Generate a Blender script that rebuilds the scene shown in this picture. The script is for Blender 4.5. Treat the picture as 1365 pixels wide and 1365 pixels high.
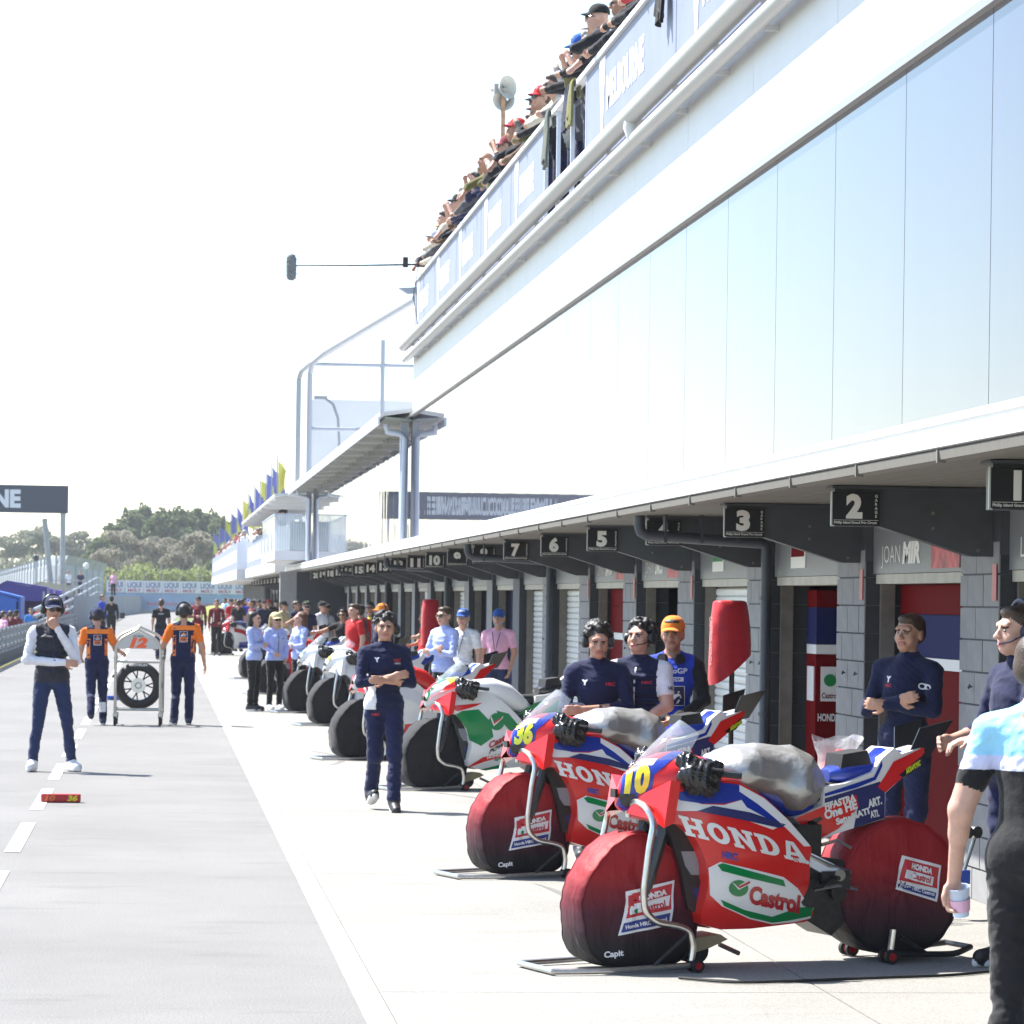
import bpy, bmesh, math, random
import numpy as np
from mathutils import Vector, Matrix, Euler
from mathutils.bvhtree import BVHTree

# ------------------------------------------------------------------ camera
for o in list(bpy.data.objects): bpy.data.objects.remove(o)
scene = bpy.context.scene
COL = scene.collection
FPX = 4500.0                       # focal length in photograph pixels (1365 wide)
TH = math.atan(471 / FPX)          # camera looks this far to the right of the lane
RHO = math.radians(0.8)            # slight roll
CAMH = 1.8
CX, CY = 682.5, 800.6
_F = Vector((math.sin(TH), math.cos(TH), 0)); _R0 = Vector((math.cos(TH), -math.sin(TH), 0)); _U0 = Vector((0, 0, 1))
_R = _R0 * math.cos(RHO) + _U0 * math.sin(RHO); _U = -_R0 * math.sin(RHO) + _U0 * math.cos(RHO)
cd = bpy.data.cameras.new('camera'); cam = bpy.data.objects.new('camera', cd); COL.objects.link(cam)
cd.sensor_width = 36; cd.lens = 36 * FPX / 1365; cd.shift_y = (CY - 682.5) / 1365
cd.clip_start = 0.5; cd.clip_end = 6000
m = Matrix((_R, _U, -_F)).transposed().to_4x4(); m.translation = (0, 0, CAMH); cam.matrix_world = m
cd.dof.use_dof = True; cd.dof.focus_distance = 18.5; cd.dof.aperture_fstop = 13
scene.camera = cam
# ------------------------------------------------------------------ sky, sun, exposure
TO_SUN = Vector((-0.95, 0.72, 1.75)).normalized()
world = bpy.data.worlds.new('World'); scene.world = world; world.use_nodes = True
wn = world.node_tree; bg = wn.nodes['Background']
sky = wn.nodes.new('ShaderNodeTexSky'); sky.sky_type = 'NISHITA'; sky.sun_disc = False
sky.sun_elevation = math.asin(TO_SUN.z); sky.sun_rotation = math.atan2(TO_SUN.x, TO_SUN.y)
sky.air_density = 1.0; sky.dust_density = 0.6; sky.ozone_density = 1.4
wn.links.new(sky.outputs[0], bg.inputs[0]); bg.inputs[1].default_value = 0.125
sd = bpy.data.lights.new('sun', 'SUN'); sun = bpy.data.objects.new('sun', sd); COL.objects.link(sun)
sd.energy = 5.0; sd.angle = math.radians(0.53); sd.color = (1, 0.955, 0.89)
sun.rotation_euler = TO_SUN.to_track_quat('Z', 'Y').to_euler(); sun.location = (-40, 40, 60)
vs = scene.view_settings; vs.view_transform = 'Standard'; vs.look = 'None'; vs.gamma = 1; vs.use_curve_mapping = False
vs.exposure = 1.40
scene.render.engine = 'CYCLES'
scene.render.resolution_x = scene.render.resolution_y = 1024
scene.cycles.max_bounces = 6; scene.cycles.transparent_max_bounces = 8
R = math.radians
random.seed(7); rng = np.random.default_rng(7)

def ray(u, v): return _F * FPX + _R * (u - CX) + _U * (CY - v)
def onz(u, v, z=0.0):
    d = ray(u, v); return Vector((0, 0, CAMH)) + d * ((z - CAMH) / d.z)
def onX(u, v, X):
    d = ray(u, v); return Vector((0, 0, CAMH)) + d * (X / d.x)
def onY(u, v, Y):
    d = ray(u, v); return Vector((0, 0, CAMH)) + d * (Y / d.y)

# ------------------------------------------------------------------ materials
MATS = {}
def mat(name, col, rough=0.6, metal=0.0, var=0.0, vscale=8.0, bump=0.0, bscale=60.0, spec=0.5, alpha=1.0, trans=0.0, coat=0.0, stretch=(1, 1, 1), detail=5):
    if name in MATS: return MATS[name]
    M = bpy.data.materials.new(name); M.use_nodes = True; nt = M.node_tree; b = nt.nodes['Principled BSDF']
    c = (*col[:3], 1)
    b.inputs['Base Color'].default_value = c; b.inputs['Roughness'].default_value = rough; b.inputs['Metallic'].default_value = metal
    b.inputs['Specular IOR Level'].default_value = spec; b.inputs['Alpha'].default_value = alpha
    b.inputs['Transmission Weight'].default_value = trans; b.inputs['Coat Weight'].default_value = coat; b.inputs['Coat Roughness'].default_value = 0.05
    if var or bump:
        tc = nt.nodes.new('ShaderNodeTexCoord'); mp = nt.nodes.new('ShaderNodeMapping'); mp.inputs['Scale'].default_value = stretch
        nt.links.new(tc.outputs['Object'], mp.inputs[0])
    if var:
        n = nt.nodes.new('ShaderNodeTexNoise'); n.inputs['Scale'].default_value = vscale; n.inputs['Detail'].default_value = detail; n.inputs['Roughness'].default_value = .65
        nt.links.new(mp.outputs[0], n.inputs['Vector'])
        r = nt.nodes.new('ShaderNodeValToRGB'); nt.links.new(n.outputs['Fac'], r.inputs[0])
        r.color_ramp.elements[0].position = .3; r.color_ramp.elements[1].position = .72
        r.color_ramp.elements[0].color = (*[x * (1 - var) for x in col[:3]], 1)
        r.color_ramp.elements[1].color = (*[min(1, x * (1 + var)) for x in col[:3]], 1)
        nt.links.new(r.outputs[0], b.inputs['Base Color'])
    if bump:
        n2 = nt.nodes.new('ShaderNodeTexNoise'); n2.inputs['Scale'].default_value = bscale; n2.inputs['Detail'].default_value = 4
        nt.links.new(mp.outputs[0], n2.inputs['Vector'])
        bp = nt.nodes.new('ShaderNodeBump'); bp.inputs['Strength'].default_value = 1; bp.inputs['Distance'].default_value = bump
        nt.links.new(n2.outputs['Fac'], bp.inputs['Height']); nt.links.new(bp.outputs[0], b.inputs['Normal'])
    MATS[name] = M; return M
def cloth(name, col, rough=.85, bump=.009, bscale=17):
    M = mat('cloth_' + name, col, rough, var=.12, vscale=14, bump=bump, bscale=bscale, spec=.25)
    M.node_tree.nodes['Principled BSDF'].inputs['Sheen Weight'].default_value = .12
    return M
def paint(name, col, rough=.22): return mat('paint_' + name, col, rough, spec=.5, coat=.2, var=.04, vscale=3)

# ------------------------------------------------------------------ mesh builder
class MB:
    def __init__(s): s.v = []; s.f = []; s.m = []
    def add(s, vs, fs, m=0):
        o = len(s.v); s.v += [tuple(p) for p in vs]
        for f in fs: s.f.append([i + o for i in f]); s.m.append(m)
        return s
    def box(s, x0, x1, y0, y1, z0, z1, m=0):
        return s.add([(x0,y0,z0),(x1,y0,z0),(x1,y1,z0),(x0,y1,z0),(x0,y0,z1),(x1,y0,z1),(x1,y1,z1),(x0,y1,z1)],
                     [(3,2,1,0),(4,5,6,7),(0,1,5,4),(1,2,6,5),(2,3,7,6),(3,0,4,7)], m)
    def tube(s, pts, r, seg=8, m=0, caps=True):
        pts = [Vector(p) for p in pts]; n = len(pts)
        rs = r if isinstance(r, (list, tuple)) else [r] * n
        vs = []; prev = None
        for i, p in enumerate(pts):
            t = (pts[min(i+1, n-1)] - pts[max(i-1, 0)]).normalized()
            if prev is None:
                a = Vector((0, 0, 1)) if abs(t.z) < .9 else Vector((1, 0, 0)); x = t.cross(a).normalized()
            else:
                x = (prev - t * prev.dot(t)).normalized()
            prev = x; y = t.cross(x)
            for k in range(seg):
                a = 2 * math.pi * k / seg; vs.append(p + (x * math.cos(a) + y * math.sin(a)) * rs[i])
        fs = [(i*seg+k, i*seg+(k+1)%seg, (i+1)*seg+(k+1)%seg, (i+1)*seg+k) for i in range(n-1) for k in range(seg)]
        if caps: fs += [tuple(range(seg))[::-1], tuple(range((n-1)*seg, n*seg))]
        return s.add(vs, fs, m)
    def prism(s, poly, fn, a, b, m=0):      # poly of 2-D points, fn(p, t) -> 3-D
        n = len(poly)
        vs = [fn(p, a) for p in poly] + [fn(p, b) for p in poly]
        return s.add(vs, [tuple(range(n))[::-1], tuple(range(n, 2*n))] + [(i, (i+1)%n, (i+1)%n+n, i+n) for i in range(n)], m)
    def disc(s, c, axis, r, h, seg=16, m=0):
        c = Vector(c); a = Vector(axis).normalized(); return s.tube([c - a*h/2, c + a*h/2], r, seg, m)
    def lathe(s, c, axis, prof, seg=20, m=0):   # prof (radius, along axis)
        c = Vector(c); a = Vector(axis).normalized(); t = Vector((0,0,1)) if abs(a.z) < .9 else Vector((1,0,0))
        x = a.cross(t).normalized(); y = a.cross(x); vs = []
        for r, h in prof:
            for k in range(seg):
                q = 2*math.pi*k/seg; vs.append(c + a*h + (x*math.cos(q)+y*math.sin(q))*r)
        n = len(prof)
        return s.add(vs, [(i*seg+k, i*seg+(k+1)%seg, (i+1)*seg+(k+1)%seg, (i+1)*seg+k) for i in range(n-1) for k in range(seg)], m)
    def mesh(s, name, mats, smooth=False):
        me = bpy.data.meshes.new(name); me.from_pydata(s.v, [], s.f)
        for M in (mats if isinstance(mats, (list, tuple)) else [mats]): me.materials.append(M)
        me.polygons.foreach_set('material_index', s.m)
        if smooth: me.polygons.foreach_set('use_smooth', [True] * len(s.f))
        me.update(); return me
    def build(s, name, mats, parent=None, smooth=False, bevel=0, angle=None):
        o = link(name, s.mesh(name, mats, smooth), parent)
        fix_normals(o.data)
        if smooth: o.data.set_sharp_from_angle(angle=R(angle or 40))
        if bevel:
            b = o.modifiers.new('bevel', 'BEVEL'); b.width = bevel; b.segments = 2; b.limit_method = 'ANGLE'
        return o
def fix_normals(me):
    bm = bmesh.new(); bm.from_mesh(me); bmesh.ops.recalc_face_normals(bm, faces=bm.faces); bm.to_mesh(me); bm.free()
def link(name, data, parent=None):
    o = bpy.data.objects.new(name, data); COL.objects.link(o)
    if parent is not None:
        o.parent = parent
        if parent.get('_world'): o.matrix_parent_inverse = Matrix.Translation(-Vector(parent.location))
    return o
def tag(o, label, cat, group=None):
    o['label'] = label; o['category'] = cat
    if group: o['group'] = group
    return o
def thing(name, label, cat, loc=(0,0,0), rz=0, group=None, world_parts=False):
    o = bpy.data.objects.new(name, None); COL.objects.link(o); o.location = loc; o.rotation_euler = (0, 0, rz); o.empty_display_size = .2
    if world_parts: o['_world'] = 1
    return tag(o, label, cat, group)
def struct(o): o['kind'] = 'structure'; return o
def copy_tree(o, parent=None):
    c = o.copy(); COL.objects.link(c)
    if parent is not None: c.parent = parent
    for ch in o.children: copy_tree(ch, c)
    return c

# ------------------------------------------------------------------ text as flat mesh
_TC = {}
def text2d(s, bold=0.0, shear=0.0, space=1.0):
    """vertices (x, y) and faces of a line of text, height of capitals = 1, starting at x = 0"""
    k = (s, bold, shear, space)
    if k in _TC: return _TC[k]
    cu = bpy.data.curves.new('txt', 'FONT'); cu.body = s; cu.offset = bold; cu.shear = shear; cu.space_character = space; cu.size = 1.0; cu.resolution_u = 3
    o = bpy.data.objects.new('txt', cu); COL.objects.link(o)
    dg = bpy.context.evaluated_depsgraph_get(); me = bpy.data.meshes.new_from_object(o.evaluated_get(dg))
    V = [(v.co.x, v.co.y) for v in me.vertices]; Fc = [list(p.vertices) for p in me.polygons]
    bpy.data.objects.remove(o); bpy.data.curves.remove(cu); bpy.data.meshes.remove(me)
    if V:
        x0 = min(v[0] for v in V); s_ = 1 / 0.72
        V = [((x - x0) * s_, y * s_) for x, y in V]
    _TC[k] = (V, Fc); return V, Fc
def text_on(name, s, org, right, up, h, M, parent=None, w=None, bold=0.02, shear=0, center=False, off=.003, space=1.0):
    """flat lettering lying just proud of a plane"""
    V, Fc = text2d(s, bold, shear, space)
    if not V: return None
    W = max(v[0] for v in V); sx = h if w is None else w / W
    org = Vector(org); right = Vector(right).normalized(); up = Vector(up).normalized(); n = right.cross(up)
    d = -W * sx / 2 if center else 0
    mb = MB(); mb.add([org + right * (x*sx + d) + up * (y*h) + n * off for x, y in V], Fc)
    me = mb.mesh(name, M); return link(name, me, parent)
# ================================================================== ground
def asphalt_mat(name, col, scale=1.0, streak=.22):
    M = bpy.data.materials.new(name); M.use_nodes = True; nt = M.node_tree; b = nt.nodes['Principled BSDF']; N = nt.nodes.new; L = nt.links.new
    tc = N('ShaderNodeTexCoord')
    def noise(sc, st=(1,1,1), det=5, rough=.6):
        mp = N('ShaderNodeMapping'); mp.inputs['Scale'].default_value = st; L(tc.outputs['Object'], mp.inputs[0])
        n = N('ShaderNodeTexNoise'); n.inputs['Scale'].default_value = sc; n.inputs['Detail'].default_value = det; n.inputs['Roughness'].default_value = rough
        L(mp.outputs[0], n.inputs['Vector']); return n.outputs['Fac']
    def ramp(f, a, b_, lo, hi):
        r = N('ShaderNodeMapRange'); r.inputs[1].default_value = a; r.inputs[2].default_value = b_; r.inputs[3].default_value = lo; r.inputs[4].default_value = hi; L(f, r.inputs[0]); return r.outputs[0]
    def mul(a, b_):
        x = N('ShaderNodeMath'); x.operation = 'MULTIPLY'; L(a, x.inputs[0]); L(b_, x.inputs[1]); return x.outputs[0]
    fac = mul(ramp(noise(95*scale, (1,1,1), 3, .8), .25, .75, *((.5, 1.5) if scale == 1 else (.8, 1.2))), ramp(noise(.55, (1,.6,1)), .3, .7, .9, 1.08))
    fac = mul(fac, ramp(noise(1.5, (.55,2.4,1), 3, .55), .60, .66, 1.0, 1 - streak*.45)); fac = mul(fac, ramp(noise(.8, (.5,.9,1), 6, .7), .45, .75, 1.0, 1 - streak*.5))      # dark repair smears
    fac = mul(fac, ramp(noise(260*scale, (1,1,1), 2), .3, .7, .72, 1.28))
    h = N('ShaderNodeVectorMath'); h.operation = 'SCALE'; h.inputs[0].default_value = col; L(fac, h.inputs['Scale'])
    L(h.outputs[0], b.inputs['Base Color']); b.inputs['Roughness'].default_value = .9; b.inputs['Specular IOR Level'].default_value = .25
    bp = N('ShaderNodeBump'); bp.inputs['Distance'].default_value = .004; bp.inputs['Strength'].default_value = .6; L(noise(180*scale), bp.inputs['Height']); L(bp.outputs[0], b.inputs['Normal'])
    return M
M_asph = asphalt_mat('asphalt', (.190,.187,.181))
M_conc = asphalt_mat('apron_concrete', (.258,.252,.232), .6, .20)
M_line = mat('line_paint', (.78, .78, .77), .6, var=.06, vscale=30)
M_grass = mat('grass', (.11, .15, .03), .95, var=.35, vscale=.25)
M_joint = mat('joint_dark', (.16, .15, .14), .9)
def sheet(name, x0, x1, y0, y1, z, M, parent=None):
    o = link(name, MB().add([(x0,y0,z),(x1,y0,z),(x1,y1,z),(x0,y1,z)], [(0,1,2,3)]).mesh(name, M), parent)
    return struct(o) if parent is None else o
sheet('ground', -2500, 2500, -200, 5200, -.03, M_grass)
struct(link('pit_lane', MB().add([(-4.6,-6,0),(1.0,-6,0),(1.0,240,0),(2.2,330,0),(6,420,0),(-3,420,0),(-4.6,300,0)], [(0,1,2,3,4,5,6)]).mesh('pit_lane', M_asph)))
sheet('race_track', -30, -5.2, -20, 520, -.012, M_asph)
apron = sheet('apron', 1.0, 5.3, -6, 240, -.002, M_joint)
y = -4.4
while y < 238:
    y1 = y + 6.6
    for x0, x1 in ((1.03, 3.1), (3.11, 5.28)):
        o = link('concrete_slab', MB().box(x0, x1, y+.005, y1-.005, -.05, .004).mesh('slab', M_conc), apron)
    y = y1
struct(link('edge_line', MB().add([(.90,-6,.006),(1.02,-6,.006),(1.03,240,.006),(.92,240,.006)], [(0,1,2,3)]).mesh('edge_line', M_line)))
y = 14.4
dm = MB().add([(-.055,0,0),(.055,0,0),(.055,3.0,0),(-.055,3.0,0)], [(0,1,2,3)]).mesh('dash', M_line)
while y < 120:
    o = struct(link('lane_dash', dm)); o.location = (-.99, y, .005); y += 4.66
M_kerb = mat('yellow_line', (.62, .5, .12), .7)
sheet('wall_line', -3.86, -3.74, 20, 240, .005, M_kerb)

M_skid = mat('tyre_mark', (.155,.15,.14), .9)
for (u, v, r, a0, a1) in ((300,1010,1.3,-.6,.7),(420,1085,1.9,-.2,.9),(455,1200,1.4,-.5,.4),(470,985,2.2,.1,.8)):
    c = onz(u, v, 0); pts = [(c.x + r*math.cos(a0+(a1-a0)*k/14), c.y + r*2.2*math.sin(a0+(a1-a0)*k/14)) for k in range(15)]
    pts = [(min(max(x, 1.1), 4.8), y) for x, y in pts]; mb = MB()
    for k, (x, y) in enumerate(pts): w = .035*math.sin(math.pi*k/14)+.004; mb.v += [(x-w, y, .0065), (x+w, y, .0065)]
    for k in range(14): mb.f.append([2*k,2*k+1,2*k+3,2*k+2]); mb.m.append(0)
    struct(mb.build('tyre_mark', M_skid))
# ================================================================== pit building
PITCH = 3.86
def YN(n): return 19.77 + PITCH * (n - 2)
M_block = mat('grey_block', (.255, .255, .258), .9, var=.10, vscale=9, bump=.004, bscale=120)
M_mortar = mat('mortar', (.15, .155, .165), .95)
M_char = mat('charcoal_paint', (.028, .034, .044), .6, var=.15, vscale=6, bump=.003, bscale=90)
M_beam = mat('beam_paint', (.055, .062, .07), .45, var=.22, vscale=3)
M_white = mat('white_paint', (.60, .60, .60), .45, var=.03, vscale=2)
M_wpan = mat('white_panel', (.76, .77, .80), .4, var=.03, vscale=1.2)
M_soffit = mat('soffit_board', (.15, .14, .12), .75, var=.15, vscale=4, stretch=(1, 8, 1))
M_roller = mat('roller_slat', (.62, .63, .62), .45, var=.05, vscale=3)
M_frame = mat('door_frame_metal', (.18, .17, .15), .5, metal=.4, var=.2, vscale=9)
M_lintel = mat('lintel_cream', (.42, .40, .34), .6, var=.15, vscale=5)
M_head = mat('header_vinyl', (.17, .18, .19), .45, var=.08, vscale=2)
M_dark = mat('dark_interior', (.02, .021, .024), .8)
M_red = mat('panel_red', (.125, .001, .003), .7, spec=.05)
M_blue = mat('panel_blue', (.012, .016, .085), .7, spec=.1)
M_pwhite = mat('panel_white', (.72, .72, .72), .4)
M_navy = mat('panel_navy', (.012, .017, .06), .7, spec=.1)
M_black = mat('sign_black', (.006, .007, .011), .4)
M_signw = mat('sign_white', (.72, .71, .66), .5)
M_edge = mat('sign_edge', (.42, .42, .40), .4, metal=.3)
M_pipe = mat('downpipe_paint', (.035, .042, .055), .4)
M_gpost = mat('post_blue_grey', (.55, .6, .70), .4, var=.05)
def glass_mat():
    M = bpy.data.materials.new('mirror_glass'); M.use_nodes = True; nt = M.node_tree; b = nt.nodes['Principled BSDF']
    b.inputs['Base Color'].default_value = (.075, .078, .105, 1); b.inputs['Roughness'].default_value = .012; b.inputs['IOR'].default_value = 1.62
    tc = nt.nodes.new('ShaderNodeTexCoord'); mp = nt.nodes.new('ShaderNodeMapping'); mp.inputs['Scale'].default_value = (1, 1, .22)
    n = nt.nodes.new('ShaderNodeTexNoise'); n.inputs['Scale'].default_value = 1.7; n.inputs['Detail'].default_value = 1
    bp = nt.nodes.new('ShaderNodeBump'); bp.inputs['Distance'].default_value = .0016; bp.inputs['Strength'].default_value = 1
    L = nt.links.new; L(tc.outputs['Object'], mp.inputs[0]); L(mp.outputs[0], n.inputs['Vector']); L(n.outputs['Fac'], bp.inputs['Height']); L(bp.outputs[0], b.inputs['Normal'])
    return M
M_glass = glass_mat()
bld = thing('pit_building', 'long white and mirror-glass pit building with grey block garages beneath', 'building', (5, 20, 0), world_parts=True)
EXT = [(0,-1,0),(0,0,1)]     # text on lane-facing walls reads towards the camera
def ext(prof, y0, y1): return MB().prism(prof, lambda p, t: (p[0], t, p[1]), y0, y1)
# roof canopy edge, soffit
YA, YB, YC = 8.0, 54.2, 158.0
ext([(4.10,2.79),(3.80,2.735),(3.765,2.72),(3.765,2.69),(3.78,2.688),(3.78,2.672),(3.755,2.665),(3.755,2.575),(3.80,2.565),(4.10,2.60)], YA, YC).build('fascia', M_white, bld)
ext([(3.765,2.560),(3.772,2.515),(3.83,2.505),(3.98,2.515),(3.98,2.560)], YA, YC).build('gutter_lip', M_soffit, bld)
for k in range(int((YC-YA)/1.93)):      # gutter brackets
    yy = YA + k*1.93 + .4
    if yy < 60: MB().box(3.757, 3.80, yy, yy+.025, 2.50, 2.563).build('gutter_bracket', M_soffit, bld)
for j in range(9):                       # soffit boards running along the building
    x0 = 3.985 + j*.150
    MB().box(x0, x0+.144, YA, YC, 2.52, 2.58).build('soffit_board', M_soffit, bld)
# garage shell behind the openings
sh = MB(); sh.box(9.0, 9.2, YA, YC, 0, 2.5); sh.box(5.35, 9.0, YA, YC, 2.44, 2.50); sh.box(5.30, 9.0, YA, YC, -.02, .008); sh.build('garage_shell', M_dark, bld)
LASTN = 36
# block piers
bl_full = {}
def block_mesh(L):
    L = round(L, 3)
    if L not in bl_full:
        mb = MB().box(0, .02, 0, L-.010, 0, .188); bl_full[L] = mb.mesh('block', M_block); 
    return bl_full[L]
for n in range(0, LASTN + 1):
    y0, y1 = YN(n), YN(n) + .98
    core = MB(); core.box(5.012, 5.34, y0+.012, y1, 0, 2.52)
    p = core.build('pier', M_mortar if n < 10 else M_block, bld)
    # charcoal return facing the camera
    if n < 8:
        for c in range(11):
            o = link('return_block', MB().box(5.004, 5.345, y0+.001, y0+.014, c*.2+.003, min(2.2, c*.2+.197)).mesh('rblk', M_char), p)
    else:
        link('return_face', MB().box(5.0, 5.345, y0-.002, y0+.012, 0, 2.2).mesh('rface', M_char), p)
    link('pier_head', MB().box(4.998, 5.345, y0-.004, y1+.003, 2.115, 2.515).mesh('phead', M_beam), p)
    if n < 9:
        for c in range(11):
            zz = c*.2 + .006 - (.09 if False else 0)
            if zz > 2.1: break
            cuts = [y0, y0+.39, y0+.78, y1] if c % 2 else [y0, y0+.19, y0+.58, y1]
            for a, b in zip(cuts, cuts[1:]):
                o = link('concrete_block', block_mesh(b-a), p); o.location = (4.994+.004*random.random(), a+.005, zz)
    # canopy bracket beam
    if n <= 34:
        mb = MB(); mb.prism([(4.02,2.505),(4.995,2.50),(4.995,2.105),(4.86,2.105),(4.30,2.275),(4.02,2.275)], lambda q, t: (q[0], t, q[1]), y0+.15, y0+.28)
        bm_ = mb.build('canopy_beam', M_beam, bld)
        link('beam_flange', MB().box(4.0, 4.99, y0+.11, y0+.32, 2.500, 2.514).mesh('fl', M_beam), bm_)
        if n < 6:
            for bx, bz in ((4.62, 2.36), (4.62, 2.27), (4.9, 2.14)): link('bolt', MB().disc((bx, y0+.145, bz), (0,1,0), .011, .014, 8).mesh('bolt', M_frame), bm_)
# garage bays
def slat_mesh():
    mb = MB(); prof = [(0,.002),(-.012,.012),(-.016,.034),(-.012,.060),(0,.070),(.01,.070),(.01,.002)]
    mb.prism(prof, lambda q, t: (q[0], t, q[1]), 0, PITCH-.98-.10); return mb.mesh('slat', M_roller)
SLAT = slat_mesh()
closed = {4, 7, 8, 11, 13, 16, 17, 19}
for n in range(0, LASTN):
    a, b = YN(n) + .98, YN(n+1)
    hd = MB(); hd.box(5.055, 5.34, a+.003, b-.003, 2.025, 2.515)
    H = hd.build('header_panel', M_head, bld)
    link('lintel', MB().box(5.075, 5.33, a+.004, b-.004, 1.955, 2.022).mesh('lintel', M_lintel), H)
    for q0, q1 in ((b-.075, b-.02), (a+.01, a+.05)): MB().box(5.10, 5.20, q0, q1, 0, 1.953).build('door_jamb', M_frame, bld)
    if n in closed:
        d = MB().box(5.215, 5.23, a+.05, b-.05, 0, 1.95).build('roller_door', M_frame, bld)
        if n < 12:
            for k in range(27):
                o = link('slat', SLAT, d); o.location = (5.21, a+.05, .01 + k*.0715)
        else:
            link('slat_panel', MB().box(5.19, 5.212, a+.05, b-.05, 0, 1.95).mesh('sp', M_roller), d)['kind'] = 'stuff'
    elif n in (2, 6):
        for z0, z1, M in ((0, 1.37, M_red), (1.37, 1.45, M_pwhite), (1.45, 1.745, M_blue if n == 2 else M_red), (1.745, 1.95, M_red)):
            MB().box(5.24, 5.28, a+.06, b-.08, z0+.002, z1-.002).build('team_panel', M, bld)
    elif n in (9, 10, 12, 14):
        MB().box(5.26, 5.30, a+.06, b-.08, .0, 1.95).build('team_panel', M_navy, bld)
    elif n == 3:
        for z0, z1, M in ((0, 1.40, M_red), (1.40, 1.48, M_pwhite), (1.48, 1.78, M_blue), (1.78, 1.92, M_red)):
            MB().box(5.30, 5.52, 26.93, 27.33, z0+.002, z1-.002).build('team_column', M, bld)
        MB().box(5.292, 5.3, 26.99, 27.26, 1.02, 1.30).build('logo_plate', M_pwhite, bld)
        MB().box(5.34, 5.49, 26.922, 26.93, 1.02, 1.30).build('logo_plate', M_pwhite, bld)
        MB().disc((5.415, 26.918, 1.19), (0,1,0), .05, .006, 20).build('logo_disc', mat('castrol_green', (.0, .21, .055), .4), bld)
        text_on('lettering', 'Castrol', (5.35, 26.922, 1.045), (1,0,0), (0,0,1), .045, M_red, bld, w=.13)
        for t, zz in (('HONDA', .86), ('HRC', .66), ('One', .40), ('HEART', .30)):
            text_on('lettering', t, (5.32, 26.93, zz), (1,0,0), (0,0,1), .06, M_pwhite, bld, w=.18, bold=.03)
names = {1: ('LUCA', 'MARINI'), 2: ('JOAN', 'MIR'), 5: ('JOHANN', 'ZARCO'), 6: ('SOMKIAT', 'CHANTRA')}
for n, (t1, t2) in names.items():
    a, b = YN(n) + .98, YN(n+1)
    text_on('lettering', t1, (5.055, b-.28, 2.10), *EXT, .125, M_signw, bld, w=.60, bold=-.005)
    text_on('lettering', t2, (5.055, b-.95, 2.10), *EXT, .135, M_signw, bld, w=.55, bold=.06, shear=.15)
    pr = MB().box(5.048, 5.054, a+.25, a+1.05, 2.05, 2.38).build('portrait_print', mat('print_red', (.45, .06, .07), .5, var=.8, vscale=7), bld)
for n in (3, 4):
    a, b = YN(n) + .98, YN(n+1)
    MB().box(5.046, 5.054, b-1.35, b-.75, 2.09, 2.33).build('sponsor_print', M_signw, bld)
    MB().box(5.040, 5.045, b-1.31, b-.79, 2.18, 2.31).build('sponsor_print', M_red if n == 3 else mat('castrol_green', (.0, .21, .055), .4), bld)
for n in (2, 3, 4, 5, 6, 7):    # small red fire notice on each pier
    yy = YN(n)
    MB().box(4.984, 4.99, yy+.03, yy+.13, 1.84, 2.06).build('fire_notice', mat('notice_red', (.42, .13, .13), .5), bld)
for n in range(2, 11):          # hose hooks on the piers
    for dy in (.2, .62):
        MB().tube([(4.99, YN(n)+dy, 1.31), (4.965, YN(n)+dy, 1.305), (4.96, YN(n)+dy-.04, 1.30), (4.965, YN(n)+dy-.045, 1.325)], .006, 6).build('wall_hook', M_pipe, bld)
# downpipes dropping from the gutter
for n in (4, 8, 12, 16):
    yy = YN(n) - .16
    pts = [(3.9, yy, 2.53), (3.9, yy, 2.42), (3.915, yy, 2.375), (3.96, yy, 2.35), (4.9, yy, 2.30), (4.945, yy, 2.28), (4.955, yy, 2.23), (4.955, yy, .06), (4.94, yy-.03, .02)]
    d = MB().tube(pts, .046, 12).build('downpipe', M_pipe, bld, smooth=True)
    for z in (1.85, .9): link('pipe_clip', MB().tube([(4.955, yy, z-.015), (4.955, yy, z+.015)], .054, 12).mesh('clip', M_pipe), d)
    for x in (4.1, 4.4, 4.7): link('pipe_clip', MB().box(x, x+.02, yy-.05, yy+.05, 2.29, 2.53).mesh('clip2', M_pipe), d)
# garage number boards: things of their own
WORDS = 'zero one two three four five six seven eight nine ten eleven twelve thirteen fourteen fifteen sixteen seventeen eighteen nineteen'.split()
def word(n): return WORDS[n] if n < 20 else ('twenty', 'thirty')[n//10-2] + ('-' + WORDS[n%10] if n % 10 else '')
for n in range(1, LASTN):
    yy = YN(n) + .118
    sg = thing('garage_sign', f'black board with the white garage number {word(n)} under the canopy', 'sign', (4.15, yy, 2.28), 0, 'garage number boards under the canopy', world_parts=True)
    MB().box(4.0, 4.288, yy-.008, yy+.004, 2.28, 2.478).build('board', M_black, sg)
    MB().box(3.992, 4.0, yy-.010, yy+.006, 2.277, 2.481).build('board_edge', M_edge, sg)
    s = str(n); w = .10 if len(s) == 1 else .165
    if s == '1': w = None
    text_on('number', s, (4.132, yy-.008, 2.330), (1,0,0), (0,0,1), .132, M_signw, sg, w=w, bold=.06, center=True)
    if n < 12:
        text_on('number_caption', 'Phillip Island Grand Prix Circuit', (4.01, yy-.008, 2.289), (1,0,0), (0,0,1), .015, M_signw, sg, w=.26)
        MB().box(4.008, 4.28, yy-.0095, yy-.0085, 2.309, 2.311).build('rule', M_signw, sg)
        for k, ch in enumerate('GARAGE'):
            text_on('caption_letter', ch, (4.265, yy-.008, 2.447 - k*.024), (1,0,0), (0,0,1), .017, M_signw, sg, center=True)
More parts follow.
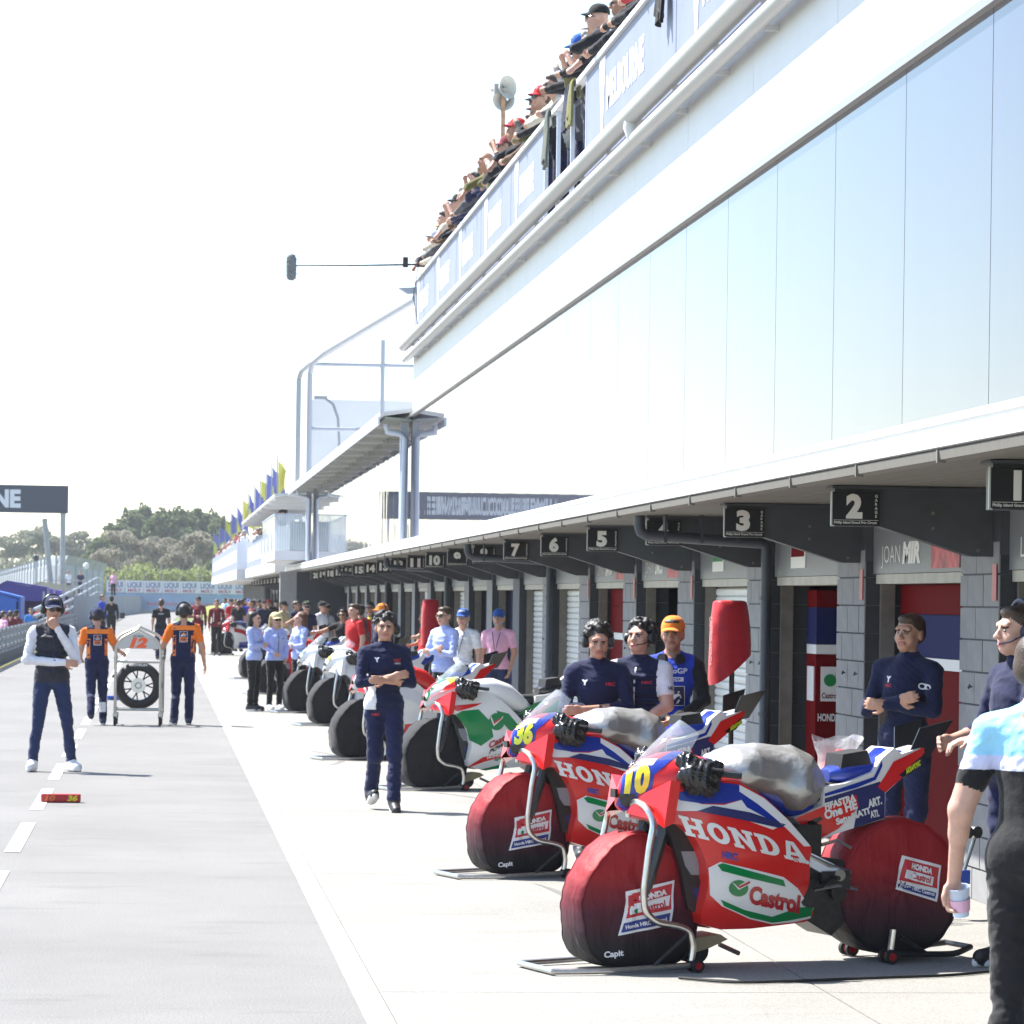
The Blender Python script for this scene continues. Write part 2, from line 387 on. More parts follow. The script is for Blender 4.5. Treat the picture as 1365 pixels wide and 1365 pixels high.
# mirror glass storey
GX = 4.02; y = 16.17 - 1.93*4
MB().box(GX+.03, GX+.12, YA, 92, 2.62, 4.78).build('curtain_frame', mat('glazing_frame', (.16,.19,.21), .5), bld)
while y < 90:
    y1 = min(y + 1.93, 92)
    if y < 54.2 < y1: y1 = 54.2
    MB().box(GX, GX+.02, y+.005, y1-.005, 2.745, 4.735).build('glass_panel', M_glass, bld); y = y1
MB().box(GX+.13, 12, YA, YB, 2.6, 5.78).build('building_core', M_wpan, bld)
MB().box(GX+.13, 12, YB, 92, 2.6, 4.72).build('building_core', M_wpan, bld)
# white wall above the glass
ext([(GX-.045,4.735),(GX+.1,4.735),(GX+.1,4.80),(GX-.01,4.80),(GX-.045,4.785)], YA, YB).build('drip_trim', mat('trim_metal', (.35, .34, .32), .4, metal=.5), bld)
y = 16.17 - 1.93*4
while y < YB:
    y1 = min(y + 2.9, YB); MB().box(GX+.005, GX+.1, y+.004, y1-.004, 4.803, 5.80).build('wall_panel', M_white, bld); y = y1
# white service pipes and terrace parapet
for z, r, x in ((5.87, .085, 3.87), (5.66, .06, 3.90)):
    d = MB().tube([(x, YA, z), (x, YB+.1, z)], r, 14).build('service_pipe', mat('pipe_white', (.40, .40, .39), .45), bld, smooth=True)
    yy = YA + .5
    while yy < YB:
        link('pipe_bracket', MB().box(x+.03, 4.03, yy, yy+.014, z-r-.012, z-r+.03).mesh('pb', M_white), d); yy += 1.93
MB().tube([(3.88, 27.9, 5.87), (3.86, 27.9, 5.76), (3.9, 27.9, 5.66)], .065, 12).build('pipe_elbow', M_white, bld, smooth=True)
MB().box(4.03, 12, YA, YB, 5.782, 5.84).build('terrace_floor', M_white, bld)
M_ban = mat('banner_blue', (.21, .235, .325), .6, var=.08, vscale=1.5)
M_banw = mat('banner_white', (.85, .86, .9), .6)
edges = [YA, 12.2, 17.0, 21.6, 26.6, 32.3]
y = 35.8
seg2 = [35.8, 39.3, 43.0, 46.6, 50.3, YB]
for lst in (edges, seg2):
    for a, b in zip(lst, lst[1:]):
        MB().box(4.035, 4.055, a+.015, b-.015, 5.90, 6.86).build('banner_panel', M_ban, bld)
        c = b - .25 * (b - a)
        MB().prism([(c+.42,6.845),(c+.02,6.845),(c+.20,5.92)], lambda q, t: (t, q[0], q[1]), 4.028, 4.034).build('banner_spike', M_banw, bld)
        text_on('lettering', 'MELBOURNE', (4.034, c-.1, 6.33), *EXT, .30, M_banw, bld, w=(b-a)*.42, bold=.04)
ext([(4.0,6.865),(4.09,6.865),(4.09,6.915),(4.0,6.915)], YA, YB).build('parapet_rail', M_white, bld)
for a in (32.3, 33.5, 34.7, 35.8):
    MB().box(4.03, 4.07, a-.02, a+.02, 5.86, 6.864).build('rail_post', M_gpost, bld)
# glazed lower wing beyond: eave, posts, balcony
ext([(3.50,4.80),(4.2,4.90),(4.2,4.84),(3.56,4.74),(3.50,4.70)], YB+.05, 92).build('eave', M_white, bld)
ext([(3.58,4.735),(4.015,4.70),(4.015,4.66),(3.58,4.695)], YB+.05, 92).build('eave_soffit', mat('eave_green', (.25, .27, .23), .7, var=.1, vscale=3), bld)
ext([(3.47,4.735),(3.50,4.735),(3.50,4.60),(3.47,4.60)], YB+.05, 92).build('eave_gutter', M_gpost, bld)
for k in range(14):
    yy = YB + 1 + k*2.75; MB().box(3.52, 3.98, yy, yy+.08, 4.60, 4.66).build('eave_rafter', M_white, bld)
for yy in (54.6, 89.5):
    d = MB().tube([(3.62, yy-.1, 4.62), (3.64, yy-.1, 4.50), (3.85, yy-.1, 4.47), (3.93, yy-.1, 4.40), (3.90, yy-.1, 2.80)], .05, 10).build('downpipe', M_gpost, bld, smooth=True)
    MB().box(3.86, 3.99, yy, yy+.14, 2.78, 4.70).build('wall_post', M_gpost, bld)
mb = MB(); M_bglass = mat('balustrade_glass', (.75, .85, .9), .05, alpha=.35)
bal = thing('balcony', 'small glass balcony with wire balustrade projecting above the canopy', 'balcony', (3.6, 96, 2.9), world_parts=True)
MB().box(3.05, 4.0, 90.2, 101, 2.80, 3.05).build('slab', M_wpan, bal)
for k in range(5):
    MB().box(3.05, 3.07, 90.3+k*2.14, 92.3+k*2.14, 3.06, 4.0).build('glass_panel', M_bglass, bal)
MB().box(3.06, 3.98, 90.22, 90.24, 3.06, 4.0).build('glass_panel', M_bglass, bal)
mb = MB()
for k in range(14):
    x = 3.1 + .065*k; mb.box(x, x+.008, 90.19, 90.2, 3.06, 4.0)
mb.build('balusters', M_gpost, bal)['kind'] = 'stuff'
MB().tube([(4.0, 90.2, 4.02), (3.05, 90.2, 4.02), (3.05, 101, 4.02)], .02, 6).build('handrail', M_gpost, bal)
MB().box(3.5, 3.9, 91, 91.5, 3.06, 3.85).build('speaker_box', M_black, bal)
# white steel frame of the roof terrace beyond
fr = thing('roof_frame', 'white tubular steel frame with raking beams above the roof terrace', 'frame', (4, 92, 4.8), world_parts=True)
M_fr = mat('frame_white', (.33, .35, .39), .5)
MB().tube([(3.75,86,4.8),(3.75,86,7.5),(3.8,85.5,7.75),(4.0,83,7.85),(4.12,55,6.72)], .075, 10).build('raking_beam', M_fr, fr, smooth=True)
MB().tube([(3.75,93,4.8),(3.75,93,7.8),(3.8,92.5,8.0),(4.0,90,8.1),(4.3,56,6.85)], .075, 10).build('raking_beam', M_fr, fr, smooth=True)
MB().tube([(3.75,86,7.75),(9,86,7.75)], .05, 8).build('cross_beam', M_fr, fr)
MB().tube([(3.75,86,6.1),(9,86,6.1)], .05, 8).build('cross_beam', M_fr, fr)
MB().tube([(5.6,86,4.8),(5.6,86,8.4)], .06, 8).build('upright', M_fr, fr)
MB().box(3.95, 8, 91.8, 92, 4.7, 7.2).build('back_panel', M_white, fr)
lamp = thing('roof_lamp', 'dark curved lamp post rising behind the white steel frame', 'lamp', (4.4, 84, 4.7), world_parts=True)
MB().tube([(4.62,88,4.75),(4.62,88,5.9),(4.58,88,6.5),(4.45,88,6.85),(4.25,88,7.0)], .035, 8).build('pole', mat('lamp_grey', (.25,.26,.28), .5), lamp, smooth=True)
MB().box(3.95, 4.3, 87.9, 88.1, 6.98, 7.06).build('lamp_head', mat('lamp_grey', (.25,.26,.28), .5), lamp)
# far terrace wings
far = thing('far_terrace_block', 'far end of the pit complex with banner-fronted spectator terrace', 'building', (3.5, 140, 0), world_parts=True)
MB().box(3.45, 12, 101.5, 136, 2.56, 2.9).build('floor_edge', M_white, far)
MB().box(3.1, 12, 136.3, 200, 2.5, 2.9).build('floor_edge', M_white, far)
MB().box(3.5, 3.55, 101.5, 136, 2.9, 3.95).build('parapet', M_ban, far)
MB().box(3.12, 3.17, 136.3, 200, 2.9, 4.0).build('parapet', M_ban, far)
MB().box(4.98, 12, 159, 200, 0, 2.5).build('wall', M_char, far)
MB().box(3.5, 5.2, 101.45, 101.5, 2.9, 3.95).build('parapet', M_wpan, far); MB().box(3.12, 3.6, 136.25, 136.3, 2.9, 4.0).build('parapet', M_wpan, far)
for k in range(12):
    yy = 160+k*3.3; MB().box(4.9, 4.97, yy, yy+.9, 0, 2.5).build('pier', M_block, far)
for k in range(9):
    yy = 103 + k*3.6; MB().box(3.485, 3.498, yy, yy+1.5, 3.15, 3.7).build('banner_lettering', M_banw, far)
for k in range(16):
    yy = 138 + k*3.8; MB().box(3.108, 3.118, yy, yy+1.6, 3.2, 3.7).build('banner_lettering', M_banw, far)
ext([(3.1,4.62),(4.8,4.8),(4.8,4.74),(3.1,4.55)], 92.3, 128).build('eave', M_white, far)
for k in range(9):
    yy = 93 + k*4.2; MB().box(3.15, 4.7, yy, yy+.15, 4.44, 4.58).build('eave_rafter', M_white, far)
for yy in (101, 110, 119, 127.5): MB().box(4.5, 4.62, yy, yy+.12, 2.9, 4.7).build('post', M_gpost, far)
MB().box(5.2, 11, 100, 128, 2.9, 4.7).build('rear_wall', M_wpan, far)
MB().box(3.3, 3.75, 92.5, 93.1, 0, 2.5).build('corner_pier', M_block, far)
MB().box(3.75, 5.2, 92.5, 93.1, 0, 2.5).build('corner_return', M_char, far)
# ================================================================== racing motorcycles
YAW = R(18)
def lerp_tab(t, x):
    if x <= t[0][0]: return t[0][1]
    n = len(t)
    for i in range(n-1):
        (a, va), (b, vb) = t[i], t[i+1]
        if x <= b:          # Catmull-Rom through the table
            m0 = (vb - t[max(i-1,0)][1])/max(1e-6, b - t[max(i-1,0)][0])*(b-a); m1 = (t[min(i+2,n-1)][1] - va)/max(1e-6, t[min(i+2,n-1)][0] - a)*(b-a); s = (x-a)/(b-a)
            return (2*s**3-3*s*s+1)*va + (s**3-2*s*s+s)*m0 + (-2*s**3+3*s*s)*vb + (s**3-s*s)*m1
    return t[-1][1]
class BF:            # a bike's place on the apron: origin on the ground midway between the axles
    def __init__(s, u, v, yaw=YAW):
        s.fw = Vector((-math.cos(yaw), -math.sin(yaw), 0)); s.lf = Vector((-s.fw.y, s.fw.x, 0)); s.o = onz(u, v, .006) - s.fw * .72; s.o.z = .006; s.rz = math.pi + yaw
    def loc(s, u, v, y):           # photograph pixel -> (x, z) on the plane a distance y left of the bike's centre plane
        d = ray(u, v); c = Vector((0, 0, CAMH)); t = (s.o + s.lf * y - c).dot(s.lf) / d.dot(s.lf); p = c + d * t - s.o
        return p.dot(s.fw), p.z
    def on(s, u, v, Yf):
        y = .2
        for _ in range(6): x, z = s.loc(u, v, y); y = Yf(x, z)
        return x, z
B1 = BF(838, 1290); B2 = BF(690, 1167); B3 = BF(575, 1052)
W_T = [(-.40,.15),(-.2,.20),(0,.245),(.2,.27),(.38,.27),(.55,.235),(.7,.15),(.8,.05)]
G_T = [(.10,.42),(.16,.62),(.24,.82),(.34,.95),(.46,1.0),(.52,.985),(.56,1.0),(.68,1.02),(.8,.99),(.9,.90),(1.0,.76),(1.1,.62)]
def YFAIR(x, z): return lerp_tab(W_T, x) * lerp_tab(G_T, z)
T_T = [(-1.15,.04),(-1.0,.06),(-.8,.10),(-.5,.135),(-.2,.15),(.1,.17)]
def YTAIL(x, z): return lerp_tab(T_T, x) * (1 - .35 * max(0, min(1, (.95 - z) / .35)))
def curved(name, V2, faces, Yf, off, step=.035, solid=False, right=False):
    """mesh of a flat (x, z) figure bent onto y = Yf(x, z); solid bridges left and right sides into a closed body"""
    bm = bmesh.new(); vs = [bm.verts.new((x, 0, z)) for x, z in V2]
    for f in faces:
        try: bm.faces.new([vs[i] for i in f])
        except ValueError: pass
    xs = [v[0] for v in V2]; zs = [v[1] for v in V2]
    for ax, lo, hi in ((0, min(xs), max(xs)), (2, min(zs), max(zs))):
        k = math.floor(lo/step)+1
        while k*step < hi:
            co = [0,0,0]; no = [0,0,0]; co[ax] = k*step; no[ax] = 1
            bmesh.ops.bisect_plane(bm, geom=bm.verts[:]+bm.edges[:]+bm.faces[:], dist=1e-6, plane_co=co, plane_no=no); k += 1
    if solid:
        src = bm.faces[:]; dup = bmesh.ops.duplicate(bm, geom=bm.verts[:]+bm.edges[:]+bm.faces[:]); vm = dup['vert_map']
        left = [v for v in bm.verts if v in vm and v.index >= -1]
        bound = [e for e in bm.edges if len(e.link_faces) == 1]
        orig = set(f for f in src); ov = set(v for f in src for v in f.verts)
        be = [e for e in bound if e.verts[0] in ov]
        for e in be:
            a, b = e.verts
            try: bm.faces.new([a, b, vm[b], vm[a]])
            except Exception: pass
        for v in bm.verts:
            s = 1 if v in ov else -1
            v.co.y = s * (Yf(v.co.x, v.co.z) + off)
    else:
        for v in bm.verts: v.co.y = (-1 if right else 1) * (Yf(v.co.x, v.co.z) + off)
    bmesh.ops.recalc_face_normals(bm, faces=bm.faces)
    if not solid:       # make the outside face outwards
        for f in bm.faces:
            if (f.normal.y < 0) != right: f.normal_flip()
    me = bpy.data.meshes.new(name); bm.to_mesh(me); bm.free(); me.polygons.foreach_set('use_smooth', [True]*len(me.polygons)); me.set_sharp_from_angle(angle=R(38)); return me
def Z(ox, oy, k, pts): return [(ox + x/k, oy + y/k) for x, y in pts]
def z2(*p): return Z(740, 940, 3.593, p)       # coordinates read off enlargements of the photograph
def z3(*p): return Z(1000, 920, 3.413, p)
def z5(*p): return Z(520, 820, 4.875, p)
def px_poly(bf, pts, Yf): return [bf.on(u, v, Yf) for u, v in pts]
def affine(V2, BL, BR, TL, W=None):
    W = W or max(v[0] for v in V2)
    return [(BL[0] + (BR[0]-BL[0])*x/W + (TL[0]-BL[0])*y, BL[1] + (BR[1]-BL[1])*x/W + (TL[1]-BL[1])*y) for x, y in V2]
def slab_letters(word_):
    """heavy slab-serif capitals as polygons, cap height 1"""
    G = {}
    st = lambda x, w=.26: [[(x,0),(x+w,0),(x+w,1),(x,1)]]
    sf = lambda x0, x1, z: [[(x0,z),(x1,z),(x1,z+.17),(x0,z+.17)]]
    G['H'] = (1.12, [[(.08,.17),(.36,.17),(.36,.41),(.72,.41),(.72,.17),(.60,.17),(.60,0),(1.12,0),(1.12,.17),(1.0,.17),(1.0,.83),(1.12,.83),(1.12,1),(.60,1),(.60,.83),(.72,.83),(.72,.60),(.36,.60),(.36,.83),(.48,.83),(.48,1),(0,1),(0,.83),(.08,.83)][::1] + [], [(0,0),(.48,0),(.48,.168),(0,.168)]])
    ring = []
    n = 20
    for k in range(n):
        a, b = 2*math.pi*k/n, 2*math.pi*(k+1)/n
        ring.append([(.5+.5*math.cos(a), .5+.52*math.sin(a)), (.5+.5*math.cos(b), .5+.52*math.sin(b)), (.5+.2*math.cos(b), .5+.30*math.sin(b)), (.5+.2*math.cos(a), .5+.30*math.sin(a))])
    G['O'] = (1.0, ring)
    G['N'] = (1.14, [[(0,0),(.46,0),(.46,.17),(.36,.17),(.36,.66),(.80,0),(1.02,0),(1.02,.83),(1.14,.83),(1.14,1),(.66,1),(.66,.83),(.76,.83),(.76,.42),(.40,1),(0,1),(0,.83),(.10,.83),(.10,.17),(0,.17)]])
    d = [[(0,0),(.46,0),(.46,.17),(.40,.17),(.40,.83),(.46,.83),(.46,1),(0,1),(0,.83),(.12,.83),(.12,.17),(0,.17)]]
    for k in range(10):
        a, b = -math.pi/2+math.pi*k/10, -math.pi/2+math.pi*(k+1)/10
        d.append([(.462+.55*math.cos(a), .5+.5*math.sin(a)), (.462+.55*math.cos(b), .5+.5*math.sin(b)), (.462+.25*math.cos(b), .5+.33*math.sin(b)), (.462+.25*math.cos(a), .5+.33*math.sin(a))])
    G['D'] = (1.02, d)
    G['A'] = (1.16, [[(.12,.17),(.33,.17),(.585,.86),(.585,1),(.40,1)], [(.585,.86),(.74,.17),(1.06,.17),(.78,1),(.585,1)], [(.372,.28),(.714,.28),(.68,.44),(.432,.44)], [(0,0),(.42,0),(.42,.168),(0,.168)], [(.64,0),(1.16,0),(1.16,.168),(.64,.168)]])
    V, Fc = [], []; x = 0
    for ch in word_:
        w, polys = G[ch]
        for p in polys:
            Fc.append(list(range(len(V), len(V)+len(p)))); V += [(x+a, b) for a, b in p]
        x += w + .10
    return V, Fc
C = dict(red=paint('race_red', (.62, .018, .016)), white=paint('race_white', (.74, .74, .74)), blue=paint('race_blue', (.012, .035, .30)), dblue=paint('race_dark_blue', (.03, .035, .13)),
         green=paint('castrol_green', (.0, .20, .05)), yellow=paint('number_yellow', (.80, .62, .02)), lime=paint('number_lime', (.68, .78, .03)), crim=paint('castrol_red', (.42, .01, .015)),
         black=paint('race_black', (.012, .012, .013)), carbon=mat('carbon', (.016, .016, .018), .35, var=.3, vscale=70, coat=.4), sky=paint('sky_blue', (.15, .42, .72)), orange=paint('race_orange', (.75, .2, .03)), silverw=paint('pearl', (.62, .64, .68)), maroon=paint('maroon', (.3, .01, .02)), grey=paint('grey', (.25,.26,.28)))
M_alu = mat('alloy', (.55, .55, .54), .3, metal=1, var=.1, vscale=20); M_steel = mat('brushed_tube', (.62, .61, .58), .28, metal=1, var=.12, vscale=30)
M_rub = mat('rubber', (.012, .012, .013), .7, bump=.002, bscale=80); M_dkm = mat('dark_metal', (.04, .04, .042), .4, metal=.6, var=.3, vscale=25)
M_rim = mat('stand_wheel_red', (.45, .02, .03), .3, metal=.6)
M_foil = mat('silver_foil', (.40, .395, .38), .38, metal=.62, var=.06, vscale=8, bump=.010, bscale=11)
M_wrap = mat('black_wrap', (.008, .008, .009), .18, bump=.012, bscale=38, spec=.6)
M_screen = mat('windscreen_tint', (.55, .62, .70), .03, alpha=.28, spec=.8)
M_cblack = cloth('cover_black', (.016, .016, .018), .8, .006, 12)
def cover_mat():
    M = bpy.data.materials.new('red_to_black_cover'); M.use_nodes = True; nt = M.node_tree; b = nt.nodes['Principled BSDF']; N = nt.nodes.new; L = nt.links.new
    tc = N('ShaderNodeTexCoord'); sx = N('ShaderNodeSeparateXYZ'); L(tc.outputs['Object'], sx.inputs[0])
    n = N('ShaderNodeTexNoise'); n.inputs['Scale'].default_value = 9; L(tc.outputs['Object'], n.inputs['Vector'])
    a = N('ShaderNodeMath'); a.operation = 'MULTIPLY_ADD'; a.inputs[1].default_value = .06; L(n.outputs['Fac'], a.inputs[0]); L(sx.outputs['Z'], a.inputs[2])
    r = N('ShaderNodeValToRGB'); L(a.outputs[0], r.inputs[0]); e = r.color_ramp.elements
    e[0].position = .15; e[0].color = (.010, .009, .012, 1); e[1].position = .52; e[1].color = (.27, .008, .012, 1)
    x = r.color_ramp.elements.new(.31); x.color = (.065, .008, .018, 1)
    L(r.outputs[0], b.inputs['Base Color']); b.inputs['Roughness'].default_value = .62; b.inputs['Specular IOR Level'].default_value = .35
    n2 = N('ShaderNodeTexNoise'); n2.inputs['Scale'].default_value = 8; n2.inputs['Detail'].default_value = 4; L(tc.outputs['Object'], n2.inputs['Vector'])
    mpv = N('ShaderNodeMapping'); mpv.inputs['Scale'].default_value = (1.6, 1.6, .35); L(tc.outputs['Object'], mpv.inputs[0]); n3 = N('ShaderNodeTexNoise'); n3.inputs['Scale'].default_value = 11; n3.inputs['Detail'].default_value = 2; n3.inputs['Distortion'].default_value = .6; L(mpv.outputs[0], n3.inputs['Vector']); ad = N('ShaderNodeMath'); ad.operation = 'ADD'; L(n2.outputs['Fac'], ad.inputs[0]); L(n3.outputs['Fac'], ad.inputs[1])
    bp = N('ShaderNodeBump'); bp.inputs['Distance'].default_value = .009; L(ad.outputs[0], bp.inputs['Height']); L(bp.outputs[0], b.inputs['Normal'])
    return M
M_cover = cover_mat()

# ---- shared base shapes (built once, copied per bike)
BASE = {}
fair_px = [(886,1064),(889,1098),(907,1099),(924,1113),(935,1132),(942,1152),(944,1182),(940,1199),(934,1218),(935,1232),(960,1239),(1000,1238),(1058,1231),(1073,1229),(1083,1221),(1085,1209),(1078,1200),(1079,1151),(1082,1130),(1050,1092),(1018,1062),(985,1042),(962,1040),(930,1050),(905,1054)]
fair = px_poly(B1, fair_px, YFAIR)
BASE['fairing'] = curved('fairing', fair, [list(range(len(fair)))], YFAIR, 0, .04, solid=True)
tail_px = z3((200,580),(330,525),(338,440),(430,425),(560,372),(600,310),(655,262),(690,290),(790,256),(792,285),(700,390),(615,468),(612,585),(430,640),(290,692))
tail = px_poly(B1, tail_px, YTAIL)
BASE['tail'] = curved('tail', tail, [list(range(len(tail)))], YTAIL, 0, .04, solid=True)
def loft(stations, seg=14, p=2.4):
    mb = MB(); n = len(stations)
    for x, w, z0, z1 in stations:
        for k in range(seg):
            a = 2*math.pi*k/seg; c, s = math.cos(a), math.sin(a)
            yy = w * math.copysign(abs(c)**(2/p), c); zz = (z0+z1)/2 + (z1-z0)/2*math.copysign(abs(s)**(2/p), s)
            mb.v.append((x, yy, zz))
    for i in range(n-1):
        for k in range(seg): mb.f.append([i*seg+k, i*seg+(k+1)%seg, (i+1)*seg+(k+1)%seg, (i+1)*seg+k]); mb.m.append(0)
    mb.f.append(list(range(seg))[::-1]); mb.f.append(list(range((n-1)*seg, n*seg))); mb.m += [0, 0]
    return mb
def finish(me, ang=35):
    fix_normals(me); me.polygons.foreach_set('use_smooth', [True]*len(me.polygons)); me.set_sharp_from_angle(angle=R(ang)); return me
nose_st = [(.80,.02,.79,.85),(.785,.032,.775,.90),(.755,.055,.77,.955),(.70,.090,.765,.995),(.64,.128,.77,1.03),(.56,.172,.78,1.055),(.46,.215,.80,1.065),(.37,.225,.85,1.04)]
BASE['nose'] = finish(loft(nose_st, 28, 2.2).mesh('nose', C['red']), 50)
def nose_top(x, y):
    for a, b in zip(nose_st, nose_st[1:]):
        if b[0] <= x <= a[0]:
            t = (a[0]-x)/(a[0]-b[0]); w = a[1]+(b[1]-a[1])*t; z0 = a[2]+(b[2]-a[2])*t; z1 = a[3]+(b[3]-a[3])*t
            q = min(.98, abs(y)/w); return (z0+z1)/2 + (z1-z0)/2*(1-q**2.5)**(1/2.5)
    return nose_st[-1][3]
# windscreen bubble
mb = MB(); nu, nv = 9, 8
for j in range(nv):
    t = j/(nv-1); x = .70 - .24*t; z = 1.005 + .212*t**.95; w = (.095 + .05*math.sin(t*2.4))*(1 if t < .7 else 1-1.1*(t-.7))
    for i in range(nu):
        q = -1+2*i/(nu-1); mb.v.append((x - .05*q*q - .02*abs(q)**3, w*q, z - (.085 - .02*t)*q*q))
for j in range(nv-1):
    for i in range(nu-1): mb.f.append([j*nu+i, j*nu+i+1, (j+1)*nu+i+1, (j+1)*nu+i]); mb.m.append(0)
BASE['windscreen'] = finish(mb.mesh('windscreen', M_screen), 80)
# fairing wings (left one; right is mirrored)
def wing(s):
    mb = MB(); P = lambda x, y, z: (x + (.035 if s < 0 else 0), s*(y + (.02 if s < 0 and y > .2 else 0)), z)
    mb.add([P(*q) for q in ((.785,.075,.765),(.715,.075,.848),(.645,.285,.935),(.680,.288,.704),(.66,.10,.77),(.63,.10,.875),(.595,.29,.928),(.625,.292,.73),(.71,.19,.742))], [(0,1,2,8),(8,2,3),(1,5,6,2),(2,6,7,3),(0,8,3,7,4),(4,7,6,5)])
    return finish(mb.mesh('wing', C['red']), 12)
BASE['wingL'], BASE['wingR'] = wing(1), wing(-1)
# front fork, radiator, engine mass, swingarm, footrest
for s, k in ((1,'forkL'),(-1,'forkR')):
    mb = MB(); mb.tube([(.50,s*.10,.98),(.62,s*.105,.60),(.70,s*.11,.36)], [.034,.036,.034], 10); mb.box(.655,.75, s*.085-.02, s*.085+.02, .27, .42); BASE[k] = finish(mb.mesh('fork', C['carbon']))
duct_px = [(888,1097),(907,1098),(924,1112),(935,1131),(942,1151),(946,1182),(942,1199),(938,1222),(918,1212),(908,1160),(896,1120)]
duct = px_poly(B1, duct_px, lambda x, z: .17); BASE['radiator_duct'] = curved('radiator_duct', duct, [list(range(len(duct)))], lambda x, z: .17, 0, .05, solid=True); BASE['radiator_duct'].materials.append(C['carbon'])
mb = MB(); mb.box(.36,.42,-.19,.19,.30,.78)
for k in range(9): mb.box(.42,.428,-.18,.18,.32+k*.05,.345+k*.05)
BASE['radiator'] = mb.mesh('radiator', M_dkm)
mb = MB(); mb.box(-.26,.34,-.16,.16,.22,.70); mb.box(.30,.40,-.20,.20,.24,.34); mb.prism([(-.16,.55),(-.40,.52),(-.50,.40),(-.46,.24),(-.34,.14),(-.20,.22)], lambda q, t: (q[0], t, q[1]), -.12, .13); mb.disc((-.18,.19,.36),(0,1,0),.07,.03,14); mb.disc((-.36,.155,.36),(0,1,0),.045,.03,12)
BASE['engine'] = finish(mb.mesh('engine', M_dkm))
mb = MB(); mb.prism([(-.24,.52),(-.22,.34),(-.45,.28),(-.74,.32),(-.80,.37),(-.74,.42),(-.48,.50)], lambda q, t: (q[0], t, q[1]), .08, .135); mb.prism([(-.24,.52),(-.22,.34),(-.45,.28),(-.74,.32),(-.80,.37),(-.74,.42),(-.48,.50)], lambda q, t: (q[0], t, q[1]), -.135, -.08); mb.box(-.34,-.24,-.085,.085,.30,.50)
BASE['swingarm'] = mb.mesh('swingarm', C['carbon'])
mb = MB(); mb.prism([(-.165,.57),(-.165,.50),(-.36,.405),(-.41,.43),(-.31,.505)], lambda q, t: (q[0], t, q[1]), .17, .20)
BASE['frame_plate'] = mb.mesh('frame_plate', C['silverw'])
mb = MB(); mb.tube([(-.30,.17,.44),(-.30,.27,.44)], .012, 8); mb.tube([(-.30,.20,.44),(-.22,.25,.40),(-.16,.26,.39)], .009, 6); mb.box(-.40,-.24,.18,.21,.38,.47)
BASE['footrest'] = mb.mesh('footrest', M_dkm)
for s, k in ((1, 'barL'), (-1, 'barR')):      # clip-on bars
    mb = MB(); mb.tube([(.50,s*.10,.985),(.48,s*.20,.975),(.28,s*.325,.955)], .017, 8); mb.tube([(.52,s*.24,1.0),(.40,s*.36,.985)], .008, 6)
    BASE[k] = finish(mb.mesh('handlebar', M_dkm))
mb = loft([(.34,.10,.90,1.03),(.27,.15,.86,1.04),(.12,.17,.80,1.055),(-.05,.16,.74,1.0),(-.20,.12,.72,.88),(-.26,.08,.72,.83)], 18, 2.6)
BASE['tank'] = finish(mb.mesh('tank', C['red']), 50)
mb = loft([(-.18,.09,.80,.90),(-.30,.10,.80,.90),(-.50,.10,.82,.92),(-.62,.09,.86,.95),(-.66,.08,.88,.985)], 16, 3.5)
BASE['seat'] = finish(mb.mesh('seat', M_rub), 50)
mb = MB(); mb.prism([(-.40,.93),(-.42,1.045),(-.56,1.065),(-.60,.95)], lambda q, t: (q[0], t, q[1]), -.085, .085)
BASE['seat_pad'] = finish(mb.mesh('seat_pad', M_rub))
def tailwing(s):
    mb = MB(); mb.add([(x, s*y, z) for x, y, z in ((-.80,.055,1.00),(-.93,.075,1.03),(-1.02,.15,1.22),(-.84,.125,1.175))], [(0,1,2,3)])
    o = mb.mesh('tail_wing', C['black']); bm = bmesh.new(); bm.from_mesh(o); bmesh.ops.solidify(bm, geom=bm.faces[:], thickness=.008); bm.to_mesh(o); bm.free(); fix_normals(o); return o
BASE['twL'], BASE['twR'] = tailwing(1), tailwing(-1)
def tailwing2(s):
    mb = MB(); mb.add([(x, s*y, z) for x, y, z in ((-.60,.06,1.0),(-.72,.07,1.02),(-.78,.14,1.20),(-.64,.12,1.17))], [(0,1,2,3)])
    o = mb.mesh('tail_wing', C['black']); bm = bmesh.new(); bm.from_mesh(o); bmesh.ops.solidify(bm, geom=bm.faces[:], thickness=.008); bm.to_mesh(o); bm.free(); fix_normals(o); return o
BASE['belly_pan'] = finish(loft([(.40,.05,.20,.3),(.3,.11,.185,.32),(0,.12,.20,.32),(-.18,.09,.23,.32)], 14).mesh('belly_pan', C['red']), 50)
def put(par, name, me, M=None):
    o = link(name, me, par)
    if M is not None and len(o.material_slots): o.material_slots[0].link = 'OBJECT'; o.material_slots[0].material = M
    elif M is not None: me.materials.append(M)
    return o
def decal(par, name, bf, pts, M, Yf=YFAIR, off=.002, both=True):
    V = px_poly(bf, pts, Yf) if bf else pts
    me = curved(name, V, [list(range(len(V)))], Yf, off); me.materials.append(M); o = link(name, me, par)
    if both: me = curved(name, V, [list(range(len(V)))], Yf, off, right=True); me.materials.append(M); link(name, me, par)
    return o
def letters(par, name, bf, VF, BL, BR, TL, M, Yf=YFAIR, off=.006):
    V, Fc = VF; P = affine(V, BL, BR, TL)
    V = px_poly(bf, P, Yf) if bf else P
    me = curved(name, V, Fc, Yf, off, .05); me.materials.append(M); return link(name, me, par)
def drape(name, V3, Fc, M, par, fn):
    me = bpy.data.meshes.new(name); me.from_pydata([fn(*p) for p in V3], [], Fc); me.materials.append(M); fix_normals(me); return link(name, me, par)
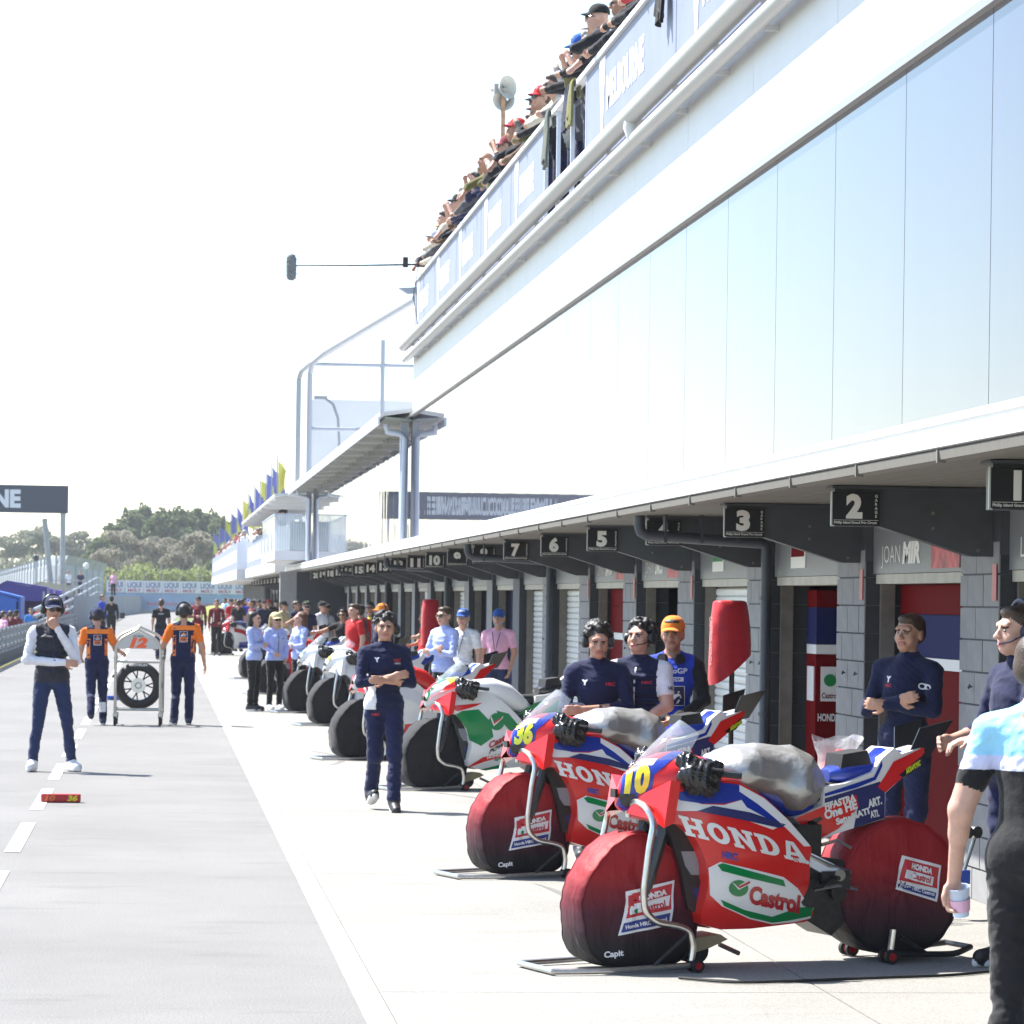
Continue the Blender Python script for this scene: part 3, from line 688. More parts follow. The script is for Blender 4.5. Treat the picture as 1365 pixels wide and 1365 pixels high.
def nose_text(par, s, M, x0=.775, h=.11, w=None, yc=0.0, off=.006, bold=.06):
    V, Fc = text2d(s, bold); W = max(v[0] for v in V); w = w or W*h*.9
    bm = bmesh.new(); vs = [bm.verts.new(((x/W-.5)*w, y, 0)) for x, y in V]
    for f in Fc: bm.faces.new([vs[i] for i in f])
    for k in range(1, 10): bmesh.ops.bisect_plane(bm, geom=bm.verts[:]+bm.edges[:]+bm.faces[:], plane_co=(0, k*.1, 0), plane_no=(0,1,0))
    for k in range(-8, 9): bmesh.ops.bisect_plane(bm, geom=bm.verts[:]+bm.edges[:]+bm.faces[:], plane_co=(k*.012, 0, 0), plane_no=(1,0,0))
    for v in bm.verts:
        y = v.co.x + yc; x = x0 - v.co.y*h; v.co = Vector((x+off*.6, y, nose_top(x, y)+off))
    bmesh.ops.recalc_face_normals(bm, faces=bm.faces); me = bpy.data.meshes.new('number'); bm.to_mesh(me); bm.free(); me.materials.append(M); return link('number', me, par)
def nose_patch(par, name, M, f, off=.002):
    """a painted field on the nose: f(t) gives (x, y0, y1)"""
    mb = MB(); n = 12; k = 8
    for i in range(n+1):
        x, a, b = f(i/n)
        for j in range(k+1):
            y = a + (b-a)*j/k; mb.v.append((x+off*.6, y, nose_top(x, y)+off))
    for i in range(n):
        for j in range(k): mb.f.append([i*(k+1)+j, i*(k+1)+j+1, (i+1)*(k+1)+j+1, (i+1)*(k+1)+j]); mb.m.append(0)
    me = finish(mb.mesh(name, M), 60); return link(name, me, par)
_nb = BVHTree.FromPolygons([v.co.copy() for v in BASE['nose'].vertices], [list(p.vertices) for p in BASE['nose'].polygons])
_Mi = (Matrix.Translation(B1.o) @ Matrix.Rotation(B1.rz, 4, 'Z')).inverted()
def nose_px(name, V, M, Fc=None, off=.003, step=3.0):
    bm = bmesh.new(); vs = [bm.verts.new((x, y, 0)) for x, y in V]
    for f in (Fc or [list(range(len(V)))]): bm.faces.new([vs[i] for i in f])
    for ax in (0, 1):
        lo, hi = min(v.co[ax] for v in bm.verts), max(v.co[ax] for v in bm.verts); k = math.floor(lo/step)+1
        while k*step < hi:
            co = [0,0,0]; no = [0,0,0]; co[ax] = k*step; no[ax] = 1
            bmesh.ops.bisect_plane(bm, geom=bm.verts[:]+bm.edges[:]+bm.faces[:], plane_co=co, plane_no=no); k += 1
    c = _Mi @ Vector((0, 0, CAMH)); bad = []
    for v in bm.verts:
        d = (_Mi.to_3x3() @ ray(v.co.x, v.co.y)).normalized(); h = _nb.ray_cast(c, d)
        if h[0] is None: bad.append(v)
        else: v.co = h[0] + h[1]*off
    bmesh.ops.delete(bm, geom=bad, context='VERTS')
    me = bpy.data.meshes.new(name); bm.to_mesh(me); bm.free(); me.materials.append(M); return me
NOSE_ART = {}
def honda_nose(no, num, ncol):
    if 'blue' not in NOSE_ART:
        NOSE_ART['blue'] = nose_px('stripe', z2((285,505),(312,425),(325,300),(360,262),(490,262),(600,200),(690,150),(705,170),(560,262),(475,335),(464,408),(398,428),(384,458),(330,518)), C['blue'])
        NOSE_ART['white'] = nose_px('stripe', z2((362,266),(492,258),(468,290),(340,292)), C['white'], off=.005)
        NOSE_ART['duct'] = nose_px('duct_mouth', z2((308,425),(385,425),(375,470),(345,490),(315,472)), C['black'], off=.005)
    for k in ('blue', 'white', 'duct'): link('duct_mouth' if k == 'duct' else 'stripe', NOSE_ART[k], no)
    V, Fc = text2d(num, .06); link('number', nose_px('number', affine(V, *z2((332,414),(446,412),(350,294))), C[ncol], Fc, .007), no)
def BASEDUCT(t): return [c for c in t.children if c.name.startswith('radiator_duct')][0]
for q, (x_, y_, z_, r_) in enumerate(((-.30,.15,.50,.018),(-.36,.16,.33,.03),(-.22,.185,.30,.022))): pass
mb = MB(); mb.tube([(-.17,.19,.55),(-.28,.20,.50),(-.42,.17,.46)], .012, 8); mb.tube([(-.20,.20,.38),(-.33,.21,.40),(-.47,.15,.37)], .010, 8); mb.tube([(-.25,.18,.60),(-.35,.16,.62),(-.44,.14,.58)], .009, 6); mb.disc((-.34,.20,.45),(0,1,0),.03,.03,12); 
BASE['linkage'] = finish(mb.mesh('linkage', M_alu))
mb = MB(); mb.box(-.47,-.43,.136,.142,.43,.465); BASE['sticker'] = mb.mesh('sticker', C['yellow'])
def make_bike(bf, label, st):
    t = thing('race_motorcycle', label, 'motorcycle', bf.o, bf.rz, 'racing motorcycles parked on the apron')
    st = {**dict(fair='red', nose='red', wing='red', tail='white', tank='blue', screen=True, plate='silverw'), **st}
    fa = put(t, 'fairing', BASE['fairing'], C[st['fair']]); no = put(t, 'nose', BASE['nose'], C[st['nose']])
    put(t, 'wing', BASE['wingL'], C[st['wing']]); put(t, 'wing', BASE['wingR'], C[st['wing']])
    put(t, 'windscreen', BASE['windscreen'])
    for k in ('forkL', 'forkR'): put(t, 'fork', BASE[k])
    for k in ('radiator', 'radiator_duct', 'engine', 'swingarm', 'footrest'): put(t, k, BASE[k])
    for k in ('barL', 'barR'): put(t, 'handlebar', BASE[k])
    decal(BASEDUCT(t), 'duct_plate', B1, z2((602,700),(690,700),(722,752),(726,815),(650,812),(622,770)), C[st.get('plate2', 'grey')], Yf=lambda x, z: .17, off=.003); decal(BASEDUCT(t), 'duct_plate', B1, z2((655,880),(722,860),(716,905),(690,930),(668,925)), C['dblue'], Yf=lambda x, z: .17, off=.003)
    put(t, 'frame_plate', BASE['frame_plate'], C[st['plate']]); put(t, 'tank', BASE['tank'], C[st['tank']]); put(t, 'seat', BASE['seat'])
    sp = put(t, 'seat_pad', BASE['seat_pad']); ta = put(t, 'tail', BASE['tail'], C[st['tail']])
    put(t, 'tail_wing', BASE['twL']); put(t, 'tail_wing', BASE['twR']); put(t, 'belly_pan', BASE['belly_pan'], C[st['fair']])
    if st['tail'] == 'white': put(t, 'seat_hump', HUMP, C[st.get('hump', 'blue')])
    # duct in the nose, brake cables
    put(no, 'air_duct', DUCT); put(t, 'linkage', BASE['linkage']); put(t, 'sticker', BASE['sticker']); put(t, 'cables', CABLES)
    return t, fa, no, ta
mb = MB(); mb.box(.805,.8205,-.028,.028,.838,.880); DUCT = mb.mesh('duct', C['black'])
mb = MB()
for k in range(4):
    s = 1 if k % 2 else -1; mb.tube([(.36,s*.16,.99),(.46,s*.15,.96-.02*k),(.52,s*.12,.86),(.60,s*.13,.62),(.66,s*.12,.42)], .006, 5)
CABLES = mb.mesh('cables', M_rub)
mb = loft([(-.36,.06,.90,.965),(-.42,.105,.90,.99),(-.60,.10,.92,1.01),(-.68,.095,.94,1.075),(-.80,.06,.98,1.06)], 16, 3); HUMP = finish(mb.mesh('seat_hump', C['blue']), 50)
GREEN_TOP = [(956,1153),(963,1150.5),(1000,1161),(1044,1173),(1047,1182),(1000,1171),(962,1161)]
GREEN_LOW = [(960,1199),(992,1213),(1029,1222),(1062,1210),(1084,1208),(1081,1221),(1052,1227),(1029,1230),(999,1223),(965,1208)]
WHITE_LOW = [(944,1157),(960,1149),(1000,1158),(1044,1169),(1063,1184),(1074,1201),(1085,1207),(1080,1224),(1060,1229),(1029,1232),(999,1225),(962,1208),(946,1193)]
def circle_px(c, rx, ry, n=22, a0=0, a1=2*math.pi): return [(c[0]+rx*math.cos(a0+(a1-a0)*k/n), c[1]+ry*math.sin(a0+(a1-a0)*k/n)) for k in range(n)]
def honda_livery(t, fa, no, ta, num, ncol):
    d = lambda n, p, c, **k: decal(fa, n, B1, p, C[c], **k)
    d('stripe', [(888,1066),(905,1060),(935,1072),(965,1073),(989,1066),(1000,1076),(1040,1101),(1030,1106),(985,1090),(935,1081),(905,1081),(890,1077)], 'white')
    d('stripe', [(889,1057),(905,1056),(930,1052),(960,1043),(985,1046),(1010,1062),(1040,1086),(1049,1096),(1035,1098),(995,1076),(988,1066),(965,1071),(935,1071),(907,1067)], 'blue', off=.0035)
    d('stripe', [(929,1081),(950,1074),(1000,1083),(1047,1099),(1040,1104),(990,1093)], 'dblue', off=.005)
    d('stripe', [(985,1046),(1018,1064),(1050,1093),(1080,1128),(1071,1128),(1040,1097),(1010,1072),(985,1055)], 'white', off=.005)
    d('sponsor_panel', WHITE_LOW, 'white'); d('stripe', GREEN_TOP, 'green', off=.0035); d('stripe', GREEN_LOW, 'green', off=.0035)
    letters(fa, 'lettering', B1, slab_letters('HONDA'), (914,1113), (1079,1152), (903,1086), C['white'], off=.004)
    letters(fa, 'lettering', B1, text2d('Castrol', .05, .12), (998,1203), (1066,1217), (999,1180), C['crim'])
    d('logo_disc', circle_px((984,1184), 13, 11), 'green', both=False, off=.005); d('logo_wedge', [(984,1186),(975,1176),(983,1181),(998,1172),(999,1178)], 'white', both=False, off=.007)
    d('logo_wedge', [(985,1184),(979,1179),(985,1181),(998,1174),(999,1177)], 'crim', both=False, off=.009)
    letters(fa, 'lettering', B1, text2d('HRC', .05, .2), (962,1143), (984,1147), (961,1134), C['blue'])
    letters(fa, 'lettering', B1, text2d('30 SANS', .03), (1058,1148), (1077,1152), (1057,1143), C['white'])
    # black wedge vent
    d('vent', z3((255,600),(315,575),(330,585),(275,625)), 'black', both=False, Yf=YTAIL, off=.006)
    e = lambda n, p, c, **k: decal(ta, n, B1, p, C[c], Yf=YTAIL, **k)
    e('stripe', z3((338,485),(480,448),(588,405),(600,312),(652,264),(660,300),(615,440),(340,520)), 'white')
    e('stripe', z3((338,470),(560,395),(598,320),(600,345),(570,408),(480,445),(338,483)), 'blue', off=.0035)
    e('stripe', z3((338,492),(590,415),(612,470),(610,582),(470,628),(490,520),(338,545)), 'dblue', off=.003)
    e('stripe', z3((202,582),(330,530),(480,475),(492,530),(400,630),(290,690)), 'red', off=.005)
    e('stripe', z3((578,440),(650,325),(788,258),(790,285),(700,388),(612,466)), 'red', off=.005)
    e('stripe', z3((675,385),(770,305),(775,330),(740,372),(690,395)), 'black', off=.006)
    T = lambda s, a, b, c, col='white', bold=.05: letters(ta, 'lettering', B1, text2d(s, bold), z3(a)[0], z3(b)[0], z3(c)[0], C[col], Yf=YTAIL, off=.008)
    T('FIFASTRA', (338,545), (478,500), (334,515)); T('One HE', (338,588), (486,535), (330,550)); T('Satu HATI', (390,612), (540,560), (384,585))
    T('ART.', (535,535), (597,515), (530,500)); T('ATI.', (545,580), (585,572), (540,550)); T('AKRAPOVIC', (706,382), (772,340), (704,358), 'lime', .04)
    honda_nose(no, num, ncol)
def wheel_cover(bf, front, label, red=True, place='front wheel'):
    c = Vector((.72, 0, .338)) if front else Vector((-.735, 0, .375)); r = .335 if front else .35; hw = .125 if front else .14
    key = ('cov', front)
    if key not in BASE:
        mb = MB(); n = 96; rings = [(.0,-1.08),(.3,-1.07),(.6,-1.05),(.85,-1.0),(.96,-.95),(.985,-.88),(1.0,-.3),(1.0,.3),(.985,.88),(.96,.95),(.85,1.0),(.6,1.05),(.3,1.07),(.0,1.08)]
        for rr, q in rings:
            for k in range(n):
                a = 2*math.pi*k/n; ca, sa = math.cos(a), math.sin(a)
                if sa < 0:
                    e = 3.4 if front else 2.25; dd = (abs(ca)**e + abs(sa)**e)**(-1/e); flare = .96 if front else 1.0
                    x = r*rr*ca*dd*flare; z = r*rr*sa*dd*.985
                else: x = r*rr*ca*(1 if not front else .96 - .20*abs(sa)**1.5); z = r*rr*sa
                fold = (.003*math.sin(4*a+2*q) + .003*math.sin(9.0*a+q*3+2*math.sin(3*a)) + .0025*math.sin(23*a+q*2+3*math.sin(2*a)))*rr
                x += fold*ca; z += fold*sa*(.3 if sa < -.5 else 1); y = hw*q*(1 + (.18*max(0,-sa)*rr if front else .05)) + .006*math.sin(7*a+5*rr)
                mb.v.append((c.x+x, y, max(.004, c.z+z)))
        for i in range(len(rings)-1):
            for k in range(n): mb.f.append([i*n+k, i*n+(k+1)%n, (i+1)*n+(k+1)%n, (i+1)*n+k]); mb.m.append(0)
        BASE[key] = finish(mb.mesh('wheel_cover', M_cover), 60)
        sm = MB()      # sewn seam along both edges
        for q in (-.9, .9):
            pts = []
            for k in range(n+1):
                a = 2*math.pi*k/n; ca, sa = math.cos(a), math.sin(a); i = 9 if q > 0 else 4
                v = Vector(mb.v[i*n + k % n]); pts.append(v + Vector((ca*.003, math.copysign(.004, q), sa*.003)))
            sm.tube(pts, .0045, 5, caps=False)
        BASE[key+('seam',)] = sm.mesh('seam', M_cover)
        BASE[key+('bvh',)] = BVHTree.FromPolygons([Vector(v) for v in mb.v], mb.f)
    o = link('wheel_cover', BASE[key]); o.location = bf.o; o.rotation_euler = (0, 0, bf.rz); tag(o, label, 'wheel cover', 'wheel covers on the parked motorcycles')
    sm = link('seam', BASE[key+('seam',)], o)
    for q in (o, sm):
        if not red: q.material_slots[0].link = 'OBJECT'; q.material_slots[0].material = M_cblack
    return o
def cover_art(o, bf, front):
    bvh = BASE[('cov', front, 'bvh')]
    def hit(x, z, off):
        h = bvh.ray_cast(Vector((x, 1, z)), Vector((0, -1, 0)))
        return Vector((x, (h[0].y if h[0] else .1) + off, z))
    def flat(name, pts, M, off, V=None, Fc=None):
        P = [bf.loc(u, v, .12) for u, v in pts]; Fc = Fc or [list(range(len(P)))]
        bm = bmesh.new(); vs = [bm.verts.new((x, 0, z)) for x, z in P]
        for f in Fc: bm.faces.new([vs[i] for i in f])
        for ax in (0, 2):
            lo, hi = min(v.co[ax] for v in bm.verts), max(v.co[ax] for v in bm.verts); k = math.floor(lo/.03)+1
            while k*.03 < hi:
                co = [0,0,0]; no = [0,0,0]; co[ax] = k*.03; no[ax] = 1
                bmesh.ops.bisect_plane(bm, geom=bm.verts[:]+bm.edges[:]+bm.faces[:], plane_co=co, plane_no=no); k += 1
        for v in bm.verts: v.co = hit(v.co.x, v.co.z, off)
        for f in bm.faces:
            f.normal_update()
            if f.normal.y < 0: f.normal_flip()
        me = bpy.data.meshes.new(name); bm.to_mesh(me); bm.free(); me.materials.append(M); link(name, me, o)
    def txt(s, BL, BR, TL, M, off, bold=.04, shear=0):
        V, Fc = text2d(s, bold, shear); flat('lettering', affine(V, BL, BR, TL), M, off, Fc=Fc)
    cw, cr, cb = mat('print_white', (.72,.71,.72), .6), mat('print_red2', (.50,.03,.04), .6), mat('print_navy', (.03,.045,.22), .6)
    if front:
        q = lambda *p: z2(*p)
        flat('emblem', q((332,892),(566,836),(558,960),(545,1052),(290,1102),(325,985)), cw, .004)
        flat('emblem', q((342,906),(554,852),(546,975),(328,1020),(340,985)), cr, .006)
        flat('emblem', q((352,955),(545,908),(535,958),(345,1002)), cw, .008)
        flat('emblem', q((318,1042),(541,992),(535,1042),(303,1088)), cb, .006)
        txt('HONDA', *q((395,938),(527,903),(392,912)), cw, .009, .06); txt('Castrol', *q((398,990),(520,965),(396,955)), cr, .010, .03)
        txt('Honda HRC Castrol', *q((325,1070),(525,1030),(322,1052)), cw, .009); txt('Capit', *q((228,1208),(315,1195),(226,1180)), cw, .004)
        flat('emblem', [z2((380+14*math.cos(a), 984+12*math.sin(a)))[0] for a in [k*.4 for k in range(16)]], C['green'], .010)
    else:
        q = lambda *p: z3(*p)
        flat('emblem', q((672,748),(854,795),(846,860),(830,960),(642,902),(652,840)), cw, .004)
        flat('emblem', q((684,764),(842,806),(832,900),(655,860),(664,838)), cr, .006)
        flat('emblem', q((690,812),(818,848),(810,888),(682,850)), cw, .008)
        flat('emblem', q((653,872),(826,918),(820,946),(650,893)), cb, .006)
        txt('HONDA', *q((712,806),(806,834),(716,782)), cw, .009, .06); txt('Castrol', *q((712,850),(800,876),(716,822)), cr, .010, .03)
        txt('Honda HRC Castrol', *q((662,888),(815,933),(664,872)), cw, .009)
def arc(pts, n=4):      # round the corners of a tube path
    pts = [Vector(p) for p in pts]; out = [pts[0]]
    for a, b, c in zip(pts, pts[1:], pts[2:]):
        l = min((a-b).length, (c-b).length)*.4; p, q = b+(a-b).normalized()*l, b+(c-b).normalized()*l
        for k in range(n+1): t = k/n; out.append(p*(1-t)**2 + b*2*t*(1-t) + q*t*t)
    return out + [pts[-1]]
def castor(mb, x, y, z=.032, r=.032): mb.disc((x, y, z), (0,1,0), r, .024, 16, 0)
def make_front_stand():
    t = thing('paddock_stand', 'tubular steel front stand lifting the fork of a parked motorcycle', 'stand', (0,0,0), 0, 'paddock stands under the motorcycles')
    for s in (1, -1):
        path = [(.735, s*.02, .80), (.74, s*.10, .825), (.735, s*.20, .80), (.72, s*.262, .73), (.745, s*.262, .62), (.775, s*.262, .40), (.765, s*.262, .30), (.70, s*.262, .245), (.58, s*.262, .225), (.52, s*.262, .20), (.50, s*.262, .12), (.51, s*.262, .055)]
        MB().tube(arc(path), .017, 10).build('upright', M_steel, t, smooth=True)
        MB().tube(arc([(1.22, s*.20, .018), (.95, s*.262, .018), (.49, s*.262, .035)]), .015, 8).build('base_bar', M_steel, t, smooth=True)
        MB().tube([(.52, s*.262, .19), (.72, s*.262, .03)], .011, 8).build('brace', M_dkm, t)
        for dy in (-.03, .03):
            w = MB(); castor(w, .49, s*.262+dy); w = w.build('wheel', M_rub, t, smooth=True); link('rim', MB().disc((.49, s*.262+dy+.001*s, .032), (0,1,0), .018, .028, 12).mesh('rim', M_rim), w)
    MB().tube([(1.22, -.20, .018), (1.22, .20, .018)], .015, 8).build('handle', M_steel, t)
    MB().tube([(.735, 0, .74), (.735, 0, .86)], .014, 8).build('pin', M_steel, t)
    return t
def make_rear_stand():
    t = thing('paddock_stand', 'red-wheeled rear stand under the tail of a parked motorcycle', 'stand', (0,0,0), 0, 'paddock stands under the motorcycles')
    for s in (1, -1):
        MB().tube(arc([(-.66, s*.20, .045), (-1.02, s*.20, .035), (-1.16, s*.12, .06)]), .016, 8).build('base_bar', M_dkm, t, smooth=True)
        MB().tube([(-.64, s*.20, .05), (-.655, s*.20, .17)], .016, 8).build('upright', M_steel, t)
        MB().tube([(-.70, s*.20, .13), (-.86, s*.20, .04)], .011, 8).build('brace', M_dkm, t)
        for dy in (-.032, .032):
            w = MB(); castor(w, -.63, s*.20+dy, .036, .036); w = w.build('wheel', M_rub, t, smooth=True); link('rim', MB().disc((-.63, s*.20+dy+.001*s, .036), (0,1,0), .021, .028, 12).mesh('rim', M_rim), w)
    MB().tube([(-1.16, -.12, .06), (-1.16, .12, .06)], .014, 8).build('handle', M_dkm, t)
    return t
fs0, rs0 = make_front_stand(), make_rear_stand(); _st = [0]
def stands(bf, fl, rl):
    for q, (p, lab) in enumerate(((fs0, fl), (rs0, rl))):
        o = p if _st[0] == 0 else copy_tree(p)
        o.location = bf.o; o.rotation_euler = (0, 0, bf.rz); o['label'] = lab
    _st[0] = 1
# ================================================================== smooth bodies from distance fields
def prim_d(p, P):
    if p[0] == 'c':
        _, a, b, ra, rb = p[:5]; a = np.asarray(a, np.float32); b = np.asarray(b, np.float32); ba = b - a; L = float(ba @ ba) + 1e-9
        t = np.clip(((P - a) @ ba) / L, 0, 1); return np.linalg.norm(P - a - t[..., None]*ba, axis=-1) - (ra + (rb - ra)*t)
    _, c, r, rot = p[:4]; q = P - np.asarray(c, np.float32)
    if rot is not None: q = q @ rot
    r = np.asarray(r, np.float32); k0 = np.linalg.norm(q/r, axis=-1); k1 = np.linalg.norm(q/(r*r), axis=-1) + 1e-9
    return k0*(k0 - 1)/k1
def prim_box(p):
    if p[0] == 'c':
        a, b = np.array(p[1]), np.array(p[2]); return np.minimum(a-p[3], b-p[4]), np.maximum(a+p[3], b+p[4])
    m = max(p[2]) if p[3] is not None else np.array(p[2]); return np.array(p[1])-m, np.array(p[1])+m
def sdf_mesh(prims, vox, smooth=1):
    """prims: ('c',a,b,ra,rb,mat,k,bias) tapered capsule | ('e',centre,radii,rot,mat,k,bias) ellipsoid -> verts, quads, material per quad"""
    bx = [prim_box(p) for p in prims]; lo = np.min([b[0] for b in bx], 0) - 3*vox; hi = np.max([b[1] for b in bx], 0) + 3*vox
    n = np.ceil((hi-lo)/vox).astype(int) + 1
    D = np.full(n, 1.0, np.float32); ax = [ (lo[i] + vox*np.arange(n[i])).astype(np.float32) for i in range(3)]
    for p, (a, b) in zip(prims, bx):
        k = p[-2]; pad = k + 2.5*vox
        s = [slice(max(0, int((a[i]-pad-lo[i])/vox)), min(n[i], int((b[i]+pad-lo[i])/vox)+2)) for i in range(3)]
        G = np.stack(np.meshgrid(ax[0][s[0]], ax[1][s[1]], ax[2][s[2]], indexing='ij'), -1)
        d = prim_d(p, G); o = D[s[0], s[1], s[2]]
        h = np.maximum(k - np.abs(o - d), 0)/k; D[s[0], s[1], s[2]] = np.minimum(o, d) - h*h*k*.25
    I = D < 0
    cnt = sum(I[i:n[0]-1+i, j:n[1]-1+j, k:n[2]-1+k].astype(np.int8) for i in (0,1) for j in (0,1) for k in (0,1))
    act = np.argwhere((cnt > 0) & (cnt < 8)); vid = np.full(n-1, -1, np.int32); vid[tuple(act.T)] = np.arange(len(act))
    acc = np.zeros((len(act), 3)); num = np.zeros(len(act))
    for axis in range(3):
        o1, o2 = [(1,2),(0,2),(0,1)][axis]
        for i in (0,1):
            for j in (0,1):
                c0 = act.copy(); c0[:, o1] += i; c0[:, o2] += j; c1 = c0.copy(); c1[:, axis] += 1
                d0, d1 = D[tuple(c0.T)], D[tuple(c1.T)]; m = (d0 < 0) != (d1 < 0)
                t = d0[m]/(d0[m]-d1[m]); P = c0[m].astype(float); P[:, axis] += t; acc[m] += P; num[m] += 1
    V = lo + vox*acc/num[:, None]; F = []
    for axis in range(3):
        o1, o2 = [(1,2),(2,0),(0,1)][axis]
        a = np.take(I, range(0, n[axis]-1), axis); b = np.take(I, range(1, n[axis]), axis)
        for sgn in (0, 1):
            e = np.argwhere(a & ~b if sgn == 0 else ~a & b); e = e[(e[:, o1] > 0) & (e[:, o2] > 0) & (e[:, o1] < n[o1]-1) & (e[:, o2] < n[o2]-1)]
            q = []
            for di, dj in ((-1,-1),(0,-1),(0,0),(-1,0)):
                c = e.copy(); c[:, o1] += di; c[:, o2] += dj; q.append(vid[tuple(c.T)])
            q = np.stack(q, 1); F.append(q if sgn == 0 else q[:, ::-1])
    F = np.concatenate(F); F = F[(F >= 0).all(1)]
    for _ in range(smooth):
        S = np.zeros_like(V); w = np.zeros(len(V))
        for i in range(4):
            a, b = F[:, i], F[:, (i+1) % 4]
            for c in range(3): S[:, c] += np.bincount(a, V[b, c], len(V)) + np.bincount(b, V[a, c], len(V))
            w += np.bincount(a, minlength=len(V)) + np.bincount(b, minlength=len(V))
        V = V*.5 + .5*S/np.maximum(w, 1)[:, None]
    c = V[F].mean(1).astype(np.float32); sdf_mesh.centres = c; best = np.full(len(F), 1e9); mid = np.zeros(len(F), np.int32)
    for p in prims:
        a, b = prim_box(p); pad = .04; s = np.where(((c > a-pad) & (c < b+pad)).all(1))[0]
        d = prim_d(p, c[s]) - p[-1]; m = d < best[s]; best[s[m]] = d[m]; mid[s[m]] = p[-3]
    return V, F, mid
def np_mesh(name, V, F, mid=None, mats=()):
    me = bpy.data.meshes.new(name); me.vertices.add(len(V)); me.vertices.foreach_set('co', np.asarray(V, np.float32).ravel())
    me.loops.add(F.size); me.loops.foreach_set('vertex_index', F.ravel().astype(np.int32)); me.polygons.add(len(F)); me.polygons.foreach_set('loop_start', np.arange(0, F.size, F.shape[1], dtype=np.int32))
    for M in mats: me.materials.append(M)
    me.update(calc_edges=True)
    if mid is not None: me.polygons.foreach_set('material_index', mid)
    me.polygons.foreach_set('use_smooth', np.ones(len(F), bool)); return me
def vnormals(V, F):
    n = np.cross(V[F[:,2]]-V[F[:,0]], V[F[:,3]]-V[F[:,1]]); N = np.zeros_like(V)
    for i in range(4):
        for c in range(3): N[:, c] += np.bincount(F[:, i], n[:, c], len(V))
    return N/np.maximum(np.linalg.norm(N, axis=1), 1e-9)[:, None]
def ridged(V, seed, freqs, amp):
    g = np.random.default_rng(seed); out = np.zeros(len(V))
    for f in freqs:
        n = np.zeros(len(V))
        for _ in range(3):
            k = g.normal(size=3)*f; w = V + .35/f*np.sin(V[:, [1,2,0]]*f*.7 + g.uniform(0, 6)); n += np.sin(w @ k + g.uniform(0, 6.28))
        out += (1 - np.abs(n)*1.1)*(freqs[0]/f)**.7
    return amp*out
def wobble(V, seed, freqs, amp):
    g = np.random.default_rng(seed); out = np.zeros(len(V))
    for f in freqs:
        for _ in range(4):
            k = g.normal(size=3)*f; out += np.sin(V @ k + g.uniform(0, 6.28))/4
    return amp*out/len(freqs)

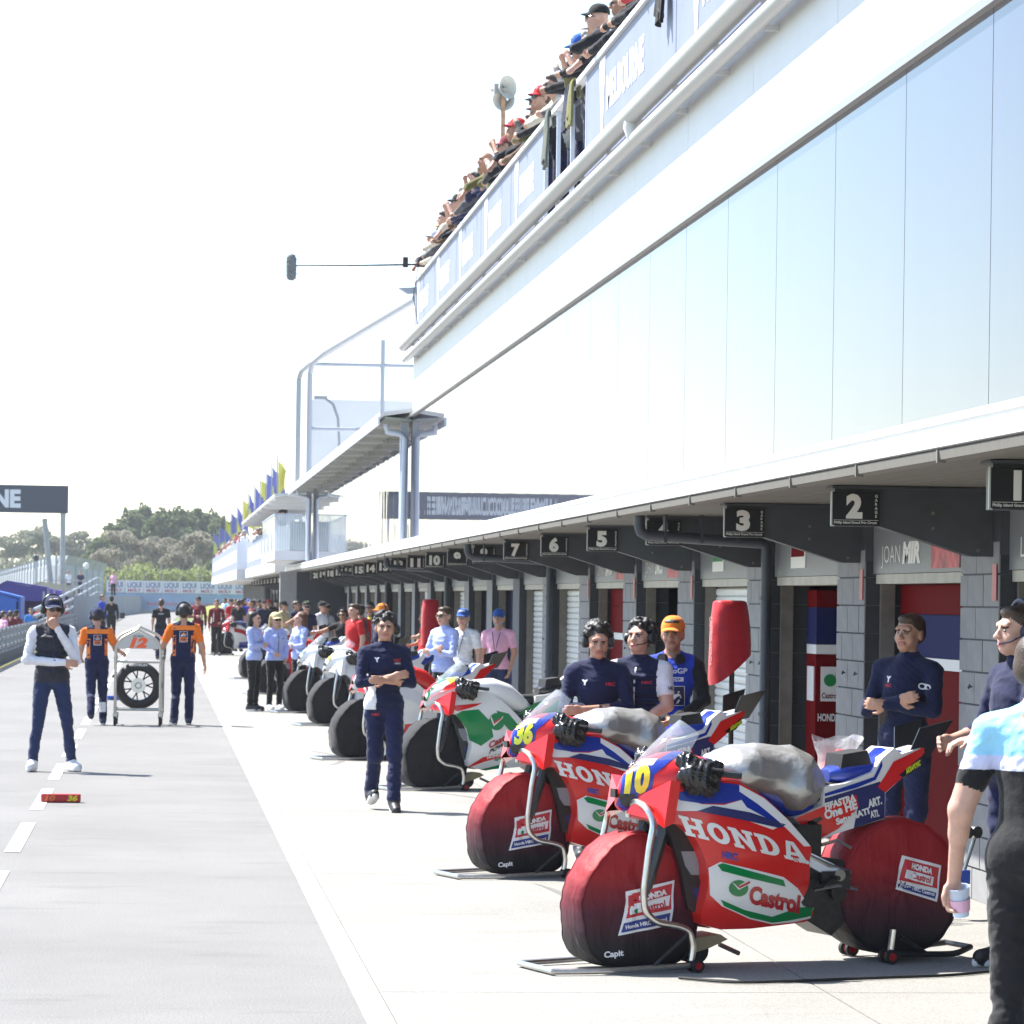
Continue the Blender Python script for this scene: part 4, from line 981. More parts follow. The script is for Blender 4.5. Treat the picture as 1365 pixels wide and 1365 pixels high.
# ------------------------------------------------------------------ people
SKIN, SHIRT, PANTS, SHOE, HAIR, SLEEVE, SOLE, EYE, LIP, VEST, ACC = range(11)
def rotm(yaw=0, pitch=0, roll=0):
    return np.array((Matrix.Rotation(yaw, 3, 'Z') @ Matrix.Rotation(pitch, 3, 'X') @ Matrix.Rotation(roll, 3, 'Y')))
def person_prims(P):
    """figure facing -Y, 1.75 m tall, feet at z = 0; P holds joint overrides"""
    pr = []
    def c(a, b, ra, rb, m, k=.03, bias=0): pr.append(('c', tuple(a), tuple(b), ra, rb, m, k, bias))
    def e(ce, r, m, k=.03, rot=None, bias=0): pr.append(('e', tuple(ce), tuple(r), rot, m, k, bias))
    lean = P.get('lean', 0.0); fat = P.get('fat', 1.0); fem = P.get('fem', False); hipz = P.get('hipz', .95)
    def T(p):           # torso lean (radians forward about the hips) + drop
        x, y, z = p; y0, z0 = y, z-.95; return (x, y0*math.cos(lean) - z0*math.sin(lean), hipz + z0*math.cos(lean) + y0*math.sin(lean))
    sw = .165 if fem else .185
    top = VEST if P.get('vest') else SHIRT
    e(T((0,.012,.965)), (.150*fat,.110*fat,.12), PANTS, .05)
    e(T((0,.0,1.10)), (.142*fat,.103*fat,.15), top, .06)
    e(T((0,-.006,1.28)), (.165*fat,.115*fat,.17), top, .06)
    if fem: 
        for s in (1,-1): e(T((s*.065,-.085,1.30)), (.06,.055,.06), top, .04)
    if P.get('jacket', True): e(T((0,.0,.985)), (.176*fat,.134*fat,.115), top, .03, bias=.012)
    c(T((-sw+.055,.012,1.405)), T((sw-.055,.012,1.405)), .068, .068, top, .05)
    c(T((0,.022,1.42)), T((0,.006,1.55)), .062, .054, SKIN, .025)
    if P.get('collar'): c(T((0,.020,1.44)), T((0,.014,1.472)), .072, .066, top, .010, .006)
    for s in (1,-1): c(T((s*.03,.022,1.475)), T((s*.13,.014,1.425)), .040, .052, top, .03)
    puff = P.get('puff', 0)
    if puff:
        for k in range(7): z = 1.0 + .058*k; e(T((0,-.004,z)), (.166*fat+puff,.125*fat+puff,.036), top, .012)
    # legs
    lr = .055 if P.get('slim') else .064
    for s, nm in ((1,'l'),(-1,'r')):
        hip = (s*.088, .005, hipz-.02); kn = P.get(nm+'_knee', (s*.095, -.012, .50)); an = P.get(nm+'_ankle', (s*.10, .022, .105))
        c(hip, kn, .094*min(fat,1.1), lr+.008, PANTS, .04); c(kn, an, lr, lr-.010, PANTS, .03)
        c(((kn[0]+an[0])/2,(kn[1]+an[1])/2+.018,(kn[2]+an[2])/2+.05), an, lr-.006, lr-.012, PANTS, .03)
        ft = P.get(nm+'_foot', 0.0); fp = P.get(nm+'_toe', 0.0)     # foot yaw, toe-down pitch
        d = rotm(ft, -fp); a = np.array(an)
        q = lambda x, y, z: tuple(a + d @ np.array((x, y, z)))
        c(q(0,.035,-.050), q(0,-.14,-.058), .047, .042, SHOE, .02); c(q(0,.0,-.02), q(0,-.09,-.055), .046, .036, SHOE, .03)
        c(q(0,.045,-.085), q(s*.005,-.165,-.085), .024, .022, SOLE, .008, .002); c(q(-.022,.03,-.085), q(-.028,-.12,-.085), .02, .02, SOLE, .008); c(q(.022,.03,-.085), q(.028,-.12,-.085), .02, .02, SOLE, .008)
    # arms
    for s, nm in ((1,'l'),(-1,'r')):
        sh = T((s*sw, .012, 1.405)); el = P.get(nm+'_elbow', (s*.235, .03, 1.14)); wr = P.get(nm+'_wrist', (s*.245, -.04, .89))
        if P.get('arms_T', True) and (lean or hipz != .95): el = T(el); wr = T(wr)
        slv = P.get('sleeve', 'long'); a, b = np.array(sh), np.array(el); w = np.array(wr)
        c(sh, el, .060, .046, SLEEVE, .035)
        if slv == 'long': c(el, wr, .047, .036, SLEEVE, .02)
        elif slv == 'roll': c(el, el + (w-b)*.35, .047, .043, SLEEVE, .015, .003); c(el, wr, .041, .028, SKIN, .02)
        else:
            if slv == 'short': c(sh, a + (b-a)*.60, .064, .060, SLEEVE, .008, .004)
            pr[-1 if slv != 'short' else -2] = pr[-1 if slv != 'short' else -2]
            c(a + (b-a)*.5, el, .044, .037, SKIN, .02, .012); c(el, el + (w-b)*.35, .038, .037, SKIN, .02); c(el, wr, .037, .025, SKIN, .02)
        # hand: palm, four fingers, thumb
        f = (w-b)/np.linalg.norm(w-b); pn = np.array(P.get(nm+'_palm', (-s, 0, 0)), float); pn -= f*(pn@f); pn /= np.linalg.norm(pn)+1e-9; sd = np.cross(f, pn)*s
        curl = P.get(nm+'_curl', .5); pc = w + f*.05
        e(pc, (.040,.020,.050), SKIN, .015, np.stack([sd, pn, f], 1))
        if P.get('fingers', True):
            for k, L in enumerate((.062,.072,.068,.052)):
                b0 = w + f*.088 + sd*(.030 - .020*k); d1 = f*math.cos(curl*.7) + pn*math.sin(curl*.7); d2 = f*math.cos(curl*2) + pn*math.sin(curl*2)
                b1 = b0 + d1*L*.5; c(b0, b1, .0105, .0095, SKIN, .006); c(b1, b1 + d2*L*.5, .0095, .008, SKIN, .006)
            t0 = w + f*.03 + sd*.034; t1 = t0 + (f*.7 + sd*.55 + pn*.3)*.04; c(t0, t1, .0125, .011, SKIN, .01); c(t1, t1 + (f*.9 + sd*.1 + pn*.4)*.032, .0105, .009, SKIN, .006)
    # head
    hy, hp, hr = P.get('head', (0,0,0)); Rm = rotm(hy, hp, hr); piv = np.array(T((0,.006,1.53)))
    def h(p): return tuple(piv + Rm @ ((np.array(p) - np.array((0,.006,1.53)))*1.05) - np.array((0,0,.022)))
    def he(ce, r, m, k=.02, bias=0): e(h(ce), tuple(np.array(r)*1.05), m, k, Rm, bias)
    def hc(a, b, ra, rb, m, k=.01, bias=0): c(h(a), h(b), ra, rb, m, k, bias)
    he((0,.018,1.672), (.074,.093,.086), SKIN, .03); he((0,-.028,1.625), (.060,.062,.080), SKIN, .03); he((0,-.062,1.568), (.034,.026,.026), SKIN, .03)
    for s in (1,-1):
        he((s*.040,-.055,1.618), (.024,.026,.028), SKIN, .02); he((s*.077,.012,1.640), (.011,.022,.032), SKIN, .01)
        he((s*.031,-.085,1.650), (.0105,.007,.0045), EYE, .003, -.0015); hc((s*.015,-.087,1.668), (s*.048,-.077,1.670), .004, .003, HAIR, .004, -.001)
        he((s*.013,-.102,1.618), (.010,.012,.009), SKIN, .01)
    hc((0,-.086,1.662), (0,-.112,1.622), .009, .0135, SKIN, .012); hc((-.040,-.076,1.680), (.040,-.076,1.680), .012, .012, SKIN, .02)
    hc((-.020,-.090,1.588), (.020,-.090,1.588), .0075, .0075, LIP, .006, .003)
    hs = P.get('hair', 'short'); g = np.random.default_rng(P.get('seed', 1))
    if hs != 'none':
        he((0,.030,1.695), (.081,.092,.080), HAIR, .012, .002); he((0,.055,1.65), (.078,.066,.075), HAIR, .012, .002)
        if hs == 'short': he((0,-.035,1.735), (.060,.045,.030), HAIR, .015, .002)
    if hs == 'curly':
        for k in range(64):
            v = g.normal(size=3); v /= np.linalg.norm(v); v[2] = abs(v[2])*1.1 - .15; v[1] = v[1] + .15
            if v[1] < -.45 and v[2] < .30: continue
            he((v[0]*.092, .022+v[1]*.108, 1.700+v[2]*.094), tuple(g.uniform(.016,.028,3)), HAIR, .005, .002)
    if hs == 'long':
        for s in (1,-1): hc((s*.062,.035,1.70), (s*.085,.06,1.45), .045, .045, HAIR, .03, .004); 
        hc((0,.075,1.70), (0,.105,1.40), .07, .06, HAIR, .04, .004)
    if hs == 'beard': he((0,-.045,1.585), (.058,.052,.050), HAIR, .01, -.004)
    return pr, h, Rm
def fold_cloth(V, F, mid, seed, amp):
    N = vnormals(V, F); clothv = np.zeros(len(V)); m = np.isin(mid, (SHIRT, PANTS, SLEEVE, VEST))
    for i in range(4): clothv[F[m, i]] = 1
    W = V.copy(); W[:, 2] *= 1.8
    d = wobble(W, seed, (12, 22), amp*1.2) + ridged(W, seed+5, (16, 34), amp*.42) + wobble(W, seed+9, (55,), amp*.45); return V + N*(d*clothv)[:, None]
def zones(P, mid, c):
    mid = mid.copy(); lean, hz = P.get('lean', 0), P.get('hipz', .95); z = (c[:,2]-hz)*math.cos(lean) - c[:,1]*math.sin(lean) + .95; body = np.abs(c[:,0]) < .20
    top = VEST if P.get('vest') else SHIRT; hem = P.get('hem', .90 if P.get('jacket', True) else .98)
    if hz > .8 and abs(lean) < .5:
        mid[(mid == top) & (z < hem)] = PANTS; mid[(mid == PANTS) & (z > hem) & body] = top
    if P.get('side_white'): mid[(mid == top) & (c[:,0] < -.095) & (z < 1.15)] = ACC
    for lo, m in P.get('zones', ()): mid[np.isin(mid, (SHIRT, SLEEVE)) & (z < lo)] = m
    return mid
PCACHE = {}
def skin_m(i): 
    cs = [(.46,.25,.17),(.40,.21,.14),(.52,.30,.22),(.30,.15,.09),(.56,.33,.25),(.15,.075,.045)]
    return mat(f'skin_{i}', cs[i], .5, var=.10, vscale=25, spec=.4)
def hair_m(n): return mat('hair_'+n, dict(black=(.012,.010,.009), brown=(.055,.032,.018), blond=(.32,.22,.10), grey=(.28,.27,.26), auburn=(.10,.035,.015))[n], .45, var=.4, vscale=60, bump=.004, bscale=150)
M_eye = mat('eyes', (.13,.09,.07), .3); M_sole = mat('sole_white', (.70,.70,.69), .6)
def lip_m(i): return mat(f'lip_{i}', [(.38,.15,.12),(.33,.13,.10),(.42,.18,.15),(.22,.09,.07),(.45,.19,.16),(.12,.05,.04)][i], .45)
def person(label, loc, rz, P, top, pants, shoes='shoe_black', skin=0, hair='brown', sleeve=None, vest=None, sole=None, acc=None, vox=.011, H=1.75, group=None, key=None, cat='person', extras=(), amp=.006):
    """one person: a continuous body mesh standing at loc; extras are (kind, dict) pieces worn on the head or body"""
    person.n = getattr(person, 'n', 0) + 1; k = key or f'own{person.n}'
    if k not in PCACHE:
        pr, h, Rm = person_prims(P); V, F, mid = sdf_mesh(pr, vox); mid = zones(P, mid, sdf_mesh.centres); V = fold_cloth(V, F, mid, len(PCACHE)+3, amp); me = np_mesh('person', V, F, mid, [M_eye]*11)
        PCACHE[k] = (me, h, Rm)
    me, h, Rm = PCACHE[k]
    o = bpy.data.objects.new('person', me); COL.objects.link(o); o.location = loc; o.rotation_euler = (0, 0, rz); s = H/1.75; o.scale = (s, s, s)
    ms = [skin_m(skin), top, pants, shoes, hair_m(hair), sleeve or top, sole or M_sole, M_eye, lip_m(skin), vest or top, acc or top]
    for i, M in enumerate(ms): o.material_slots[i].link = 'OBJECT'; o.material_slots[i].material = M
    tag(o, label, cat, group)
    for kind, a in extras: EXTRA[kind](o, h, Rm, **a)
    return o
def hmesh(o, h, mb, name, mats, smooth=True):      # head-space mesh -> body space
    mb.v = [h(v) for v in mb.v]; return mb.build(name, mats, o, smooth=smooth)
def x_cap(o, h, Rm, col, brim=None, back=False, under=None):
    mb = MB(); n, r = 22, 7; s = 1 if not back else -1
    for j in range(r):
        a = math.pi/2*j/(r-1); rr = math.cos(a)**.75; zz = math.sin(a)
        for k in range(n):
            q = 2*math.pi*k/n; mb.v.append((.089*rr*math.cos(q), .018+.107*rr*math.sin(q), 1.688+.098*zz))
    for j in range(r-1):
        for k in range(n): mb.f.append([j*n+k, j*n+(k+1)%n, (j+1)*n+(k+1)%n, (j+1)*n+k]); mb.m.append(0)
    c = hmesh(o, h, mb, 'cap', col)
    b = MB(); m = 11; y0 = .018 - s*.10
    for t in (0, 1):
        for j in range(3):
            for k in range(m):
                q = -1+2*k/(m-1); b.v.append((.083*q*(1-.06*j), .018 - s*(.107*math.sqrt(max(0,1-(q*.92)**2)) + (.075*(1-.55*q*q))*j/2) , 1.700 - .018*q*q - .016*j/2 - .005*t))
    for t in (0, 1):
        for j in range(2):
            for k in range(m-1):
                i = t*3*m+j*m+k; b.f.append([i, i+1, i+m+1, i+m]); b.m.append(t)
    hmesh(o, h, b, 'cap_brim', [brim or col, under or brim or col])
def x_phones(o, h, Rm, col, over=True, neck=False, cup_only=False):
    if cup_only:
        mb = MB(); mb.lathe((.098,.03,1.635), (1,.2,0), [(0,-.022),(.046,-.022),(.050,-.008),(.048,.014),(.030,.028),(0,.029)], 16); hmesh(o, h, mb, 'ear_cup', col); return
    if neck:
        mb = MB(); mb.tube([(.085*math.cos(a), .02+.085*math.sin(a), 1.495) for a in [math.pi*k/10 - .3 for k in range(14)]], .014, 8); hmesh(o, h, mb, 'headset_band', col)
        for s in (1,-1): mb = MB(); mb.disc((s*.062,-.075,1.475), (s*.5,-1,0), .038, .035, 14); hmesh(o, h, mb, 'ear_cup', col)
        return
    mb = MB(); mb.tube([(.103*math.cos(a), .015, 1.66+.132*math.sin(a)) for a in [math.pi*k/14 for k in range(15)]], .011, 8); hmesh(o, h, mb, 'headset_band', col)
    for s in (1,-1): mb = MB(); mb.lathe((s*.092,.014,1.645), (s,0,0), [(0,-.022),(.040,-.022),(.044,-.008),(.042,.014),(.028,.026),(0,.027)], 16); hmesh(o, h, mb, 'ear_cup', col)
    mb = MB(); mb.tube([(.09,-.02,1.63),(.075,-.075,1.60),(.035,-.115,1.588)], .004, 6); hmesh(o, h, mb, 'microphone', col)
def x_shades(o, h, Rm, col=None):
    col = col or mat('lens_black', (.01,.01,.012), .1)
    for s in (1,-1): mb = MB(); mb.prism([(s*.006,1.662),(s*.055,1.664),(s*.052,1.636),(s*.030,1.630),(s*.010,1.640)], lambda q, t: (q[0], t + .9*abs(q[0])**2*4, q[1]), -.112, -.102); hmesh(o, h, mb, 'sunglass_lens', col, False)
    mb = MB()
    for s in (1,-1): mb.tube([(s*.052,-.098,1.658),(s*.078,-.04,1.655),(s*.080,.02,1.650)], .0035, 5)
    hmesh(o, h, mb, 'sunglass_arms', col, False)['kind'] = 'stuff'
def x_box(o, h, Rm, name, c, size, M, rot=(0,0,0)):
    mb = MB(); a, b, d = size; mb.box(-a/2, a/2, -b/2, b/2, -d/2, d/2); E = Euler(rot).to_matrix(); mb.v = [tuple(E @ Vector(v) + Vector(c)) for v in mb.v]; mb.build(name, M, o, bevel=.004)
def x_tube(o, h, Rm, name, pts, r, M): MB().tube(pts, r, 8).build(name, M, o, smooth=True)
BVHS = {}
def x_print(o, h, Rm, poly=None, text=None, at=(0,0), size=(.1,.05), M=None, face=-1, name='print', bold=.03, off=.004, dirv=None):
    """flat print draped on the body: at = (x, z) seen from the front (face=-1) or back (face=+1); dirv projects along any horizontal direction"""
    me = o.data
    if me.name not in BVHS: BVHS[me.name] = BVHTree.FromPolygons([v.co.copy() for v in me.vertices], [list(p.vertices) for p in me.polygons])
    bvh = BVHS[me.name]; d = Vector(dirv).normalized() if dirv else Vector((0, -face, 0)); rt = d.cross(Vector((0,0,1))).normalized()
    if text: V, Fc = text2d(text, bold); W = max(v[0] for v in V); V = [(x/W-.5, y-.5) for x, y in V]
    else: V = poly or [(-.5,-.5),(.5,-.5),(.5,.5),(-.5,.5)]; Fc = [list(range(len(V)))]
    bm = bmesh.new(); vs = [bm.verts.new((x*size[0]+at[0], y*size[1]+at[1], 0)) for x, y in V]
    for f in Fc: bm.faces.new([vs[i] for i in f])
    st = max(.025, max(size)/6)
    for ax in (0, 1):
        lo, hi = min(v.co[ax] for v in bm.verts), max(v.co[ax] for v in bm.verts); k = math.floor(lo/st)+1
        while k*st < hi:
            co = [0,0,0]; no = [0,0,0]; co[ax] = k*st; no[ax] = 1
            bmesh.ops.bisect_plane(bm, geom=bm.verts[:]+bm.edges[:]+bm.faces[:], plane_co=co, plane_no=no); k += 1
    for v in bm.verts:
        p = rt*v.co.x + Vector((0,0,v.co.y)); q = bvh.ray_cast(p - d*1.0, d); v.co = (q[0] if q[0] else p) - d*off
    me2 = bpy.data.meshes.new(name); bm.to_mesh(me2); bm.free(); me2.materials.append(M); link(name, me2, o)
EXTRA = dict(cap=x_cap, phones=x_phones, shades=x_shades, box=x_box, tube=x_tube, prt=x_print)
# ------------------------------------------------------------------ park the motorcycles
def lump(name, prims, vox, seed, fr, amp, M):
    V, F, mid = sdf_mesh(prims, vox); V = V + vnormals(V, F)*(wobble if seed < 10 else ridged)(V, seed, fr, amp)[:, None]; return np_mesh(name, V, F, None, [M])
WRAP = {}
for s in (1, -1):
    WRAP[s] = lump('grip_wrap', [('e', (.50, s*.265, .95), (.095,.085,.085), None, 0, .03, 0), ('e', (.53, s*.23, 1.02), (.055,.06,.05), None, 0, .02, 0), ('e', (.45, s*.29, .92), (.06,.05,.07), None, 0, .03, 0), ('e', (.42, s*.27, .99), (.06,.05,.04), None, 0, .03, 0)], .0075, 4, (45, 90), .020, M_wrap)
FOIL = lump('foil', [('e', (.14,0,.985), (.22,.205,.105), None, 0, .06, 0), ('e', (-.06,0,.95), (.20,.195,.125), rotm(0,0,.2).astype(np.float32), 0, .08, 0), ('c', (.25,0,.995), (-.14,0,.985), .07, .085, 0, .05, 0), ('e', (-.22,0,.90), (.10,.15,.12), None, 0, .06, 0), ('e', (-.12,.08,.90), (.13,.15,.13), None, 0, .05, 0), ('e', (-.12,-.08,.90), (.13,.15,.13), None, 0, .05, 0), ('e', (.12,.10,.95), (.2,.13,.09), None, 0, .05, 0), ('e', (.12,-.10,.95), (.2,.13,.09), None, 0, .05, 0)], .012, 11, (5, 12, 28), .014, M_foil)
def dress(bf, t, who, red, foil=True):
    for s in (1, -1):
        put(t, 'grip_wrap', WRAP[s])
    if foil:
        o = link('tank_cover', FOIL); o.location = bf.o; o.rotation_euler = (0, 0, bf.rz); tag(o, f'crumpled silver foil cover over the tank of {who}', 'tank cover', 'foil covers on the motorcycles')
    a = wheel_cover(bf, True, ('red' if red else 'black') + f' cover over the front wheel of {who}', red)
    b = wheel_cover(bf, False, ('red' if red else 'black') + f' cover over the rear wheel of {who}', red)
    stands(bf, f'tubular steel stand holding up the front of {who}', f'red-wheeled stand under the rear wheel of {who}')
    return a, b
r = make_bike(B1, 'red and blue racing motorcycle with yellow number ten on its nose', {}); honda_livery(*r, '10', 'yellow')
ca, cb = dress(B1, r[0], 'the red motorcycle numbered ten', True); cover_art(ca, B1, True); cover_art(cb, B1, False); bike1 = r[0]
r = make_bike(B2, 'red and blue racing motorcycle with lime number thirty-six on its nose', {})
for part, src in ((r[1], [c for c in bike1.children if c.name.startswith('fairing')][0]), (r[2], None), (r[3], [c for c in bike1.children if c.name.startswith('tail') and not c.name.startswith('tail_wing')][0])):
    if src:
        for ch in src.children:
            c = ch.copy(); COL.objects.link(c); c.parent = part
honda_nose(r[2], '36', 'lime')
c2 = dress(B2, r[0], 'the red motorcycle numbered thirty-six', True)
for src, dst in ((ca, c2[0]), (cb, c2[1])):
    for ch in src.children:
        if not ch.name.startswith('seam'): c = ch.copy(); COL.objects.link(c); c.parent = dst
# white and green motorcycle
r = make_bike(B3, 'white racing motorcycle with green flanks and red nose', dict(fair='white', nose='white', wing='red', tail='white', tank='white', plate='grey', hump='black'))
d = lambda p, c, **k: decal(r[1], 'stripe', B3, p, C[c], **k)
d(z5((425,645),(470,622),(575,612),(650,690),(672,790),(590,850),(515,812),(495,735)), 'green'); d(z5((380,600),(440,585),(600,570),(560,590),(440,625)), 'red', off=.004)
d(z5((690,620),(770,640),(850,735),(800,775),(730,700)), 'green'); d(z5((505,985),(600,925),(742,888),(742,915),(612,952),(515,988)), 'red', off=.004); d(z5((580,1005),(740,965),(760,985),(620,1010)), 'green')
d([(z5((692,692))[0][0]+10.5*math.cos(a), z5((692,692))[0][1]+11.5*math.sin(a)) for a in [k*.28 for k in range(22)]], 'green', off=.004, both=False)
d(z5((655,655),(672,700),(735,655),(728,672),(672,722),(650,665)), 'white', off=.006, both=False); d(z5((662,660),(674,695),(725,662),(722,672),(674,708)), 'red', off=.008, both=False)
L5 = lambda s, a, b, c, col, bold=.03, sh=0: letters(r[1], 'lettering', B3, text2d(s, bold, sh), z5(a)[0], z5(b)[0], z5(c)[0], C[col])
L5('Castrol', (640,868), (808,782), (640,828), 'crim', .05); L5('POWER1', (640,902), (800,818), (646,874), 'black', .05, .2); L5('HONDA', (630,935), (740,905), (628,918), 'white', .05); L5('AgriStar', (676,950), (745,925), (674,935), 'green')
decal(r[3], 'stripe', B1, z3((200,582),(330,500),(520,440),(612,440),(612,582),(470,632),(290,690)), C['green'], Yf=YTAIL, off=.004); decal(r[3], 'stripe', B1, z3((578,440),(650,325),(788,258),(790,285),(700,388),(612,466)), C['red'], Yf=YTAIL, off=.005)
nose_patch(r[2], 'stripe', C['green'], lambda s: (.80-.36*s, -.04-.10*s, .04+.02*s)); nose_patch(r[2], 'stripe', C['lime'], lambda s: (.60-.12*s, .02, .13), .004); nose_text(r[2], '5', C['red'], .77, .09, w=.05); nose_patch(r[2], 'stripe', C['red'], lambda s: (.79-.3*s, .075+.08*s, .10+.10*s), .003)
dress(B3, r[0], 'the white and green motorcycle', False, foil=False)
# further bikes
def plain(bf, label, who, st, ncol, num, extra):
    r = make_bike(bf, label, st)
    for V, c in extra: decal(r[1], 'stripe', None, V, C[c], off=.003)
    nose_patch(r[2], 'stripe', C[st.get('flash', 'sky')], lambda s: (.74-.20*s, -.03-.06*s, .03+.06*s)); nose_text(r[2], num, C[ncol], .76, .10, w=.10, off=.006)
    decal(r[3], 'stripe', B1, z3((578,440),(650,325),(788,258),(790,285),(700,388),(612,466)), C[st.get('tailflash', 'red')], Yf=YTAIL, off=.005)
    dress(bf, r[0], who, False, foil=False); return r
LOW = [(.30,.22),(.28,.40),(-.05,.42),(-.22,.36),(-.22,.24)]; MID = [(.45,.72),(.20,.66),(-.12,.52),(-.12,.62),(.15,.78),(.45,.84)]
plain(BF(478,1012), 'white and red racing motorcycle standing behind the walking man', 'the white and red motorcycle', dict(fair='white', nose='white', wing='red', tank='red', flash='red'), 'black', '79', [(LOW, 'red'), (MID, 'silverw')])
plain(BF(440,967), 'white and blue racing motorcycle with yellow number beside the walking man', 'the white and blue motorcycle with yellow number', dict(fair='silverw', nose='white', wing='silverw', tank='white', flash='white', tailflash='blue'), 'yellow', '42', [(LOW, 'blue'), (MID, 'blue')])
plain(BF(405,950), 'white and blue racing motorcycle with sky-blue number', 'the white and blue motorcycle with sky-blue number', dict(fair='silverw', nose='white', wing='silverw', tank='white', flash='white', tailflash='blue'), 'sky', '43', [(LOW, 'blue'), (MID, 'blue')])
plain(BF(362,925), 'red racing motorcycle behind the women in pale blue jackets', 'the red motorcycle behind the women', dict(fair='red', nose='red', wing='red', tank='red', flash='white'), 'black', '63', [(LOW, 'white')])
plain(BF(338,905), 'dark red racing motorcycle beyond the women in pale blue jackets', 'the dark red motorcycle', dict(fair='maroon', nose='maroon', wing='red', tank='maroon', flash='white'), 'white', '93', [(LOW, 'white')])
plain(BF(297,873), 'purple and pink racing motorcycle far along the apron', 'the purple motorcycle', dict(fair='white', nose='crim', wing='crim', tank='dblue', flash='white'), 'black', '20', [(LOW, 'blue'), (MID, 'crim')])
# ================================================================== people
navy = cloth('navy', (.008, .012, .048)); navy2 = cloth('navy_trousers', (.011, .015, .056)); white_c = cloth('white', (.68, .68, .72)); blk = cloth('black', (.012, .012, .014)); char = cloth('charcoal', (.03, .03, .034))
jean = cloth('denim', (.018, .030, .085)); pale = cloth('pale_blue', (.36, .43, .74)); orange_c = cloth('orange', (.75, .16, .015)); red_c = cloth('red', (.48, .012, .016)); maroon_c = cloth('maroon', (.14, .012, .022)); pink = cloth('pink', (.72, .38, .52))
skyb = cloth('sky_blue', (.30, .62, .82)); olive = cloth('olive', (.16, .16, .06)); tan = cloth('tan', (.46, .40, .24)); grey_c = cloth('grey', (.22, .22, .23)); royal = cloth('royal', (.02, .05, .42)); lime_c = cloth('lime', (.55, .6, .08)); lil = cloth('lilac', (.55, .56, .75))
M_shoeb = mat('shoe_black', (.015, .015, .017), .5); M_shoew = mat('shoe_white', (.70, .70, .70), .55); M_shoen = mat('shoe_navy', (.02, .025, .07), .5); M_pw = mat('print_white_ink', (.75, .75, .76), .7); M_pr = mat('print_red_ink', (.55, .03, .05), .7); M_po = mat('print_orange_ink', (.8, .2, .02), .7); M_py = mat('print_yellow_ink', (.8, .55, .03), .7); M_pn = mat('print_navy_ink', (.015, .02, .07), .7)
M_hs = mat('headset_black', (.012, .012, .014), .35); M_hsn = mat('headset_navy', (.015, .022, .06), .35); M_skincap = cloth('cap_navy', (.012, .02, .06)); capo = cloth('cap_orange', (.75, .22, .02)); capb = cloth('cap_black', (.012, .012, .014)); capblue = cloth('cap_blue', (.02, .09, .36)); capw = cloth('cap_white', (.6, .62, .68)); caps = cloth('cap_sand', (.62, .5, .28))
def at_depth(u, X):          # ground point whose bearing is column u at lateral distance X from the lane axis through the camera
    z = FPX * X / ((u - 211) * math.cos(TH)); y = (z - X*math.sin(TH))/math.cos(TH); return Vector((X, y, .004))
def G(u, v): p = onz(u, v, .004); return p
CROSS = dict(l_elbow=(.235,-.07,1.145), l_wrist=(-.035,-.185,1.165), r_elbow=(-.235,-.07,1.140), r_wrist=(.035,-.165,1.200), l_palm=(0,1,0), r_palm=(0,1,0), l_curl=.35, r_curl=.35)
def pp(_n, x, z, w, h, col, **k): return ('prt', dict(poly=None, at=(x, z), size=(w, h), M=col, **k))
def tx(s, x, z, w, h, col, **k): return ('prt', dict(text=s, at=(x, z), size=(w, h), M=col, **k))
V_ = .0085
# man walking towards the camera, arms folded
person('man in navy team jacket walking with folded arms past the motorcycles', G(510,1080), R(8),
    {**CROSS, 'collar':1, 'l_knee':(.07,-.16,.50), 'l_ankle':(.045,-.27,.125), 'l_toe':-.38, 'r_knee':(-.07,.03,.49), 'r_ankle':(-.065,.20,.15), 'r_toe':.35, 'sleeve':'roll', 'hair':'curly', 'head':(-.15,0,0), 'seed':3, 'side_white':1},
    navy, navy2, M_shoeb, 0, 'black', acc=white_c, vox=V_, H=1.66, extras=[('phones', dict(col=M_hs, cup_only=True)), tx('HRC', .10, 1.345, .07, .028, M_pr), tx('HONDA', .10, 1.318, .06, .014, M_pw), pp('p', -.205, 1.335, .05, .03, M_pr, dirv=(.6,.7,0)), tx('Y', -.09, 1.35, .045, .035, M_pw, bold=.08), tx('HRC', -.09, .86, .07, .022, M_pr)])
# man with hand at chin, quilted vest
person('man in quilted dark vest and white sleeves holding his chin', G(67,1028), R(10),
    {'vest':1, 'puff':.006, 'sleeve':'long', 'slim':1, 'l_elbow':(.235,-.10,1.12), 'l_wrist':(.035,-.165,1.435), 'l_palm':(0,1,0), 'l_curl':.7, 'r_elbow':(-.265,-.05,1.12), 'r_wrist':(.09,-.20,1.10), 'r_palm':(0,1,0), 'l_knee':(.16,-.01,.50), 'l_ankle':(.215,.02,.105), 'r_knee':(-.13,-.01,.50), 'r_ankle':(-.175,.02,.105), 'l_foot':.35, 'r_foot':-.35, 'head':(.12,.05,0), 'hair':'short'},
    white_c, jean, M_shoew, 0, 'brown', vest=cloth('vest', (.02,.021,.032), .6), vox=V_, H=1.76, extras=[('cap', dict(col=M_skincap, brim=M_skincap, under=capw)), ('phones', dict(col=M_hs)), ('shades', {}), tx('SPORT', .03, 1.745, .06, .014, M_pw), pp('p', 0, 1.20, .02, .42, M_pn, name='zip')])
